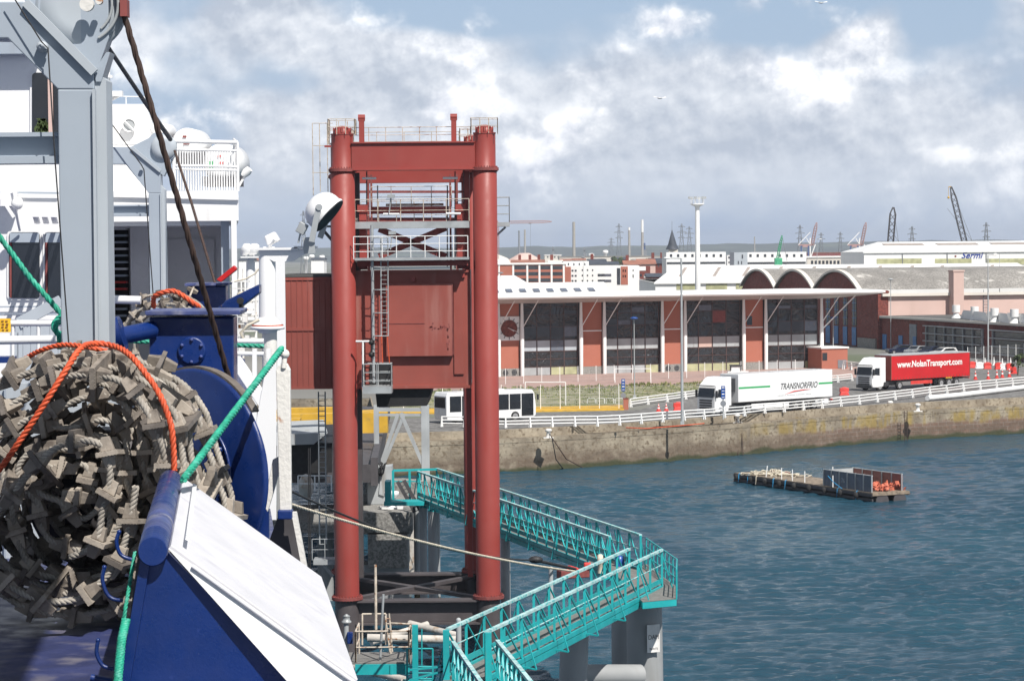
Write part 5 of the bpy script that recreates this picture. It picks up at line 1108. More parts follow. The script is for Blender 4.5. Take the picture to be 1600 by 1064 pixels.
# front top beam (box) and its twin at the back
b = MB(); b.box(((XL + XR) / 2, YT, (Z(224) + Z(264)) / 2), (XR - XL - .9, .7, Z(224) - Z(264))); b.box(((XL + XR) / 2, YT, Z(223)), (XR - XL - .9, .9, .06)); b.box(((XL + XR) / 2, YT, Z(265)), (XR - XL - .9, .9, .06)); b.build('top_beam', 'tower_red', tw)
pb = SH * 9.3; b = MB(); b.box(((XL + XR) / 2 + pb.x, YT + pb.y, (Z(224) + Z(268)) / 2 - .25), (XR - XL - .9, .7, Z(224) - Z(268))); b.build('top_beam', 'tower_red', tw)
for x in (XL, XR):
    b = MB(); p = V((x, YT + .5, (Z(228) + Z(262)) / 2)); b.beam(p, p + SH * 8.4, .5, Z(230) - Z(262)); b.build('side_beam', 'tower_red', tw)
for px in (569, 712.5):
    x = X(px, YT + .1); t = MB(); t.box((x, YT + .1, (Z(180) + Z(222)) / 2), (.24, .24, Z(180) - Z(222))); t.build('top_post', 'tower_red', tw)
    b = MB(); b.box((x, YT + .1, Z(184)), (.30, .26, .26)); b.cyl((x - .16, YT + .1, Z(183)), (x + .16, YT + .1, Z(183)), .15, 12); b.build('sheave', 'tower_red', tw)
b = MB(); rail_mb(b, [(X(553), YT + .3, Z(222)), (X(738), YT + .3, Z(222))], Z(198) - Z(222), 2, .85, .018); b.build('top_railing', 'rusty_rail', tw)
b = MB(); pp = SH * 9.3; rail_mb(b, [V((X(553), YT, Z(222))) + pp, V((X(738), YT, Z(222))) + pp], .95, 2, 1.3, .018); b.build('top_railing', 'rusty_rail', tw)
# left ladder frame beside the left column
b = MB(); Yb = YT + 3
for px in (488, 499, 511): b.cyl(P(px, 193, Yb), P(px + 1.5, 300 if px > 490 else 306, Yb), .022, 5)
for py in (193, 228, 270): b.cyl(P(488, py, Yb), P(520, py, Yb), .018, 5)
b.build('access_ladder', 'rusty_rail', tw)
b = MB(); b.beam(P(507, 229, Yb - .6), P(520, 229, Yb - .6), .1); b.build('ladder_bracket', 'tower_red', tw)
# guide rails inside the columns
for x0, x1, m in ((556, 564.5, 'pitch_black'), (728, 736, 'tower_red')):  # left rail drawn near-black for the shade it stands in
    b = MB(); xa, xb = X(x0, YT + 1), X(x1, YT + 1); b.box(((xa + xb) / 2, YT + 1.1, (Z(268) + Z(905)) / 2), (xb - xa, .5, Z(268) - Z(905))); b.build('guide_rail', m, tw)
for px, w in ((578, 4), (583, 3), (706, 3), (716, 4)):
    b = MB(); b.box((X(px, YT + 4), YT + 4, (Z(268) + Z(425)) / 2), (w / 33, .2, Z(268) - Z(425))); b.build('guide_rail', 'flange_red', tw)
for px in (569, 722):
    b = MB(); b.box((X(px, YT + .6), YT + .9, (Z(318) + Z(420)) / 2), (.34, .34, Z(318) - Z(420))); b.box((X(px, YT + .6), YT + .9, Z(324)), (.5, .5, .35)); b.box((X(px, YT + .6), YT + .9, Z(412)), (.4, .5, .5)); b.build('hanger_post', 'tower_red', tw)
# crosshead, walkways, X brace
Yc = YT + 1.8
b = MB(); b.box((X(643, Yc), Yc, Z(328, Yc)), (X(704, Yc) - X(583, Yc), .4, .34)); b.build('crosshead_beam', 'tower_red', tw)
b = MB(); b.box((X(650, Yc), Yc + .4, Z(319.5, Yc)), (X(690, Yc) - X(600, Yc), .3, .12)); b.build('crosshead_plate', 'rusty_rail', tw)
b = MB(); b.box((X(646), YT + .4, Z(351)), (X(735) - X(557), .7, .32)); b.build('walkway', 'galvanised', tw)
b = MB(); rail_mb(b, [(X(557), YT + .05, Z(346)), (X(735), YT + .05, Z(346))], Z(311) - Z(346), 2, 1.0, .02); b.build('walkway_railing', 'rusty_rail', tw)
b = MB(); rail_mb(b, [(X(578), YT + 2.3, Z(322)), (X(706), YT + 2.3, Z(322))], Z(289) - Z(322), 2, 1.0, .018); b.build('walkway_railing', 'rusty_rail', tw)
for a, c in (((592, 358), (697, 401)), ((697, 356), (592, 401))):
    b = MB(); b.beam(P(a[0], a[1], YT + 2.4), P(c[0], c[1], YT + 2.4), .3, .28, up=(0, 1, 0)); b.build('cross_brace', 'flange_red', tw)
b = MB(); b.box((X(646), YT - .05, Z(404)), (X(733) - X(556), 1.5, .12)); b.build('lower_walkway', 'galvanised', tw)
b = MB(); rail_mb(b, [(X(556), YT - .75, Z(404)), (X(733), YT - .75, Z(404))], Z(369) - Z(404), 3, .7, .022); b.build('lower_railing', 'white_paint', tw)
b = MB(); b.box((X(646), YT + .3, Z(411)), (X(733) - X(560), .5, .26)); b.build('lower_beam', 'tower_red', tw)
b = MB(); b.box((X(645), YT + .1, Z(418.5)), (X(704) - X(585), .3, .09)); b.build('cable_tray', 'white_paint', tw)
for x0, x1, y in ((566, 588, 279), (692, 715, 278.5), (599, 624, 335), (697, 720, 334)):
    b = MB(); b.cyl(P(x0, y, YT - .1), P(x1, y, YT - .1), .055, 8); b.beam(P((x0 + x1) / 2, y, YT - .1), P((x0 + x1) / 2, y, YT - .1) + V((0, .5, .02)), .03); b.build('lamp_tube', 'white_paint', tw)
for px, py in ((611, 307), (613, 364)):
    b = MB(); b.box(P(px, py, YT - .2), (.34, .3, .16)); b.cyl(P(px, py, YT - .2), P(px - 3, py + 26, YT - .2), .03, 6); b.build('floodlight', 'galvanised', tw)
for px, y0_, y1_ in ((573, 268, 420), (711, 268, 420), (699, 290, 420), (590, 290, 345), (725, 268, 345)):
    b = MB(); b.cyl(P(px, y0_, YT + 1.2), P(px, y1_, YT + 1.2), .03, 6); b.build('conduit', 'crane_dark' if px % 2 else 'galvanised', tw)
b = MB(); rail_mb(b, [(X(560), YT + 3.2, Z(345)), (X(730), YT + 3.2, Z(345))], 1.0, 3, .8, .018); b.build('walkway_railing', 'rusty_rail', tw)
b = MB(); b.beam(P(560, 300, YT + 5), P(735, 300, YT + 5), .12); b.beam(P(560, 345, YT + 6), P(735, 345, YT + 6), .3); b.build('guide_beam', 'flange_red', tw)
# side balconies
b = MB(); c = P(784, 351, YT + .8); b.box(c, (.75, 1.4, .2)); b.beam(P(776, 368, YT + .8), P(790, 355, YT + .8), .1); b.build('side_balcony', 'galvanised', tw)
b = MB(); rail_mb(b, [c + V((-.35, -.6, .1)), c + V((.36, -.6, .1)), c + V((.36, .7, .1)), c + V((-.35, .7, .1))], 1.18, 3, .7, .018); b.build('balcony_railing', 'galvanised', tw)
b = MB(); b.beam(P(500, 354, YT + 1), P(520, 377, YT + 1), .14); b.beam(P(500, 354, YT + 1), P(520, 354, YT + 1), .1); b.build('side_bracket', 'crane_dark', tw)
# red cabin (counterweight) between the columns
cabn = MB(); Yb = YT + .35; xa, xb = X(557, Yb), X(736, Yb); cabn.box(((xa + xb) / 2, Yb + 1.6, (Z(422, Yb) + Z(604, Yb)) / 2), (xb - xa, 3.2, Z(422, Yb) - Z(604, Yb))); ob = cabn.build('counterweight_box', 'cabin_red', tw)
b = MB(); b.box(((X(604) + X(708)) / 2, Yb - .16, (Z(443) + Z(556)) / 2), (X(708) - X(604), .32, Z(443) - Z(556))); pn = b.build('proud_panel', 'cabin_red', ob)
b = MB(); b.box(((X(607) + X(664)) / 2, Yb - .33, Z(505)), (X(664) - X(607), .02, .03)); b.box((X(708), Yb - .33, (Z(443) + Z(556)) / 2), (.04, .03, 3.3)); b.build('panel_seam', 'flange_red', pn)
b = MB(); rn = random.Random(8)
for k in range(26): b.box((X(rn.uniform(672, 706)), Yb - .325, Z(512 + rn.gauss(0, 2.5))), (rn.uniform(.03, .12), .012, rn.uniform(.03, .09)))
for k in range(14): b.box((X(700 + rn.gauss(0, 1)), Yb - .325, Z(rn.uniform(512, 546))), (.05, .012, rn.uniform(.04, .14)))
b.build('rust_pits', 'flange_red', pn)
b = MB(); b.box(((X(717)), Yb - .04, (Z(440) + Z(585)) / 2), (.45, .1, Z(440) - Z(585))); b.box(((xa + xb) / 2, Yb - .06, Z(604, Yb)), (xb - xa, .2, .14)); b.box(((xa + xb) / 2, Yb - .03, Z(424, Yb)), (xb - xa, .14, .1)); b.build('box_frame', 'cabin_red', ob)
for px, py in ((646, 436), (724, 431)):
    b = MB(); b.box((X(px), Yb - .1, Z(py)), (.2, .2, .18)); b.build('lifting_lug', 'tower_red', ob)
# machine house left of the left column
Yh = YT + 1.6; mh = MB(); xa, xb = X(444, Yh), X(521, Yh); z0, z1 = Z(606, Yh), Z(430, Yh); mh.box(((xa + xb) / 2, Yh + 2.5, (z0 + z1) / 2), (xb - xa, 5, z1 - z0)); ob = mh.build('machine_house', 'cabin_red', tw)
b = MB(); b.box(((xa + xb) / 2, Yh + 2.5, z1 + .04), (xb - xa + .1, 5.1, .14)); b.build('roof', 'roof_dark', ob)
b = MB()
for z in (Z(513, Yh), z0 + .06, z1 - .12): b.box(((xa + xb) / 2, Yh - .02, z), (xb - xa + .02, .06, .12))
for k in range(9): b.box((xa + .12 + (xb - xa - .24) * k / 8, Yh - .012, (z0 + z1) / 2), (.035, .03, z1 - z0))
b.build('wall_ribs', 'cabin_red', ob)
# ladder, post, basket and signal lamps
b = MB(); b.cyl(P(581, 352, YT - .5), P(584, 598, YT - .5), .075, 8); b.build('ladder_post', 'galvanised', tw)
b = MB()
for px in (595, 606): b.cyl(P(px, 372, YT - .55), P(px + .5, 525, YT - .55), .03, 6)
for py in (372, 418, 453, 489, 525): b.cyl(P(583, py, YT - .5), P(606.5, py, YT - .55), .028, 6); b.tube([P(583, py, YT - .5), P(588, py, YT - 1.0), P(600, py, YT - 1.0), P(606, py, YT - .55)], .02, 5)
for k in range(22): py = 376 + k * 6.8; b.cyl(P(596, py, YT - .5), P(605, py, YT - .5), .012, 4)
b.build('caged_ladder', 'galvanised', tw)
bk = MB(); Yk = YT - .9; k0, k1 = X(566, Yk), X(611.5, Yk); z0 = Z(608, Yk); bk.box(((k0 + k1) / 2, Yk + .5, z0), (k1 - k0, 1.3, .34)); ob = bk.build('basket', 'galvanised', tw)
b = MB(); rail_mb(b, [(k0 + .03, Yk - .1, z0), (k1 - .03, Yk - .1, z0), (k1 - .03, Yk + 1.1, z0), (k0 + .03, Yk + 1.1, z0), (k0 + .03, Yk - .1, z0)], Z(568, Yk) - z0, 3, .7, .025); b.build('basket_railing', 'galvanised', ob)
b = MB(); b.box(((k0 + k1) / 2 + .1, YT + .3, (Z(570) + Z(600)) / 2), (1.0, .1, Z(570) - Z(602))); b.build('dark_opening', 'black', tw)  # black sheet standing in for the dark inside of an opening
b = MB(); b.cyl(P(567, 532, Yk), P(567, 606, Yk), .05, 6); b.cyl(P(556, 533.5, Yk), P(578, 533.5, Yk), .05, 8); b.build('lamp_bracket', 'white_paint', tw)
b = MB()
for py in (535, 554): b.ball(P(580, py, Yk), .13, 10); b.box(P(581.5, py, Yk) + V((0, .15, 0)), (.2, .2, .2))
b.cyl(P(580.5, 528, Yk), P(580.5, 560, Yk), .04, 6); b.build('signal_lamp', 'black', tw)
for px0, px1 in ((596, 598), (605, 608.5)):
    b = MB(); b.cyl(P(px0, 525, YT - .6), P(px1, 567, YT - .6), .022, 5); b.build('cable', 'rope_orange', tw)
# black underside frame below the box: the ramp end
b = MB(); b.prism([P(586, 607, YT + .5), P(675, 607, YT + .5), P(667, 634, YT + .5), P(589, 636, YT + .5)], (0, 5, 0)); b.build('ramp_nose', 'black', tw)
# foot beams
def foot(y0, y1, off, m='pitch_black'):
    pa = V((XL, YT, 0)) + SH * off; pc = V((XR, YT, 0)) + SH * off; z0, z1 = Z(y1), Z(y0); b = MB(); b.beam(V((pa.x + .4, pa.y, (z0 + z1) / 2)), V((pc.x - .4, pc.y, (z0 + z1) / 2)), .12, z1 - z0 - .1)
    b.beam(V((pa.x + .4, pa.y, z1)), V((pc.x - .4, pc.y, z1)), .9, .08); b.beam(V((pa.x + .4, pa.y, z0)), V((pc.x - .4, pc.y, z0)), .9, .08); return b.build('foot_beam', m, tw)
foot(937, 972, 0)
foot(937, 968, 9.3)
for a, c in ((0, 1), (1, 0)):
    pa = V(((XL, XR)[a], YT, Z(936) - .06)) + SH * .4; pc = V(((XL, XR)[c], YT, Z(936) - .1)) + SH * 8.9; b = MB(); b.beam(pa, pc, .4, .16); b.build('plan_brace', 'pitch_black', tw)
for x in (XL, XR):
    b = MB(); p = V((x, YT, (Z(937) + Z(968)) / 2)); b.beam(p + SH * .5, p + SH * 8.8, .12, Z(937) - Z(968)); b.build('side_foot_beam', 'pitch_black', tw)
# pale bracing pipes low between the feet, in front
b = MB(); b.cyl(P(574, 996, 100), P(712, 999, 100), .17, 14); tag(b.build('pipe_fender', 'pipe_pale'), 'horizontal pale crusted pipe between the tower feet near the water', 'pipe')
b = MB(); b.cyl(P(580, 1003, 104), P(668, 975, 106), .15, 12); tag(b.build('pipe_fender', 'pipe_pale'), 'pale crusted pipe slanting up to the right above the horizontal one', 'pipe')
b = MB(); b.cyl(P(640, 974, 106), P(716, 993, 104), .16, 12); tag(b.build('pipe_fender', 'pipe_pale'), 'pale crusted pipe slanting down to the right toward the walkway', 'pipe')
b = MB(); b.cyl(P(548, 1040, 95), P(632, 1062, 92), .16, 12); tag(b.build('pipe_fender', 'pipe_pale'), 'stained pipe slanting into the water under the small platform', 'pipe')
# ------------------------------------------------------------ turquoise walkways
DZ, RH = 6.0, 1.5
def truss(b, bt, p, q, h, sp=1.0, lean=1):
    p = V(p); q = V(q); l = (q - p).length; n = max(2, round(l / sp)); up_ = V((0, 0, h)); u = (q - p).normalized()
    bt.beam(p + up_, q + up_, .13, .09); b.beam(p, q, .10, .16); b.beam(p + up_ * .18, q + up_ * .18, .03, .20)
    for i in range(n + 1):
        a = p.lerp(q, i / n); b.beam(a, a + up_, .09, .09)
        if i < n:
            c = p.lerp(q, (i + 1) / n); m = (a + c) / 2
            b.beam(a + up_ * .97, c + up_ * .05, .05, .05)
    bt.cyl(p + up_ * .6, q + up_ * .6, .022, 5)
def outrig(b, p, q, n_out, h, sp=3.5):      # raking stays outside the rail
    n = max(1, round((q - p).length / sp))
    for i in range(n + 1):
        a = V(p).lerp(V(q), i / n); b.beam(a + n_out * .55 + V((0, 0, -.25)), a + V((0, 0, h * .9)), .04, .04); b.beam(a + V((0, 0, -.2)), a + n_out * .55 + V((0, 0, -.25)), .05, .05)
def walkway(label, n0, n1, f0, f1, sp=1.0):       # near rail and far rail, at deck level
    t = thing('gangway', label, 'walkway', tuple(n0)); 
    d = MB(); d.add([n0, n1, f1, f0, n0 - V((0, 0, .12)), n1 - V((0, 0, .12)), f1 - V((0, 0, .12)), f0 - V((0, 0, .12))], [(0, 1, 2, 3), (7, 6, 5, 4), (0, 4, 5, 1), (1, 5, 6, 2), (2, 6, 7, 3), (3, 7, 4, 0)]); d.build('deck', 'grating', t)
    for a, c, o in ((n0, n1, (n0 - f0)), (f0, f1, (f0 - n0))):
        o = V((o.x, o.y, 0)).normalized(); b = MB(); bt = MB(); truss(b, bt, a, c, RH, sp); outrig(b, a, c, o, RH); r = b.build('truss_rail', 'turquoise', t); bt.build('handrail', 'turquoise_pale', r)
        b = MB(); b.beam(a - V((0, 0, .22)), c - V((0, 0, .22)), .12, .22); b.build('edge_beam', 'turquoise', t)
    return t
def T_(px, py): g = G(px, py, DZ + RH); return V((g.x, g.y, DZ))
walkway('turquoise steel walkway running back behind the right red column to the shore', T_(652.5, 736.5), T_(953, 839), T_(682, 732), T_(1001, 836), 1.5)
N0, N1, F0, F1 = T_(759, 987.7), T_(1034, 859), T_(699, 983), T_(983, 857.5)
w2 = walkway('turquoise steel walkway rising from lower centre to the platform on grey piles', N0, N1, F0, F1, 1.75)
walkway('short turquoise walkway section running toward the camera at the bottom', T_(777, 1001), T_(851, 1092), T_(708, 1003), T_(775, 1100), 1.0)
pf = thing('end_platform', 'small turquoise corner platform with railing where the two walkways meet', 'platform', tuple(N1))
b = MB(); c0, c1 = G(1036, 918, DZ - .05), G(1058, 926, DZ - .05); d_ = N1.lerp(F1, .5); pts = [G(x, y, DZ - .02) for x, y in ((1004, 941), (1057, 936), (1058, 918), (1010, 882), (960, 896))]; b.prism(pts, (0, 0, -.25)); b.build('deck', 'turquoise', pf)
b = MB(); b.prism([p + V((0, 0, .03)) for p in pts], (0, 0, -.02)); b.build('deck_plate', 'grating', pf)
b = MB(); rail_mb(b, [pts[1], pts[2], pts[3]], 1.15, 3, .9, .03); b.build('railing', 'turquoise', pf)
# lower landing where walkway starts
ld = thing('landing', 'grey grating landing with turquoise edge at the near end of the walkway', 'platform', tuple(F0))
b = MB(); pts = [V((p.x, p.y, DZ - .06)) for p in (T_(690, 985), T_(700, 1008), T_(780, 1003), T_(768, 985))]; b.prism(pts, (0, 0, -.1)); b.build('deck', 'grating', ld)
for px, yt, yb in ((697, 984, 1062), (763, 988, 1054)):
    g = T_(px, yt + 1); b = MB(); b.beam(g + V((0, 0, -.9)), g + V((0, 0, RH + .02)), .2, .2, up=(0, 1, 0)); b.build('corner_post', 'turquoise', ld)
g = T_(690, 990); b = MB(); 
for a, c in (((687, 1064), (697, 1000)), ((703, 1000), (716, 1064)), ((640, 1046), (700, 1040)), ((640, 1062), (700, 1046))): b.beam(P(a[0], a[1], 76), P(c[0], c[1], 76), .06, .06)
b.build('braces', 'turquoise', ld)
# piles
def pile(label, x0, x1, yt, Y, z0=-3, m='pile_grey', zt=None, tilt=0, sub=None):
    a = P(x0, yt, Y); c = P(x1, yt, Y); cx = (a.x + c.x) / 2; r = (c.x - a.x) / 2; zt = a.z if zt is None else zt
    b = MB(); b.tube([V((cx + tilt, Y, z0)), V((cx, Y, zt))], r, 28); o = thing('steel_pile', label, 'pile', (cx, Y, z0)); b.build('tube', m, o)
    b = MB(); b.lathe(V((cx, Y, zt)), [(r * 1.02, -.02), (r * 1.02, .05)], 24); b.build('cap_plate', 'turquoise', o)
    if zt > .6: b = MB(); b.lathe(V((cx + tilt * .8, Y, 0)), [(r * 1.03, -.4), (r * 1.03, .42), (r * 1.0, .65)], 24); b.build('tide_band', 'weed', o)
    return o
p1 = pile('thick grey steel pile with a white sign under the end platform', 978, 1034, 940, 96.5, zt=DZ - .3, tilt=.1)
pile('shaded grey pile just behind the thick pile with the sign', 955, 988, 938, 99.5, zt=DZ - .3)
pile('leaning grey pile under the middle of the near walkway', 877, 921, 975, 91, zt=DZ - .35, tilt=-.35)
pile('grey pile with rope shadows right of the tower foot', 782, 796, 840, 116, zt=DZ - .3)
pile('slim grey pile behind the right red column', 787, 797, 838, 119, zt=DZ - .3)
pile('slim shaded pile under the far end of the walkway with a turquoise collar', 668, 683, 775, 128, zt=DZ - .3)
pile('pale pile left of the collared pile at the far walkway', 655, 667, 783, 130, zt=DZ - .3); pile('pale pile leftmost of the group at the far walkway', 646, 656, 783, 133, zt=DZ - .3); pile('pale slim pile right of the collared pile at the far walkway', 680, 687, 783, 131, zt=DZ - .3)
b = MB(); b.cyl(P(905, 1054, 92.5), P(1000, 1054, 94), .42, 20); tag(b.build('bracing_pipe', 'pile_grey'), 'stout horizontal grey pipe joining two piles at the waterline', 'pipe')
b = MB(); c = P(1021, 997, 95.65); R_ = Matrix.Rotation(math.radians(24), 3, 'Z'); b.box(c, (.56, .03, 1.12), R_); sg = b.build('board', 'letter_white', p1)
rz = Matrix.Translation(c + R_ @ V((0, -.02, .05))) @ Matrix.Rotation(math.radians(24), 4, 'Z') @ Matrix.Rotation(math.radians(90), 4, 'X'); text_mesh('lettering', 'DAM', .26, rz, 'letter_grey', sg, .003, width=.46)
rz = Matrix.Translation(c + R_ @ V((0, -.02, -.42))) @ Matrix.Rotation(math.radians(24), 4, 'Z') @ Matrix.Rotation(math.radians(90), 4, 'X'); text_mesh('lettering', 'PORTS', .12, rz, 'letter_grey', sg, .003, width=.36)
# small railed platform at the bottom left of the tower
sp_ = thing('service_platform', 'small platform with white rusty railing and turquoise edge beam at the left tower foot', 'platform', tuple(P(600, 1035, 83)))
Yp = 83.0; zd = P(600, 1036, Yp).z; xa, xb = P(555, 1036, Yp).x, P(640, 1036, Yp).x
b = MB(); b.box(((xa + xb) / 2 - .2, Yp + 1.1, zd), (xb - xa + .5, 2.2, .06)); b.build('deck', 'grating', sp_)
b = MB(); b.box(((xa + xb) / 2, Yp - .02, zd - .2), (xb - xa, .12, .36)); b.box((xa + (xb - xa) * .66, Yp - .1, zd - .2), (.06, .06, .36)); b.build('edge_beam', 'turquoise', sp_)
b = MB(); rail_mb(b, [(xa + .02, Yp + .05, zd), (xb - .02, Yp + .05, zd)], 1.12, 2, 2.2, .035); rail_mb(b, [(xa + .02, Yp + .05, zd), (xa + .02, Yp + 1.9, zd)], 1.12, 2, 2.2, .035); rail_mb(b, [(xb - .02, Yp + .05, zd), (xb - .02, Yp + 1.6, zd), (xa + 1.15, Yp + 1.9, zd)], 1.12, 2, 2.2, .035); b.build('railing', 'rusty_rail', sp_)
b = MB()
for px in (566, 603): b.cyl(P(px, 959, Yp + 2.2), P(px, 1007, Yp + 2.2), .035, 6)
b.cyl(P(566, 959, Yp + 2.2), P(603, 958.5, Yp + 2.2), .035, 6); b.build('back_railing', 'rusty_rail', sp_)
b = MB(); b.cyl(P(586.5, 882, Yp + 2), P(587.5, 983, Yp + 2), .05, 8); b.build('white_mast', 'rusty_rail', sp_)
b = MB(); b.cyl(P(599, 928, Yp + .4), P(594, 1032, Yp + .4), .045, 8); b.build('grey_pole', 'galvanised', sp_)
b = MB(); b.cyl(P(602, 962, Yp + 1), P(609, 1018, Yp + 1), .03, 6); b.cyl(P(608, 958, Yp + 1), P(613, 1018, Yp + 1), .03, 6)
for k in range(7): b.cyl(P(602 + k, 966 + k * 8, Yp + 1), P(608.5 + k * .7, 966 + k * 8, Yp + 1), .022, 5)
b.build('step_ladder', 'rusty_rail', sp_)
lt = thing('marker_light', 'small marker lantern with a blue battery box on the left tower foot', 'lantern', tuple(P(541, 1000, 84)))
b = MB(); b.cyl(P(541, 1040, 84), P(541, 968, 84), .09, 10); b.build('bracket', 'steel_grey', lt); b = MB(); b.lathe(P(541.5, 972, 84), [(.17, 0), (.17, .05), (.12, .08), (.12, .2), (.14, .22), (.02, .3)], 14); b.build('lens', 'galvanised', lt); b = MB(); b.box(P(547, 996, 83.8), (.2, .2, .42)); b.build('battery_box', 'blue_paint', lt, bevel=.03)
# turquoise access stair right of the platform
ac = thing('ladder_tower', 'turquoise post and ladder frame between the small platform and the walkway', 'ladder', tuple(P(650, 1050, 82)))
b = MB(); b.beam(P(649.5, 1100, 82), P(648.5, 976, 82), .2, .2, up=(0, 1, 0)); b.build('post', 'turquoise', ac)
b = MB()
for px in (636, 676): b.cyl(P(px, 1013, 82.5), P(px, 1110, 82.5), .035, 6)
for py in (1013, 1041, 1051, 1060): b.cyl(P(636, py, 82.5), P(676, py, 82.5), .03, 6)
b.cyl(P(659, 982, 82.2), P(659, 1040, 82.2), .025, 5); b.build('ladder_rails', 'turquoise', ac)
b = MB(); b.box(P(653, 1066, 83), (1.1, 1.0, .08)); b.build('step_plate', 'turquoise', ac)
# posts and small things on the near walkway
for px, y0, y1, l_ in ((717, 984, 1024, 'short grey post standing on the walkway at its near end'), (861, 917, 936, 'short grey post standing on the middle of the near walkway')):
    a = G(px, y1, DZ); b = MB(); b.cyl(a, a + V((0, 0, 1.2)), .09, 12); b.ball(a + V((0, 0, 1.2)), .09, 10); tag(b.build('post', 'steel_grey'), l_, 'post')
a = G(903, 905, DZ); t = thing('mooring_hook', 'rusty mooring hook with a red quick release on the near walkway', 'mooring hook', tuple(a)); b = MB(); b.box(a + V((-.2, 0, .25)), (1.3, .5, .35), Matrix.Rotation(.4, 3, 'Z')); b.build('base', 'flange_red', t, bevel=.04); b = MB(); b.box(a + V((.4, 0, .6)), (.3, .25, .2)); b.build('release', 'cone_red', t, bevel=.05)
a = G(938, 895, DZ); b = MB(); b.lathe(a, [(.12, 0), (.10, .4), (.15, .45), (.12, .75), (.05, .8)], 12); tag(b.build('capstan', 'rope_cream'), 'pale capstan head standing beside the mooring hook', 'capstan')
a = G(968, 884, DZ); b = MB(); b.lathe(a, [(.2, 0), (.21, .2), (.18, .42), (.06, .46)], 14); tag(b.build('drum', 'sign_blue'), 'dark blue drum on the platform behind the capstan', 'drum')
e1 = P(902, 893, 95.5); s1_ = P(436, 782, 68); b = MB(); b.rope(catenary(s1_, e1, .25, 20), .046, .6); tag(b.build('mooring_line', 'rope_cream'), 'thick cream mooring line stretching from the ship to the walkway hook', 'rope')
e2 = P(907, 890, 96.5); b = MB(); pts = catenary(P(448, 764, 70), P(837, 875, 92), .5, 16) ; b.tube(pts, .035, 6); b.tube([P(837, 875, 92), P(900, 889, 96)], .06, 8); b.ball(P(837, 874, 92), .18, 10, (1.6, 1, .8)); tag(b.build('mooring_wire', 'wire_black'), 'thin black mooring wire with a knotted end above the cream line', 'rope')
b = MB(); b.cyl(P(889, 886.5, 95.6), P(901, 890, 96.1), .1, 10); tag(b.build('rope_sleeve', 'cone_red'), 'red sleeve on the end of the black mooring wire', 'sleeve')
# ------------------------------------------------------------ concrete dolphin, steel trestle and ramp behind the tower
dl = thing('concrete_dolphin', 'shaded concrete berth platform on grey piles seen between the red columns', 'dolphin', tuple(G(600, 800, 5)))
Yd = 133; za = 5.2; xa, xb = X(520, Yd), X(642, Yd)
b = MB(); b.box(((xa + xb) / 2, Yd + 4, za - .6), (xb - xa, 10, 1.2)); b.build('deck_slab', 'concrete', dl)
b = MB(); b.box((X(604, Yd), Yd + .5, 3.1), (2.2, 3, 2.0)); b.build('crosshead', 'concrete', dl)
for px, w in ((606, 1.05), (572, .9)):
    b = MB(); b.cyl((X(px, Yd), Yd + .6, -3), (X(px, Yd), Yd + .6, 2.2), w, 24); b.build('pile', 'pile_grey', dl)
for dx, t_ in ((637, .6), (584, -.5)):
    b = MB(); b.cyl((X(dx, Yd) - t_, Yd + 4, -3), (X(dx, Yd), Yd + 4, 4.0), .35, 14); b.build('raking_pile', 'pipe_pale', dl)
a = G(612, 794, za); t = thing('bollard', 'white mooring bollard on the shaded concrete platform', 'bollard', tuple(a)); b = MB(); b.lathe(a, [(.45, 0), (.3, .12), (.22, .6), (.42, .75), (.42, .95), (.1, 1.0)], 14); b.build('post', 'white_paint', t); b = MB(); b.box(a + V((0, 0, .05)), (1.3, .8, .1)); b.build('base_plate', 'white_paint', t)
Yq = 137; kk = thing('control_cabinet', 'grey shaded control cabinet on the concrete platform with hanging cables', 'cabinet', tuple(G(590, 775, za))); x0, x1 = X(573, Yq), X(600, Yq); b = MB(); b.box(((x0 + x1) / 2, Yq, (za + Z(727, Yq)) / 2), (x1 - x0, 1.6, Z(727, Yq) - za)); b.build('housing', 'steel_grey', kk, bevel=.04); b = MB(); b.prism([P(596, 730, Yq - .9), P(612, 728, Yq - .9), P(613, 757, Yq - .9), P(600, 775, Yq - .9), P(592, 772, Yq - .9)], (0, 1.5, 0)); b.build('side_plate', 'steel_grey', kk)
b = MB(); rn = random.Random(2)
for k in range(5): b.tube([P(578 + k * 6, 722 + rn.uniform(-3, 3), Yq - 1), P(583 + k * 4, 735 + rn.uniform(0, 8), Yq - 1.2), P(590 + k * 2, 742 + rn.uniform(-4, 4), Yq - 1.1), P(604 - k * 3, 725 + rn.uniform(-3, 3), Yq - 1)], .04, 5)
b.build('cables', 'wire_black', kk)
# turquoise gantry at the far end of walkway
tg = thing('access_tower', 'turquoise railed head frame where the far walkway meets the concrete platform', 'platform', tuple(T_(640, 738)))
b = MB(); 
for px in (614, 640, 655): g = T_(px, 735); b.beam(g + V((0, 0, -.4)), g + V((0, 0, RH)), .13, .13, up=(0, 1, 0))
b.beam(T_(614, 735) + V((0, 0, RH)), T_(682, 733) + V((0, 0, RH)), .12, .12); b.beam(T_(614, 735) + V((0, 0, .9)), T_(655, 735) + V((0, 0, .9)), .06, .06); b.build('frame', 'turquoise', tg)
b = MB(); g = T_(632, 742); b.box(g + V((0, 0, .0)), (2.2, 1.4, .2)); b.box(g + V((-.9, 0, .6)), (.3, 1.2, 1.2)); b.build('deck', 'turquoise', tg)
b = MB(); 
for k in range(9): b.beam(P(622 + k * 3.2, 755 + k * 5.5, 131), P(630 + k * 3.2, 752 + k * 5.5, 131), .1, .04)
b.beam(P(621, 752, 131), P(648, 800, 131), .08, .2); b.beam(P(631, 750, 131), P(657, 798, 131), .08, .2); b.build('stairs', 'crane_dark', tg)
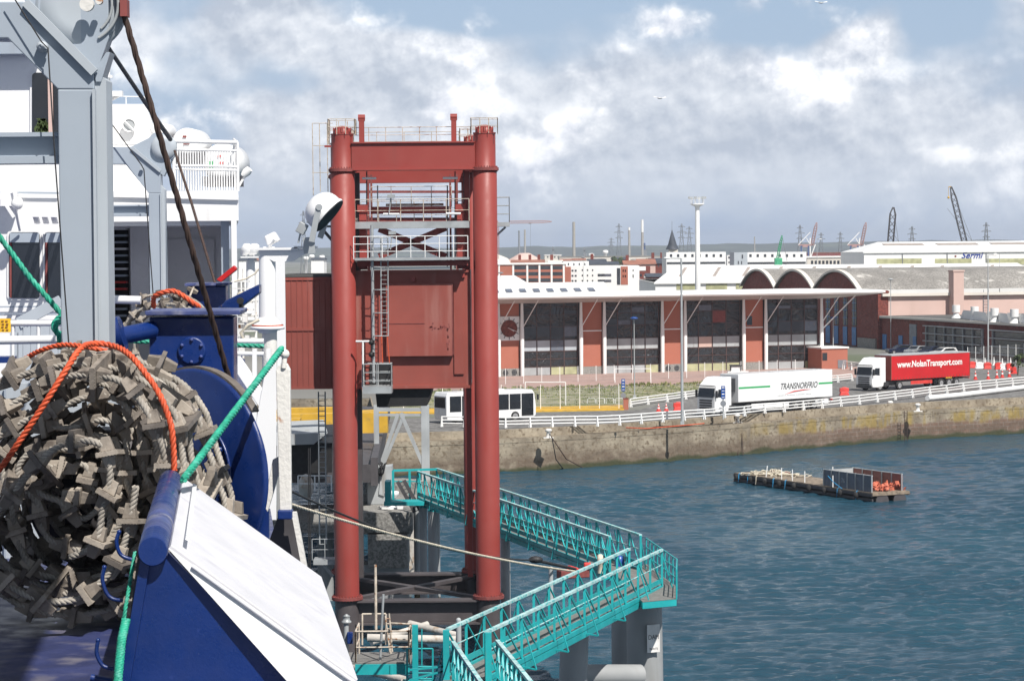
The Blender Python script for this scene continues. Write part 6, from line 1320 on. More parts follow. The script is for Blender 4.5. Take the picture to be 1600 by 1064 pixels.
# steel trestle
ts = thing('steel_trestle', 'grey braced steel trestle supporting the shore ramp behind the tower', 'trestle', tuple(G(625, 740, 3)))
Yr = 150
for px, w in ((587, .32), (661, .3), (667, .22)):
    b = MB(); b.box((X(px, Yr), Yr, (4.5 + Z(632, Yr)) / 2), (w, w, Z(632, Yr) - 4.5)); b.build('leg', 'steel_grey', ts)
for a, c, w in (((622, 646), (592, 735), .22), ((632, 646), (598, 728), .2), ((626, 645), (662, 728), .22), ((588, 640), (665, 640), .22), ((588, 648), (665, 648), .16)):
    b = MB(); b.beam(P(a[0], a[1], Yr), P(c[0], c[1], Yr), w, w, up=(0, 1, 0)); b.build('brace', 'steel_grey', ts)
b = MB(); b.box((X(626, Yr), Yr, 4.6), (4.6, 2.5, 1.4)); b.build('footing', 'concrete', ts)
# shore ramp and yellow beams, dark hull of the pontoon behind the ship
rp = thing('shore_ramp', 'dark shaded ferry loading ramp running back to shore on the left of the tower', 'ramp', tuple(G(520, 700, 4)))
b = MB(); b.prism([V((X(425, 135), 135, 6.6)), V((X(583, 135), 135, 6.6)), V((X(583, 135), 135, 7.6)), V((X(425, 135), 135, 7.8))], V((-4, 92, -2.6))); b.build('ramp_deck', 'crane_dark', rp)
b = MB(); b.beam((X(583, 135), 135, 7.2), V((X(583, 135), 135, 7.2)) + V((-4, 92, -2.4)), .4, 1.6); b.build('side_girder', 'crane_dark', rp)
for px0, px1, y, Yy, l_, th in ((420, 524, 648, 170, 'upper yellow striped beam crossing behind the left red column', 1.0), (420, 606, 663, 160, 'lower yellow beam crossing behind the tower above the dark ramp', 1.5), (420, 470, 664, 150, 'yellow beam end with a white float beside the rusty post', .9)):
    b = MB(); b.beam(P(px0, y, Yy), P(px1, y - (px1 - px0) * .02, Yy), 1.2, th * .9); tag(b.build('yellow_beam', 'yellow_paint'), l_, 'beam')
b = MB(); b.prism([P(563, 643, 190), P(608, 641, 190), P(600, 652, 190), P(563, 655, 190)], (0, 2, 0)); tag(b.build('yellow_beam', 'yellow_paint'), 'short yellow beam seen between the trestle leg and the left column', 'beam')
fl = thing('pontoon', 'dark blue grey pontoon hull in shade left of the tower', 'pontoon', tuple(G(470, 760, 0)))
b = MB(); b.prism([P(400, 681, 125), P(512, 676, 125), P(490, 694, 125), P(400, 697, 125)], (-1, 10, 0)); b.build('sloping_plate', 'steel_grey', fl)
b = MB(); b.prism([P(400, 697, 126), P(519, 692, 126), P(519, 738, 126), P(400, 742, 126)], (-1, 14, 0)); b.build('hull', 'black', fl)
b = MB(); b.box((X(455, 130), 134, 4.7), (6.0, 9, .6)); b.build('concrete_deck', 'concrete', fl)
for px in (450, 505):
    b = MB(); b.cyl((X(px, 134), 134, -3), (X(px, 134), 134, 4.4), .45, 18); b.build('pile', 'pile_grey', fl)
b = MB(); b.ball(P(478, 760, 120), .5, 12, (.8, .8, 1.3)); b.build('fender', 'pipe_pale', fl)
b = MB(); rail_mb(b, [P(466, 768, 119), P(518, 768, 119)], .8, 2, .9, .035); b.build('railing', 'white_paint', fl)
lad = thing('hanging_ladder', 'thin grey ladder hanging just left of the left red column', 'ladder', tuple(P(502, 800, 116)))
b = MB()
for px in (497.5, 508): b.cyl(P(px, 612, 116), P(px + 2, 850, 116), .035, 6)
b.build('rails', 'steel_grey', lad); b = MB()
for k in range(30): b.cyl(P(497.5 + k * .07, 618 + k * 8, 116), P(508 + k * .07, 618 + k * 8, 116), .02, 5)
b.build('rungs', 'steel_grey', lad)
b = MB(); c = P(509, 876, 113); b.box(c, (1.1, 1.0, .25)); b.beam(P(505, 882, 112.8), P(520, 900, 112.8), .12, .12); rail_mb(b, [c + V((-.6, -.5, .1)), c + V((.6, -.5, .1))], 1.0, 2, .6, .02); tag(b.build('bracket_platform', 'galvanised'), 'small grey bracket platform on the left red column above the water', 'platform')
for k, (px, yt, yb) in enumerate(((466, 790, 950), (482, 700, 950), (484.5, 700, 950))):
    b = MB(); b.cyl(P(px, yt, 108), P(px + .5, yb, 108), .03, 5); tag(b.build('hanging_cable', 'wire_black'), ('black cable hanging nearest the rusty white post', 'left of the two close black cables by the hanging ladder', 'right of the two close black cables by the hanging ladder')[k], 'cable')
# pale shuttered sheds seen below the machine house
bld('port_shed', 'grey shuttered port building glimpsed below the red machine house', 'shed', 440, 560, 612, 330, 10, 'steel_grey', [(470, 490, 614, 622, 'flange_red', 'shutter'), (500, 512, 612, 622, 'brick_orange', 'shutter')])
# ------------------------------------------------------------ the ferry (camera side)
SA = V((-0.119, 0.993, 0)); SR = V((0.993, 0.119, 0)); ZD = 16.95
ferry = thing('ferry', 'white car ferry superstructure and blue deck filling the left of the photo', 'ferry', (-6, 30, 0))
def ppx(poly, Y, dep, m, name, parent=None, bevel=0):
    b = MB(); b.prism([P(x, y, Y) for x, y in poly], SA * (dep / SA.y)); return b.build(name, m, parent, bevel=bevel)
def bpx(x0, y0, x1, y1, Y, dep, m, name, parent, bevel=0):
    b = MB(); a = P(x0, y0, Y); c = P(x1, y1, Y); b.prism([V((a.x, Y, a.z)), V((c.x, Y, a.z)), V((c.x, Y, c.z)), V((a.x, Y, c.z))], SA * (dep / SA.y)); return b.build(name, m, parent, bevel=bevel)
e = lambda Y: V((-1.62 - .119 * (Y - 17), Y, ZD))
b = MB(); b.prism([e(9), e(75), V((-30, 75, ZD)), V((-30, 9, ZD))], (0, 0, -.25)); b.build('deck', 'deck_blue', ferry)
b = MB(); h0, h1 = e(9) - V((.05, 0, .26)), e(75) - V((.05, 0, .26)); b.prism([h0, h1, V((-30, 75, h1.z)), V((-30, 9, h0.z))], (0, 0, -18)); b.build('hull', 'blue_paint', ferry)
# main white bulkheads
bpx(-260, -180, 124, 600, 50, 8, 'ship_white', 'bulkhead', ferry)
b = MB(); b.beam(P(-80, 142 + 158, 49.9), P(92, 302, 49.9), .03, .04); b.beam(P(-80, 480, 49.9), P(92, 479, 49.9), .03, .03); b.beam(P(-80, 490, 49.9), P(92, 491, 49.9), .02, .03); b.build('plate_seams', 'ship_grey', ferry)
def rwin(x0, y0, x1, y1, Y, r, nm='window', fr='ship_white', tint=None):
    def rr_(x0, y0, x1, y1, r):
        out = []
        for cx, cy, a0 in ((x1 - r, y0 + r, -90), (x1 - r, y1 - r, 0), (x0 + r, y1 - r, 90), (x0 + r, y0 + r, 180)):
            for k in range(5): a = math.radians(a0 + k * 22.5); out.append((cx + r * math.cos(a), cy + r * math.sin(a)))
        return out
    w = ppx(rr_(x0, y0, x1, y1, r), Y - .06, .05, 'glass_dark', nm, ferry)
    ppx(rr_(x0 - 3, y0 - 3, x1 + 3, y1 + 3, r + 2), Y - .04, .035, fr, 'window_frame', w)
    return w
w = rwin(50, 114, 100, 211, 50, 6)
b = MB(); rn = random.Random(6)
for k in range(60): c = P(66 + rn.gauss(0, 5), 198 + rn.gauss(0, 6), 49.9); u = V((rn.gauss(0, 1), 0, rn.gauss(0, 1))).normalized() * .07; v_ = V((-u.z, 0, u.x)) * .4; b.add([c - u, c + v_, c + u, c - v_], [(0, 1, 2, 3)])
b.build('plant', 'leaf', w)  # leaf quads laid on the pane as a painted green reflection
b = MB(); b.box(P(79, 162, 49.9), (.1, .02, 1.3)); b.build('curtain', 'wall_pink', w)  # reddish strip painted as the edge of that reflection
for x0, x1 in ((14, 62), (70, 118)):
    w = rwin(x0, 363, x1, 466, 50, 5, fr='ship_white'); ppx([(x0 + 1, 364), (x1 - 1, 364), (x1 - 1, 379), (x0 + 1, 379)], 49.9, .02, 'ship_grey', 'blind', w); ppx([(x0 + 1, 379), (x0 + 4, 379), (x0 + 4, 465), (x0 + 1, 465)], 49.9, .02, 'flange_red', 'seal', w)
bpx(0, 299, 27, 322, 49.6, .5, 'ship_white', 'bracket_box', ferry); b = MB(); b.beam(P(0, 306, 49), P(22, 340, 49), .06); b.cyl(P(18, 300, 49), P(31, 360, 49.8), .03); b.ball(P(27, 318, 49.2), .13); b.build('camera_bracket', 'ship_white', ferry)
b = MB()
for k in range(4): b.prism([P(50 + k * 14, 336, 48.5), P(58 + k * 14, 336, 48.5), P(62 + k * 14, 350, 49.7), P(54 + k * 14, 350, 49.7)], (0, .1, .02))
b.beam(P(46, 336, 48.4), P(110, 337, 48.4), .1, .08); b.build('awning_bracket', 'ship_white', ferry)
bpx(-260, 40, 62, 84, 49.5, .45, 'ship_grey', 'deck_overhang', ferry)  # grey colour stands in for the shade under the upper deck
b = MB(); wg = lambda Y: V((-.35 - .12 * (Y - 10), Y, 23.4)); b.prism([wg(-14), wg(12.1), V((-16, 12.1, 23.4)), V((-16, -14, 23.4))], (0, 0, .3)); b.build('shade_slab', 'ship_white', ferry)  # unseen slab added overhead to cast shade on the coil and deck
# centre tower with round window
ppx([(160, 163), (227, 163), (242, 205), (246, 305), (160, 305)], 56, 5, 'ship_white', 'deckhouse', ferry)
b = MB(); c = P(202, 196, 55.9); b.lathe(c, [(.14, 0), (.14, .02)], 24, axis=(0, -1, 0)); w = b.build('round_window', 'steel_grey', ferry); b = MB(); b.tube([c + V((math.cos(k * .2618) * .15, -.03, math.sin(k * .2618) * .15)) for k in range(25)], .02, 6); b.tube([c + V((-.1, -.08, .1)), c + V((.1, -.08, -.1))], .015, 5); b.build('rim', 'ship_white', w)
b = MB(); rail_mb(b, [P(168, 162, 56.1), P(226, 163, 56.1)], .17, 1, .4, .012); b.build('roof_rail', 'ship_white', ferry)
b = MB(); b.cyl(P(168, 220, 54), P(166.5, 60, 54), .075, 10); b.cyl(P(168, 122, 54), P(168, 118, 54), .12, 10); b.cyl(P(170, 158, 54), P(186, 150, 54), .04, 6); b.box(P(183, 147, 54), (.25, .2, .12)); b.build('signal_mast', 'ship_white', ferry)
# projecting deck with fascia and railing
bpx(100, 300, 373, 345, 52, 9, 'ship_white', 'fascia', ferry)
b = MB(); b.beam(P(163, 306, 51.95), P(373, 311, 51.95), .05, .05); b.build('rubbing_strip', 'ship_white', ferry)
b = MB(); z0 = P(320, 300, 52.1)
rail_mb(b, [P(272, 297, 52.2), P(372, 299, 52.2)], 1.06, 2, 1.4, .035, rt=.05); rail_mb(b, [P(150, 262, 53), P(272, 262, 53)], .52, 1, 1.4, .03)
a, c = P(274, 297, 52.2), P(371, 299, 52.2)
for k in range(25): p = a.lerp(c, k / 24); b.cyl(p, p + V((0, 0, .88)), .018, 5)
b.cyl(a + V((0, 0, .88)), c + V((0, 0, .88)), .03, 6); b.cyl(a + V((0, 0, .45)), c + V((0, 0, .45)), .025, 6); rail_mb(b, [P(372, 299, 52.2), P(366, 284, 60)], 1.06, 3, 1.4, .03); b.build('railing', 'ship_white', ferry)
# recess below
bpx(100, 345, 350, 600, 57, .3, 'ship_white', 'recess_wall', ferry)
bpx(345, 345, 361, 600, 52.4, .3, 'ship_grey', 'pillar', ferry); bpx(361, 345, 373, 600, 52.0, 5.3, 'ship_white', 'side_wall', ferry)
bpx(100, 344, 345, 352, 52.4, 4.6, 'ship_white', 'soffit', ferry)
bpx(258, 374, 337, 560, 56.9, .1, 'ship_white', 'panel', ferry)
st = bpx(170, 353, 203, 520, 56.5, .1, 'black', 'stair_opening', ferry)
for k in range(14):
    y = 358 + k * 10.4; b = MB(); a = P(174, y, 56.2 + .02 * k); c = P(199, y, 56.2 + .02 * k); b.box(((a.x + c.x) / 2, a.y, a.z), (c.x - a.x, .3, .05)); b.build('stair_tread', 'ship_white' if k in (0, 3, 6) else ('red_paint' if k in (8, 9, 11) else 'ship_grey'), st)
bpx(166, 352, 173, 520, 56.0, .12, 'ship_white', 'door_post', ferry); bpx(203, 356, 234, 520, 56.0, .1, 'ship_white', 'open_door', ferry)
# horizontal pipes and sign behind the near davit
b = MB(); b.cyl(P(16, 505, 26), P(182, 505, 26), .035, 10); b.ball(P(182, 505, 26), .05, 10)
for px in (20, 60, 108): b.cyl(P(px, 505, 26), P(px, 640, 26), .02, 6)
b.build('handrail', 'ship_white', ferry); b = MB(); b.cyl(P(-60, 533, 22), P(98, 530, 22), .04, 10); b.cyl(P(-60, 531, 22.2), P(-60, 600, 22.2), .04)
b.build('handrail', 'ship_white', ferry)
b = MB(); b.cyl(P(165, 468, 40), P(220, 469, 40), .07, 10); b.build('handrail', 'ship_white', ferry)
b = MB(); b.beam(P(30, 505, 34), P(95, 470, 34), .1, .16); b.beam(P(22, 520, 34), P(22, 600, 34), .1)
for px in (33, 45, 60, 75, 88): b.beam(P(px, 503, 34), P(px, 560, 34), .05)
b.build('stair_rail', 'ship_shade_grey', ferry)
bpx(24, 510, 96, 640, 36, .2, 'ship_shade_grey', 'screen', ferry); bpx(-60, 558, 23, 567, 30, .3, 'blue_paint', 'blue_band', ferry); bpx(-90, 600, 240, 1000, 20.2, .15, 'ship_shade_grey', 'low_bulkhead', ferry)  # low bulkhead: white panel whose shade is put into a grey colour
b = MB()
for px in (8, 102, 190): b.beam(P(px, 600, 20.15), P(px, 990, 20.15), .012, .02)
b.build('bulkhead_seams', 'ship_grey', ferry)
s_ = bpx(-20, 498, 17, 519, 25.8, .01, 'yellow_paper', 'notice', ferry)
b = MB()
for r_ in range(4):
    for k in range(5): b.box(P(-15 + k * 6.3 + (r_ % 2), 501.5 + r_ * 4.5, 25.79), (.028, .004, .009))
b.build('print', 'flange_red', s_)
# clutter on the ship side, right of the superstructure
ch = thing('side_mast', 'small white mast with twin lamps on the ship side beyond the blue winch', 'mast', tuple(P(391, 460, 48)))
b = MB(); b.tube([P(391.5, 462, 48), P(391.5, 410, 48), P(391.5, 404, 48)], .1, 14, rs=[.09, .09, .05]); b.build('post', 'ship_white', ch); b = MB(); b.lathe(P(391.5, 458, 48), [(.22, -.03), (.22, .03)], 16); b.build('flange', 'rusty_white', ch)
b = MB(); c = P(392, 402, 48); b.box(c, (.36, .5, .03)); b.build('top_plate', 'ship_white', ch)
for px, l_ in ((384, 0), (396, 1)):
    b = MB(); o = P(px, 391, 48); b.lathe(o, [(.06, -.12), (.1, -.02), (.11, .08), (.05, .14)], 14, axis=(.6, -.4, .7)); b.beam(o, P(px + 1, 402, 48), .04, .04); b.build('lamp', 'ship_white', ch)
sm = thing('searchlight_mast', 'stout white mast with a bracket arm carrying a searchlight and a box lamp', 'mast', tuple(P(417, 505, 30)))
b = MB(); r = .105; b.tube([P(418, 506, 30), P(417.5, 402, 30), P(417, 395, 30), P(416.5, 391, 30)], r, 20, rs=[r * 1.05, r, r * .85, r * .4]); b.lathe(P(418, 508, 30), [(r * 1.05, .10), (r * 1.7, .0), (r * 2.05, -.02), (r * 2.05, -.05), (r * 1.2, -.07), (r * 1.05, -.1)], 20); b.build('post', 'ship_white', sm)
b = MB(); b.tube([P(421, 512, 30), P(422, 640, 30)], r * .9, 18); b.build('lower_post', 'rusty_white', sm)
b = MB(); b.lathe(P(418, 511, 30), [(r * 1.9, 0), (r * 1.9, .03)], 20); b.build('rust_ring', 'rope_orange', sm)
b = MB(); b.prism([P(404, 391, 29.9), P(486, 389, 29.9), P(484, 393, 29.9), P(458, 408, 29.9), P(428, 409, 29.9), P(404, 396, 29.9)], (0, .05, 0)); b.box((P(435, 389, 30).x, 30, P(435, 389, 30).z), (.5, .3, .03)); b.box((P(478, 386.5, 30).x, 30, P(478, 386.5, 30).z), (.28, .3, .03)); b.build('bracket_arm', 'ship_white', sm)
bl = thing('box_lamp', 'white box floodlight tilted upward on the bracket arm', 'floodlight', tuple(P(424, 385, 30)))
b = MB(); R_ = Matrix.Rotation(math.radians(-25), 3, 'Y'); b.box(P(425, 373, 30), (.17, .2, .13), R_, .85); b.build('housing', 'ship_white', bl, bevel=.02); b = MB(); b.beam(P(421, 386, 29.9), P(429, 374, 29.85), .03, .02); b.box(P(421, 387, 30), (.14, .12, .02)); b.build('yoke', 'ship_white', bl)
# searchlight dome
sd = thing('searchlight', 'large white round searchlight tilted upward on a grey yoke before the red column', 'searchlight', tuple(P(480, 385, 30)))
Ysl = 29.6; c0 = P(510, 334, Ysl); axd = (P(475, 298, Ysl) - P(512, 330, Ysl)); axd.y = .05; axd.normalize(); rD = .245
b = MB(); prof = [(rD, -.02), (rD, .06)] + [(rD * math.cos(t), .06 + .20 * math.sin(t)) for t in [math.radians(a) for a in (15, 30, 45, 60, 72, 82, 88)]]; b.lathe(c0, prof, 30, axis=axd); b.build('dome', 'ship_white', sd)
b = MB(); b.lathe(c0 - axd * .045, [(rD * 1.04, 0), (rD * 1.06, .02), (rD * 1.02, .04)], 30, axis=axd); rim_ = b.build('rim', 'ship_white', sd); b = MB(); b.lathe(c0 - axd * .055, [(rD * 1.0, 0), (rD * 1.0, .02)], 30, axis=axd); b.build('lens', 'black', rim_)
b = MB(); q0, q1 = P(487, 378, Ysl - .3), P(498, 322, Ysl - .3); b.beam(q0, q1, .07, .03, up=(0, 1, 0)); b.build('yoke', 'galvanised', sd); b = MB(); b.beam(P(500, 372, Ysl + .3), P(515, 330, Ysl + .3), .07, .03, up=(0, 1, 0)); b.build('yoke', 'galvanised', sd); b = MB(); b.beam(P(474, 384, Ysl), P(492, 383, Ysl), .2, .03, up=(0, 1, 0)); b.build('base_plate', 'galvanised', sd)
b = MB(); b.lathe(P(499, 324, Ysl - .28), [(.04, 0), (.04, .05)], 12, axis=(0, -1, 0)); b.build('pivot', 'galvanised', sd)
b = MB(); b.box(P(472, 357, Ysl), (.11, .14, .14), Matrix.Rotation(.5, 3, 'Y')); b.cyl(P(466, 380, Ysl), P(470, 362, Ysl), .012); b.build('junction_box', 'galvanised', sd, bevel=.01)
# white plates and fittings between mast and hull edge
bpx(428, 400, 447, 560, 33, 2.5, 'ship_white', 'locker', ferry)
bpx(374, 410, 405, 500, 56, 1.0, 'ship_white', 'locker', ferry)
b = MB()
for px in (398, 420, 437): b.beam(P(px, 545, 27), P(px, 800, 27), .05)
b.cyl(P(362, 533, 27), P(412, 533, 27), .03); b.cyl(P(362, 552, 27), P(412, 553, 27), .025); b.beam(P(366, 560, 27), P(425, 650, 27), .06, .12); b.beam(P(372, 555, 27), P(430, 640, 27), .02, .03)
b.build('side_framing', 'ship_white', ferry)
b = MB(); 
for k in range(9): b.box(P(376 + k * 1.5, 440 + k * 11, 40), (.3, .2, .02))
for px in (374, 380, 400): b.cyl(P(px, 420, 40), P(px, 560, 40), .022)
b.cyl(P(374, 470, 40), P(403, 470, 40), .02); b.cyl(P(374, 492, 40), P(403, 492, 40), .02); b.build('side_ladder', 'rusty_white', ferry)
b = MB(); b.tube([P(366, 440, 35), P(384, 436, 35), P(398, 428, 35), P(405, 420, 35)], .012, 5); b.tube([P(405, 500, 29), P(388, 508, 29), P(376, 520, 29), P(384, 540, 29), P(400, 545, 29)], .02, 6); b.build('hose', 'rope_cream', ferry)
b = MB(); 
for px, py in ((383, 497), (376, 520), (387, 530), (379, 545)): b.box(P(px, py, 30), (.06, .08, .1)); b.cyl(P(px, py + 4, 30), P(px + 1, py + 12, 30), .015)
b.build('fittings', 'rusty_white', ferry)
b = MB(); b.lathe(P(377, 470, 38), [(.05, 0), (.07, .03), (.07, .12), (.02, .15)], 12); b.build('side_lamp', 'rope_cream', ferry)
ppx([(395, 690), (418, 560), (432, 570), (432, 812), (420, 812)], 24, .15, 'ship_white', 'side_plate', ferry)
# life raft canisters
for px, py, rx, l_ in ((296, 226, 24, 'white round life raft canister, the left one behind the upper railing'), (350, 256, 30, 'larger white life raft canister at the right end of the upper railing'), (251, 206, 13, 'half hidden white canister just right of the round window deckhouse')):
    Yl = 56; c = P(px, py, Yl); rr = rx / S(Yl); t = thing('life_raft_canister', l_, 'life raft', tuple(c), group='life raft canisters')
    b = MB(); b.lathe(c + V((0, -.6, 0)), [(.02, -.06), (rr * .5, -.05), (rr * .85, .02), (rr, .12), (rr, 1.1), (rr * .6, 1.25)], 28, axis=(.1, 1, 0)); cn_ = b.build('shell', 'ship_white', t)
    b = MB(); b.lathe(c + V((0, -.1, 0)), [(rr * 1.02, 0), (rr * 1.02, .06)], 28, axis=(.1, 1, 0)); b.build('strap', 'galvanised', t)
    if rx > 20:
        b = MB(); b.box(c + V((0, -.2, -rr * .95)), (rr * 1.9, .9, .22)); b.build('cradle', 'crane_dark', t)
        b = MB(); q = c + V((-.02, -.68, .05)); b.box(q + V((0, 0, .1)), (.09, .01, .05)); b.box(q + V((.04, 0, -.06)), (.14, .01, .05)); b.build('marking', 'flange_red' if rx < 26 else 'cone_red', cn_)
        if rx > 26: b = MB(); b.box(q + V((-.2, .0, -.1)), (.09, .01, .16)); b.build('green_mark', 'green_stripe', cn_)
b = MB(); b.lathe(P(380, 275, 54), [(.07, 0), (.1, .12), (.08, .22)], 12, axis=(.7, -.2, .7)); b.beam(P(373, 292, 54), P(381, 278, 54), .05); tag(b.build('deck_lamp', 'ship_white'), 'white lamp projecting from the right end of the upper railing', 'lamp')
# ------------------------------------------------------------ davits
def davit(label, Y, post, arm, head, cross, beams, wx):
    t = thing('boat_davit', label, 'davit', tuple(P((post[0] + post[1]) / 2, post[3], Y)), group='grey boat davits')
    k = S(Y); d = .34
    b = MB(); x0, x1, y0, y1 = post; b.prism([P(x0, y0, Y), P(x1, y0, Y), P(x1 + (y1 - y0) * .012, y1, Y), P(x0 + (y1 - y0) * .014, y1, Y)], (0, d, 0)); b.build('post', 'ship_grey', t, bevel=.01)
    fw = (x1 - x0) * .33; b = MB(); xx = x1 + (y1 - y0) * .012; b.prism([P(x1, y0 - 34 * k / 219, Y + .04), P(x1 + fw, y0 - 14 * k / 219, Y + .04), P(xx + fw * 1.02, y1, Y + .04), P(xx, y1, Y + .04)], (0, d - .08, 0)); b.build('post_flange', 'ship_shade_grey', t)
    b = MB(); b.beam(P(x1, y0, Y - .015), P(xx, y1, Y - .015), .02, .05); b.build('weld_edge', 'ship_shade_grey', t)
    b = MB(); b.prism([P(x, y, Y + .0) for x, y in arm], (0, d, 0)); b.build('arm', 'ship_grey', t, bevel=.008)
    b = MB(); b.prism([P(x, y, Y + .1) for x, y in head], (0, d * .5, 0)); hd = b.build('head_plate', 'ship_grey', t, bevel=.006)
    b = MB()
    for (p, q, w) in beams: b.beam(P(p[0], p[1], Y - .02), P(q[0], q[1], Y - .02), w, .06)
    b.build('edge_flange', 'ship_shade_grey', t)
    x0, y0, x1, y1 = cross; b = MB(); Yc_ = Y + .1
    a = P(x0, (y0 + y1) / 2, Yc_); c = P(x1, (y0 + y1) / 2, Yc_); h_ = (y1 - y0) / S(Yc_); b.box(((a.x + c.x) / 2, Yc_ + .1, a.z), (c.x - a.x, .04, h_ * .9)); b.box(((a.x + c.x) / 2, Yc_ + .1, a.z + h_ / 2), (c.x - a.x, .22, .03)); b.box(((a.x + c.x) / 2, Yc_ + .1, a.z - h_ * .36), (c.x - a.x, .26, h_ * .24)); b.build('cross_beam', 'ship_grey', t)
    return t, hd
t, hd = davit('large pale grey boat davit in the left foreground with a thick post', 17, (90, 147, 140, 545), [(-200, 3), (38, 3), (146, 112), (147, 139.6), (90, 139.6), (12, 60), (-200, 60)],
      [(38, 2), (48, -80), (168, -80), (170, 60), (150, 116)], (-120, 212, 92, 258), [((40, 4), (148, 114), .05)], 0)
Yd_ = 17.1; c = P(126, 8, Yd_); rs_ = 70 / S(Yd_)
b = MB(); b.lathe(c + V((0, .0, 0)), [(rs_ * .5, 0), (rs_ * .86, .0), (rs_ * .9, .03), (rs_, .03), (rs_, .07), (rs_ * .93, .08), (rs_ * .93, .12), (rs_, .13), (rs_, .17), (rs_ * .5, .18)], 48, axis=(-.1, 1, 0)); b.build('sheave', 'ship_shade_grey', hd)
b = MB(); b.tube([c + V((math.cos(a) * rs_ * .84, -.012, math.sin(a) * rs_ * .84)) for a in [math.radians(x) for x in range(-62, 30, 6)]], .012, 6); b.tube([c + V((math.cos(a) * rs_ * .7, -.008, math.sin(a) * rs_ * .7)) for a in [math.radians(x) for x in range(-50, 30, 6)]], .01, 6); b.build('groove_seam', 'galvanised', hd)
b = MB(); b.lathe(P(137, 8, 17), [(.05, 0), (.05, .05)], 20, axis=(0, -1, 0)); b.lathe(P(156, 3, 17), [(.025, 0), (.025, .05)], 14, axis=(0, -1, 0)); b.build('pin', 'rusty_white', hd)
b = MB(); b.prism([P(x, y, 17.02) for x, y in ((147, 112), (166, 82), (172, 82), (158, 128), (150, 128))], (0, .2, 0)); b.build('cheek', 'ship_grey', hd)
b = MB(); b.lathe(P(67, 74, 16.98), [(.04, 0), (.04, .03), (.03, .035), (.015, .06)], 20, axis=(0, -1, 0)); b.beam(P(67, 74, 16.93), P(76, 75, 16.93), .03, .02); b.build('guide_pulley', 'ship_shade_grey', t)
b = MB(); b.tube([P(14, -15, 16.9), P(65, 66, 16.9), P(75, 76, 16.9), P(86, 250, 16.9), P(108, 545, 16.9)], .0055, 6); tag(b.build('thin_cable', 'wire_black'), 'thin dark cable running over a pulley down the near davit post', 'cable')
t, hd = davit('smaller pale grey boat davit further along the deck', 47, (232, 251, 302, 486), [(150, 230), (205, 230), (250, 266), (251, 301.8), (232, 301.8), (196, 257), (150, 257)],
      [(204, 230), (232, 216), (240, 208), (262, 208), (275, 224), (272, 244), (256, 276)], (150, 322, 233, 339), [((206, 231), (251, 268), .06)], 0)
b = MB(); c = P(256, 230, 47.05); b.lathe(c, [(.12, 0), (.24, 0), (.25, .04), (.25, .16), (.1, .2)], 30, axis=(-.1, 1, 0)); b.build('sheave', 'ship_shade_grey', hd)
b = MB(); b.lathe(P(222, 263, 46.95), [(.04, 0), (.04, .04)], 14, axis=(0, -1, 0)); b.build('guide_pulley', 'ship_shade_grey', t)
b = MB(); b.tube([P(163, 178, 46.8), P(221, 258, 46.8), P(225, 266, 46.8), P(240, 470, 46.8)], .012, 5); tag(b.build('thin_cable', 'wire_black'), 'thin dark cable running over a pulley down the farther davit', 'cable')
# wire falls
b = MB(); b.rope([P(188, -30, 17.1), P(195, 28, 17.1), P(243, 190, 17.2), P(300, 390, 17.5), P(358, 592, 18.1)], .024, .42); tag(b.build('wire_fall', 'wire_brown'), 'thick dark brown greased wire running from the near davit head to the winch', 'wire')
b = MB(); b.box(P(195, 14, 17.12), (.05, .12, .12)); tag(b.build('wire_guard', 'flange_red'), 'dark red guard at the near davit head where the wire leaves', 'guard')
b = MB(); b.tube([P(170, 76, 17.3), P(225, 158, 26), P(266, 218, 45)], .02, 8, rs=[.016, .024, .045]); tag(b.build('wire_fall', 'wire_black'), 'thinner dark wire leaving the near davit head toward the farther davit', 'wire')
b = MB(); b.tube([P(273, 236, 47), P(300, 320, 46), P(347, 480, 44)], .028, 8); tag(b.build('wire_fall', 'wire_brown'), 'thin brown wire running from the farther davit to the farther winch', 'wire')
# ------------------------------------------------------------ winches
wn = thing('boat_winch', 'big blue boat winch with a round drum flange beside the ladder coil', 'winch', tuple(P(300, 900, 18.5)))
b = MB(); Yw = 19.0; b.prism([P(233, 496, Yw), P(365, 496, Yw), P(366, 700, Yw), P(233, 700, Yw)], (-.05, .7, 0)); hs_ = b.build('housing', 'blue_paint', wn, bevel=.012)
b = MB(); b.prism([P(226, 486, Yw - .12), P(376, 485, Yw - .12), P(375, 492, Yw - .12), P(227, 493, Yw - .12)], (-.05, .95, 0)); b.build('lid_flange', 'blue_worn', hs_, bevel=.006)
c = P(300, 548, Yw - .0); b = MB(); b.lathe(c, [(.112, 0), (.112, .02), (.10, .025)], 30, axis=(0, -1, 0)); cp = b.build('cover_plate', 'blue_paint', hs_)
b = MB()
for k in range(6): a = k * 1.047 + .5; b.lathe(c + V((math.cos(a) * .088, -.02, math.sin(a) * .088)), [(.014, 0), (.014, .02), (.006, .028)], 6, axis=(0, -1, 0))
b.build('bolts', 'blue_worn', cp)
ax_ = V((.66, .75, 0)).normalized(); c = P(300, 742, 17.9); rd_ = .80
b = MB(); b.lathe(c, [(.02, -.0), (rd_ * .97, .0), (rd_, .012), (rd_, .035)], 64, axis=ax_); dr = b.build('drum_flange', 'blue_paint', wn)
b = MB(); su_ = ax_.cross(V((0, 0, 1))).normalized(); su_ = su_ if su_.x > 0 else -su_
ang = [math.radians(x) for x in range(38, 150, 3)]
vs = [c + ax_ * d_ + (su_ * math.cos(a) + V((0, 0, math.sin(a)))) * (rd_ * r_) for a in ang for d_, r_ in ((.03, 1.0), (.03, 1.022), (.10, 1.022), (.10, 1.0))]
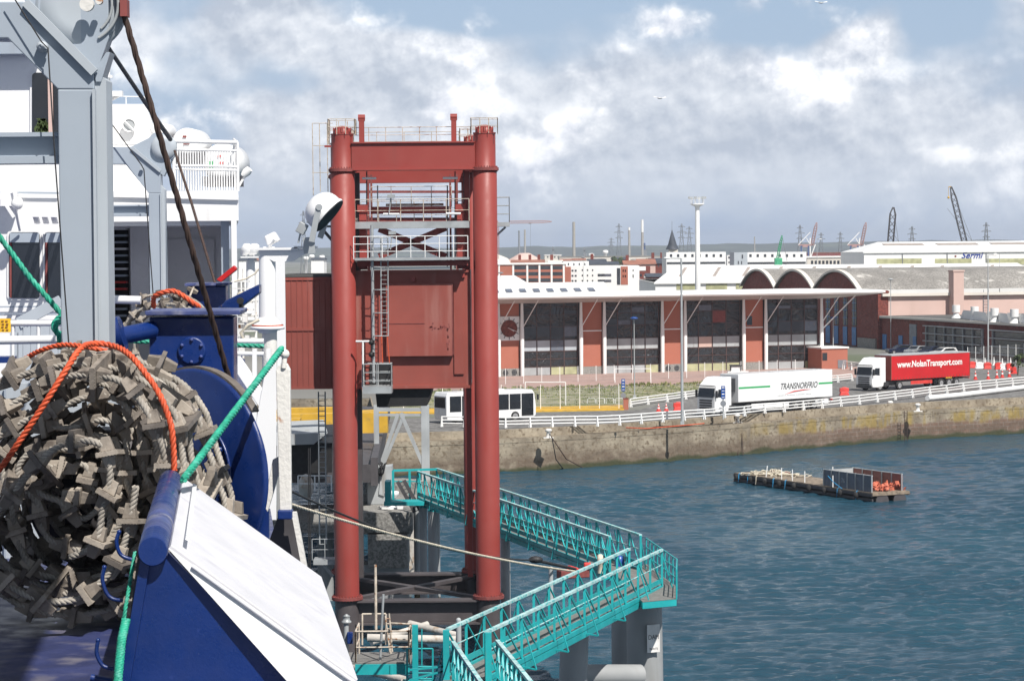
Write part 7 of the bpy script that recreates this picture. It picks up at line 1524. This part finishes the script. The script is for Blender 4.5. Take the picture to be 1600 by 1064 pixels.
b.add(vs, [(i * 4 + j, (i + 1) * 4 + j, (i + 1) * 4 + (j + 1) % 4, i * 4 + (j + 1) % 4) for i in range(len(ang) - 1) for j in range(4)]); b.build('brake_band', 'wood_dark', dr)
b = MB(); b.lathe(c, [(rd_ * .9, .035), (rd_ * .9, .115)], 64, axis=ax_); b.build('rear_flange', 'blue_paint', dr)
b = MB(); b.lathe(c, [(rd_ * .5, .12), (rd_ * .5, .3)], 40, axis=ax_); b.build('drum', 'blue_paint', dr)
su = ax_.cross(V((0, 0, 1))).normalized()
b = MB(); b.tube([c - ax_ * .01 + su * (math.cos(a) * .44) + V((0, 0, math.sin(a) * .44)) for a in [k * math.pi / 24 for k in range(49)]], .012, 6); b.build('hub_ring', 'blue_paint', dr)
for k in range(14):
    a = k * math.pi / 7 + .1; o = c - ax_ * .0 + su * (math.cos(a) * .4) + V((0, 0, math.sin(a) * .4)); b = MB(); b.lathe(o, [(.024, 0), (.024, .035), (.012, .045)], 10, axis=-ax_); b.ball(o - ax_ * .055, .02, 8); b.build('bolt', 'blue_paint', dr)
b = MB(); b.cyl(P(165, 530, 18.6), P(238, 515, 19), .07, 16); b.cyl(P(172, 515, 18.6) - V((.02, 0, .06)), P(172, 515, 18.6) + V((.10, 0, -.03)), .14, 24); b.build('hand_gear', 'blue_paint', wn)
b = MB(); b.prism([P(344, 481, 21), P(352, 470, 21), P(405, 444, 21), P(405, 458, 21), P(371, 484, 21)], (0, .2, 0)); bo_ = b.build('brake_lever', 'blue_paint', wn, bevel=.01)
b = MB(); b.lathe(P(376, 470, 20.9), [(.03, 0), (.03, .05)], 12, axis=(0, -1, 0)); b.cyl(P(376, 466, 20.9), P(377, 484, 20.9), .02); b.build('lever_pin', 'wire_black', bo_)
b = MB(); b.prism([P(383, 650, 19.2), P(420, 760, 19.2), P(420, 845, 19.2), P(300, 790, 19.2), P(300, 640, 19.2)], (0, .05, 0)); b.build('side_plate', 'blue_paint', wn)
w2_ = thing('boat_winch', 'smaller blue boat winch with a red lever further along the deck', 'winch', tuple(P(322, 480, 44)))
b = MB(); b.prism([P(292, 447, 44), P(353, 447, 44), P(353, 500, 44), P(292, 500, 44)], (-.1, 1.2, 0)); b.build('housing', 'blue_paint', w2_, bevel=.02)
b = MB(); b.prism([P(288, 443, 43.8), P(357, 442, 43.8), P(356, 446, 43.8), P(289, 447, 43.8)], (-.1, 1.5, 0)); b.build('lid_flange', 'blue_worn', w2_)
b = MB(); b.prism([P(338, 437, 43.6), P(365, 415, 43.6), P(369, 419, 43.6), P(369, 422, 43.6), P(345, 441, 43.6)], (0, .2, 0)); b.build('lever', 'red_paint', w2_, bevel=.01)
# ------------------------------------------------------------ rope ladder coils
def pxpath(pts, sub=6):
    pts = [P(*p) for p in pts]; out = []
    for i in range(len(pts) - 1):
        p0 = pts[max(0, i - 1)]; p1 = pts[i]; p2 = pts[i + 1]; p3 = pts[min(len(pts) - 1, i + 2)]
        for k in range(sub):
            t_ = k / sub; out.append(.5 * ((2 * p1) + (p2 - p0) * t_ + (2 * p0 - 5 * p1 + 4 * p2 - p3) * t_ * t_ + (3 * p1 - p0 - 3 * p2 + p3) * t_ ** 3))
    return out + [pts[-1]]
def ladder_coil(label, cx, cz, y0, R0, R1, pitch, seed, steps_max=96, irr=.05, pts=None):
    r_ = random.Random(seed); t = thing('rope_ladder', label, 'rope ladder', (cx, y0, cz - R0))
    turns = (R0 - R1) / pitch; n = int(turns * 40); path = []
    if pts: pts = pxpath(pts, 8); n = len(pts) - 1
    for i in range(0 if pts else n + 1):
        a = 2 * math.pi * turns * i / n; R = R0 - (R0 - R1) * i / n
        w = irr * (mnoise.noise(V((math.cos(a) * 1.2, math.sin(a) * 1.2, seed + i * .008))) * 1.6 + mnoise.noise(V((i * .13, seed, 2))) * .75)
        path.append((a, R + w, .07 * mnoise.noise(V((i * .06, seed, 7)))))
    def at_(i, dy):
        i = max(0, min(n, i))
        if pts: q_ = pts[int(i)].lerp(pts[min(n, int(i) + 1)], i - int(i)); return q_ + V((0, dy, 0)), 0
        f = i - int(i); a0 = path[int(i)]; a1 = path[min(n, int(i) + 1)]; a = a0[0] + (a1[0] - a0[0]) * f; R = a0[1] + (a1[1] - a0[1]) * f; yy = a0[2] + (a1[2] - a0[2]) * f
        th = 2.2 - a; return V((cx + math.cos(th) * R, y0 + dy + yy, cz + math.sin(th) * R * (.97 if math.sin(th) > 0 else 1.0))), th
    for dy in (0, .40):
        for s in (-.022, .022):
            b = MB(); b.rope([at_(i, dy + s)[0] for i in range(n + 1)], .0235, .10, 3, 5); b.build('side_rope', 'rope_grey', t)
    L_ = 0; prev = at_(0, 0)[0]; nxt = .12; ks = 0
    for j in range(1, n * 4 + 1):
        p, th = at_(j / 4, 0); L_ += (p - prev).length; prev = p
        if L_ > nxt and ks < steps_max:
            nxt += .285 + r_.uniform(-.03, .05); ks += 1
            i = j / 4; fwd = (at_(i + 1, 0)[0] - at_(i - 1, 0)[0]); fwd.y = 0; fwd.normalize(); tl = r_.gauss(0, .2); fwd = Matrix.Rotation(tl, 3, 'Y') @ fwd; out = V((fwd.z, 0, -fwd.x)) * (1 if True else -1)
            b = MB(); yaw = r_.gauss(0, .16); ydir = (V((0, 1, 0)) + fwd * yaw + out * r_.gauss(0, .17)).normalized(); c = p + ydir * .20
            R_ = Matrix((fwd, ydir, fwd.cross(ydir))).transposed()
            b.box(c, (.032, .58, .15), R_)
            for q in range(7):      # ridged tread ends
                b.box(c - ydir * .283 + fwd.cross(ydir) * (-.064 + q * .021), (.038, .012, .010), R_)
            st_ = b.build('step', r_.choice(['wood_dark', 'wood_dark', 'wood_grey', 'wood_pale']), t)
            for dy in (0, .40):
                for sg in (-1, 1):
                    b = MB(); o = p + ydir * dy + fwd * sg * .018; h = .098 * r_.uniform(.85, 1.1); w0, w1 = .047, .028
                    a_ = fwd * sg; u_ = fwd.cross(ydir)
                    vs = [o + a_ * (0 if e_ == 0 else h) + ydir * (x * (w0 if e_ == 0 else w1)) + u_ * (z * (w0 if e_ == 0 else w1)) for e_ in (0, 1) for x, z in ((-1, -1), (1, -1), (1, 1), (-1, 1))]
                    b.add(vs, ((0, 1, 2, 3), (4, 7, 6, 5), (0, 4, 5, 1), (1, 5, 6, 2), (2, 6, 7, 3), (3, 7, 4, 0)))
                    b.build('chock', r_.choice(['wood_grey', 'wood_grey', 'wood_pale']), st_, bevel=.004)
    return t
cc0 = P(128, 762, 16.6)
ladder_coil('large coiled rope ladder with grey wooden steps in the left foreground', cc0.x, cc0.z, 16.3, .95, .10, .155, 3, 98, .10)
c1 = P(150, 745, 17.2)
ladder_coil('second rope ladder coil lying behind the large coil and showing at its right edge', c1.x + .12, c1.z - .02, 16.95, .93, .35, .19, 11, 60, .09)
c2 = P(262, 528, 44); ladder_coil('rope ladder coil seen end on above the blue winch, further along the deck', c2.x, c2.z, 43.5, .90, .45, .17, 5, 40, .06)
for l_, pt in (('loose rope ladder strand hooked over the front middle of the large coil', [(-40, 840, 16.0), (20, 770, 15.95), (70, 712, 15.9), (120, 688, 15.9), (165, 700, 15.9), (172, 750, 15.9), (160, 800, 15.9), (150, 850, 15.9), (110, 870, 15.95)]),
               ('loose rope ladder strand sagging along the bottom of the large coil', [(-60, 860, 16.0), (0, 905, 15.95), (60, 935, 15.9), (120, 935, 15.9), (175, 890, 15.95), (200, 830, 16.0), (212, 760, 16.0)]),
               ('loose rope ladder strand lying steeply down the right of the large coil', [(60, 600, 16.05), (130, 585, 16.0), (195, 600, 16.0), (240, 660, 15.95), (262, 740, 16.0), (262, 820, 16.1)])):
    ladder_coil(l_, P(pt[0][0], pt[0][1], 16).x, 0, 16, 1, .5, .2, len(l_), 60, .1, pts=pt)
# dark disc added for the blackness inside the coil
b = MB(); b.lathe(V((cc0.x, 17.2, cc0.z - .15)), [(.0, 0), (.5, 0), (.5, .5), (.0, .5)], 30, axis=(0, 1, 0)); tag(b.build('coil_dark_fill', 'crane_dark'), 'dark disc added for the black depth inside the ladder coil', 'drum')
# orange lashing over the coil
b = MB(); b.rope(pxpath([(-30, 760, 15.9), (0, 732, 15.9), (30, 690, 15.9), (70, 630, 15.9), (105, 575, 15.95), (125, 546, 16.1), (145, 537, 16.3), (175, 540, 16.3), (200, 552, 16.15), (225, 580, 16.0), (250, 618, 15.95), (266, 660, 15.9), (271, 700, 15.9), (272, 736, 15.9)]), .0225, .13); tag(b.build('lashing_rope', 'rope_orange'), 'bright orange rope draped over the front of the ladder coil', 'rope')
b = MB(); b.rope(pxpath([(30, 566, 16.9), (60, 549, 16.7), (95, 539, 16.6), (130, 541, 16.5), (165, 548, 16.5), (182, 549, 16.6)]), .019, .12); tag(b.build('lashing_rope', 'rope_orange'), 'second orange rope crossing the top of the ladder coil', 'rope')
b = MB(); b.rope(pxpath([(240, 480, 43.5), (241, 464, 43.2), (258, 456, 43.1), (275, 456, 43.1), (300, 472, 43.1), (312, 480, 43.2)]), .05, .3); tag(b.build('lashing_rope', 'rope_orange'), 'orange rope over the farther ladder coil', 'rope')
# ------------------------------------------------------------ green ropes
b = MB(); b.rope([P(440, 545, 17.6), P(286, 750, 14.6)], .026, .17); tag(b.build('green_rope', 'rope_green'), 'taut green rope from the rusty white post down to the white ramp cover', 'rope')
b = MB(); b.rope([P(-30, 325, 20), P(0, 371, 20), P(45, 432, 20), P(97, 492, 20)], .026, .17); b.rope(pxpath([(97, 492, 20), (88, 500, 20), (83, 510, 20), (90, 520, 20), (97, 522, 20.1)]), .024, .15); tag(b.build('green_rope', 'rope_green'), 'green rope slanting from the left edge to the near davit post', 'rope')
b = MB(); b.rope([P(97, 502, 17.8), P(88, 505, 17.7), P(86, 516, 17.7), P(93, 525, 17.7), P(92, 545, 17.7)], .022, .14); tag(b.build('green_rope', 'rope_green'), 'green rope end knotted around the near davit post', 'rope')
b = MB(); b.rope([P(180, 532, 20.5), P(412, 541, 20.5)], .021, .14); tag(b.build('green_rope', 'rope_green'), 'green rope stretched level behind the blue winch', 'rope')
b = MB(); b.rope([P(211, 862, 12.1), P(203, 910, 12.0), P(196, 950, 11.9), P(193, 970, 11.9)], .011, .07); tag(b.build('green_rope', 'rope_green'), 'thin green rope hanging down the left edge of the blue ramp frame', 'rope')
b = MB(); b.rope([P(197, 968, 11.85), P(190, 1000, 11.8), P(184, 1064, 11.75), P(180, 1110, 11.7)], .024, .05, 4); tag(b.build('green_rope', 'rope_green'), 'thick whipped green rope at the bottom edge beside the blue frame', 'rope')
# ------------------------------------------------------------ rusty post with ball top
rp_ = thing('stanchion', 'white painted rusty steel stanchion with a ball top at the ship edge', 'post', tuple(P(443, 800, 18)))
b = MB(); b.prism([P(431, 578, 18), P(436, 570, 18), P(448, 568, 18), P(453, 578, 18), P(455, 800, 18), P(437, 800, 18)], (0, .08, 0)); b.build('post', 'rusty_white', rp_, bevel=.006)
b = MB(); b.ball(P(445, 553, 18), .036, 16); b.cyl(P(440, 553, 18), P(436, 553, 18), .02); b.cyl(P(445, 556, 18), P(443, 575, 18), .02); b.build('ball_top', 'rusty_white', rp_)
b = MB(); b.prism([P(412, 790, 18.1), P(426, 718, 18.1), P(438, 712, 18.1), P(436, 740, 18.1), P(418, 800, 18.1)], (0, .06, 0)); b.build('brace', 'rusty_white', rp_, bevel=.005)
b = MB(); b.box(P(446, 803, 18), (.11, .12, .07)); b.build('foot', 'blue_paint', rp_, bevel=.01)
b = MB(); b.prism([P(455, 800, 18), P(463, 800, 18), P(480, 890, 18), P(472, 890, 18)], (0, .06, 0)); b.build('side_strip', 'rusty_white', rp_)
b = MB(); b.prism([P(437, 800, 18.2), P(455, 800, 18.2), P(474, 890, 18.2), P(474, 960, 18.2), P(400, 900, 18.2)], (0, .1, 0)); b.build('side_web', 'crane_dark', rp_)
ppx([(432, 740), (437, 700), (437, 806), (433, 812)], 18.6, .05, 'steel_grey', 'tread_plate', ferry)
# ------------------------------------------------------------ blue and white ramp frame
rf_ = thing('ramp_cover', 'white sloping ramp cover on a blue triangular frame in the foreground', 'ramp cover', tuple(P(240, 1064, 12)))
nA = P(240, 856, 12.0); fA = P(266, 752, 15.6)
fB = P(500, 905, 15.6); nB = P(556, 1066, 12.0); dirr = (nA - fA).normalized()
b = MB(); b.tube([nA + dirr * .14, nA + dirr * .13, fA], .075, 32, rs=[.070, .075, .075]); tb = b.build('ridge_tube', 'blue_paint', rf_)
b = MB(); b.tube([nA + (dirr * -.35), nA + dirr * -1.5], .0765, 20); b.build('worn_paint', 'blue_worn', tb)
up_n = (fB - fA).cross(nA - fA).normalized(); up_n = up_n if up_n.z > 0 else -up_n
def off_(p, k): return p + up_n * k
nA2 = P(264, 856, 12.0); fA2 = P(284, 750, 15.6)
b = MB(); b.prism([off_(p, .02) for p in (nA2, nB, fB, fA2)], up_n * -.03); b.build('cover_plate', 'cover_white', rf_, bevel=.004)
nC = P(470, 1090, 11.9); b = MB(); b.prism([P(263, 857, 11.9), P(556, 1066, 11.9), P(580, 1110, 11.85), P(490, 1110, 11.85)], (0, .03, 0)); b.build('front_flap', 'ship_white', rf_)
b = MB(); b.tube([P(300, 884, 11.89), P(400, 956, 11.89), P(556, 1068, 11.89)], .012, 8); b.build('edge_bead', 'cover_white', rf_)
b = MB(); b.prism([off_(P(297, 762, 15.35), .03), off_(P(284, 850, 12.2), .03), off_(P(290, 853, 12.2), .03), off_(P(303, 765, 15.35), .03)], up_n * .006); b.build('seam', 'ship_white', rf_)
b = MB(); b.prism([P(230, 862, 11.935), P(262, 862, 11.935), P(504, 1118, 11.935), P(182, 1118, 11.935)], (0, .03, 0)); b.build('side_panel', 'blue_paint', rf_, bevel=.003)
b = MB(); b.beam(P(229, 866, 11.925), P(190, 1100, 11.925), .03, .05); b.build('panel_edge', 'blue_paint', rf_)
b = MB(); b.prism([P(216, 862, 12.6), P(232, 866, 12.6), P(200, 1110, 12.6), P(184, 1110, 12.6)], (0, .04, 0)); b.build('back_leg', 'crane_dark', rf_)  # dark colour stands in for the shaded gap beside the panel
for k, pth in enumerate(([(186, 831, 12.4), (182, 845, 12.4), (186, 862, 12.4), (194, 870, 12.4), (206, 874, 12.4)], [(163, 886, 12.2), (160, 905, 12.2), (166, 925, 12.2), (176, 935, 12.2), (192, 938, 12.2)], [(153, 1000, 12), (151, 1020, 12), (158, 1036, 12), (166, 1042, 12), (178, 1044, 12)])):
    b = MB(); b.tube(pxpath(pth), .0105, 10); b.ball(P(*pth[0]), .0125, 10); b.build('rope_hook', 'blue_paint', rf_)
# short bar lying on the deck
b = MB(); b.cyl(P(142, 1058, 12.6), P(175, 1064, 12.6), .02, 8); tag(b.build('pin', 'blue_paint'), 'short dark blue bar lying on the deck at the bottom edge', 'bar')
# ------------------------------------------------------------ haze: the air of the harbour
hm = bpy.data.materials.new('haze'); hm.use_nodes = True; ht = hm.node_tree; ht.nodes.clear()
pv = ht.nodes.new('ShaderNodeVolumePrincipled'); pv.inputs['Color'].default_value = (0.80, 0.87, 1.0, 1); pv.inputs['Density'].default_value = 0.00011; pv.inputs['Anisotropy'].default_value = 0.1
ho = ht.nodes.new('ShaderNodeOutputMaterial'); L(ht, pv.outputs[0], ho.inputs['Volume']); MATS['haze'] = hm
b = MB(); b.box((0, 4850, 41), (19000, 10300, 90)); o = b.build('haze', 'haze'); o['kind'] = 'stuff'; o['label'] = 'thin blue grey haze over the harbour and distant hills'; o['category'] = 'haze'
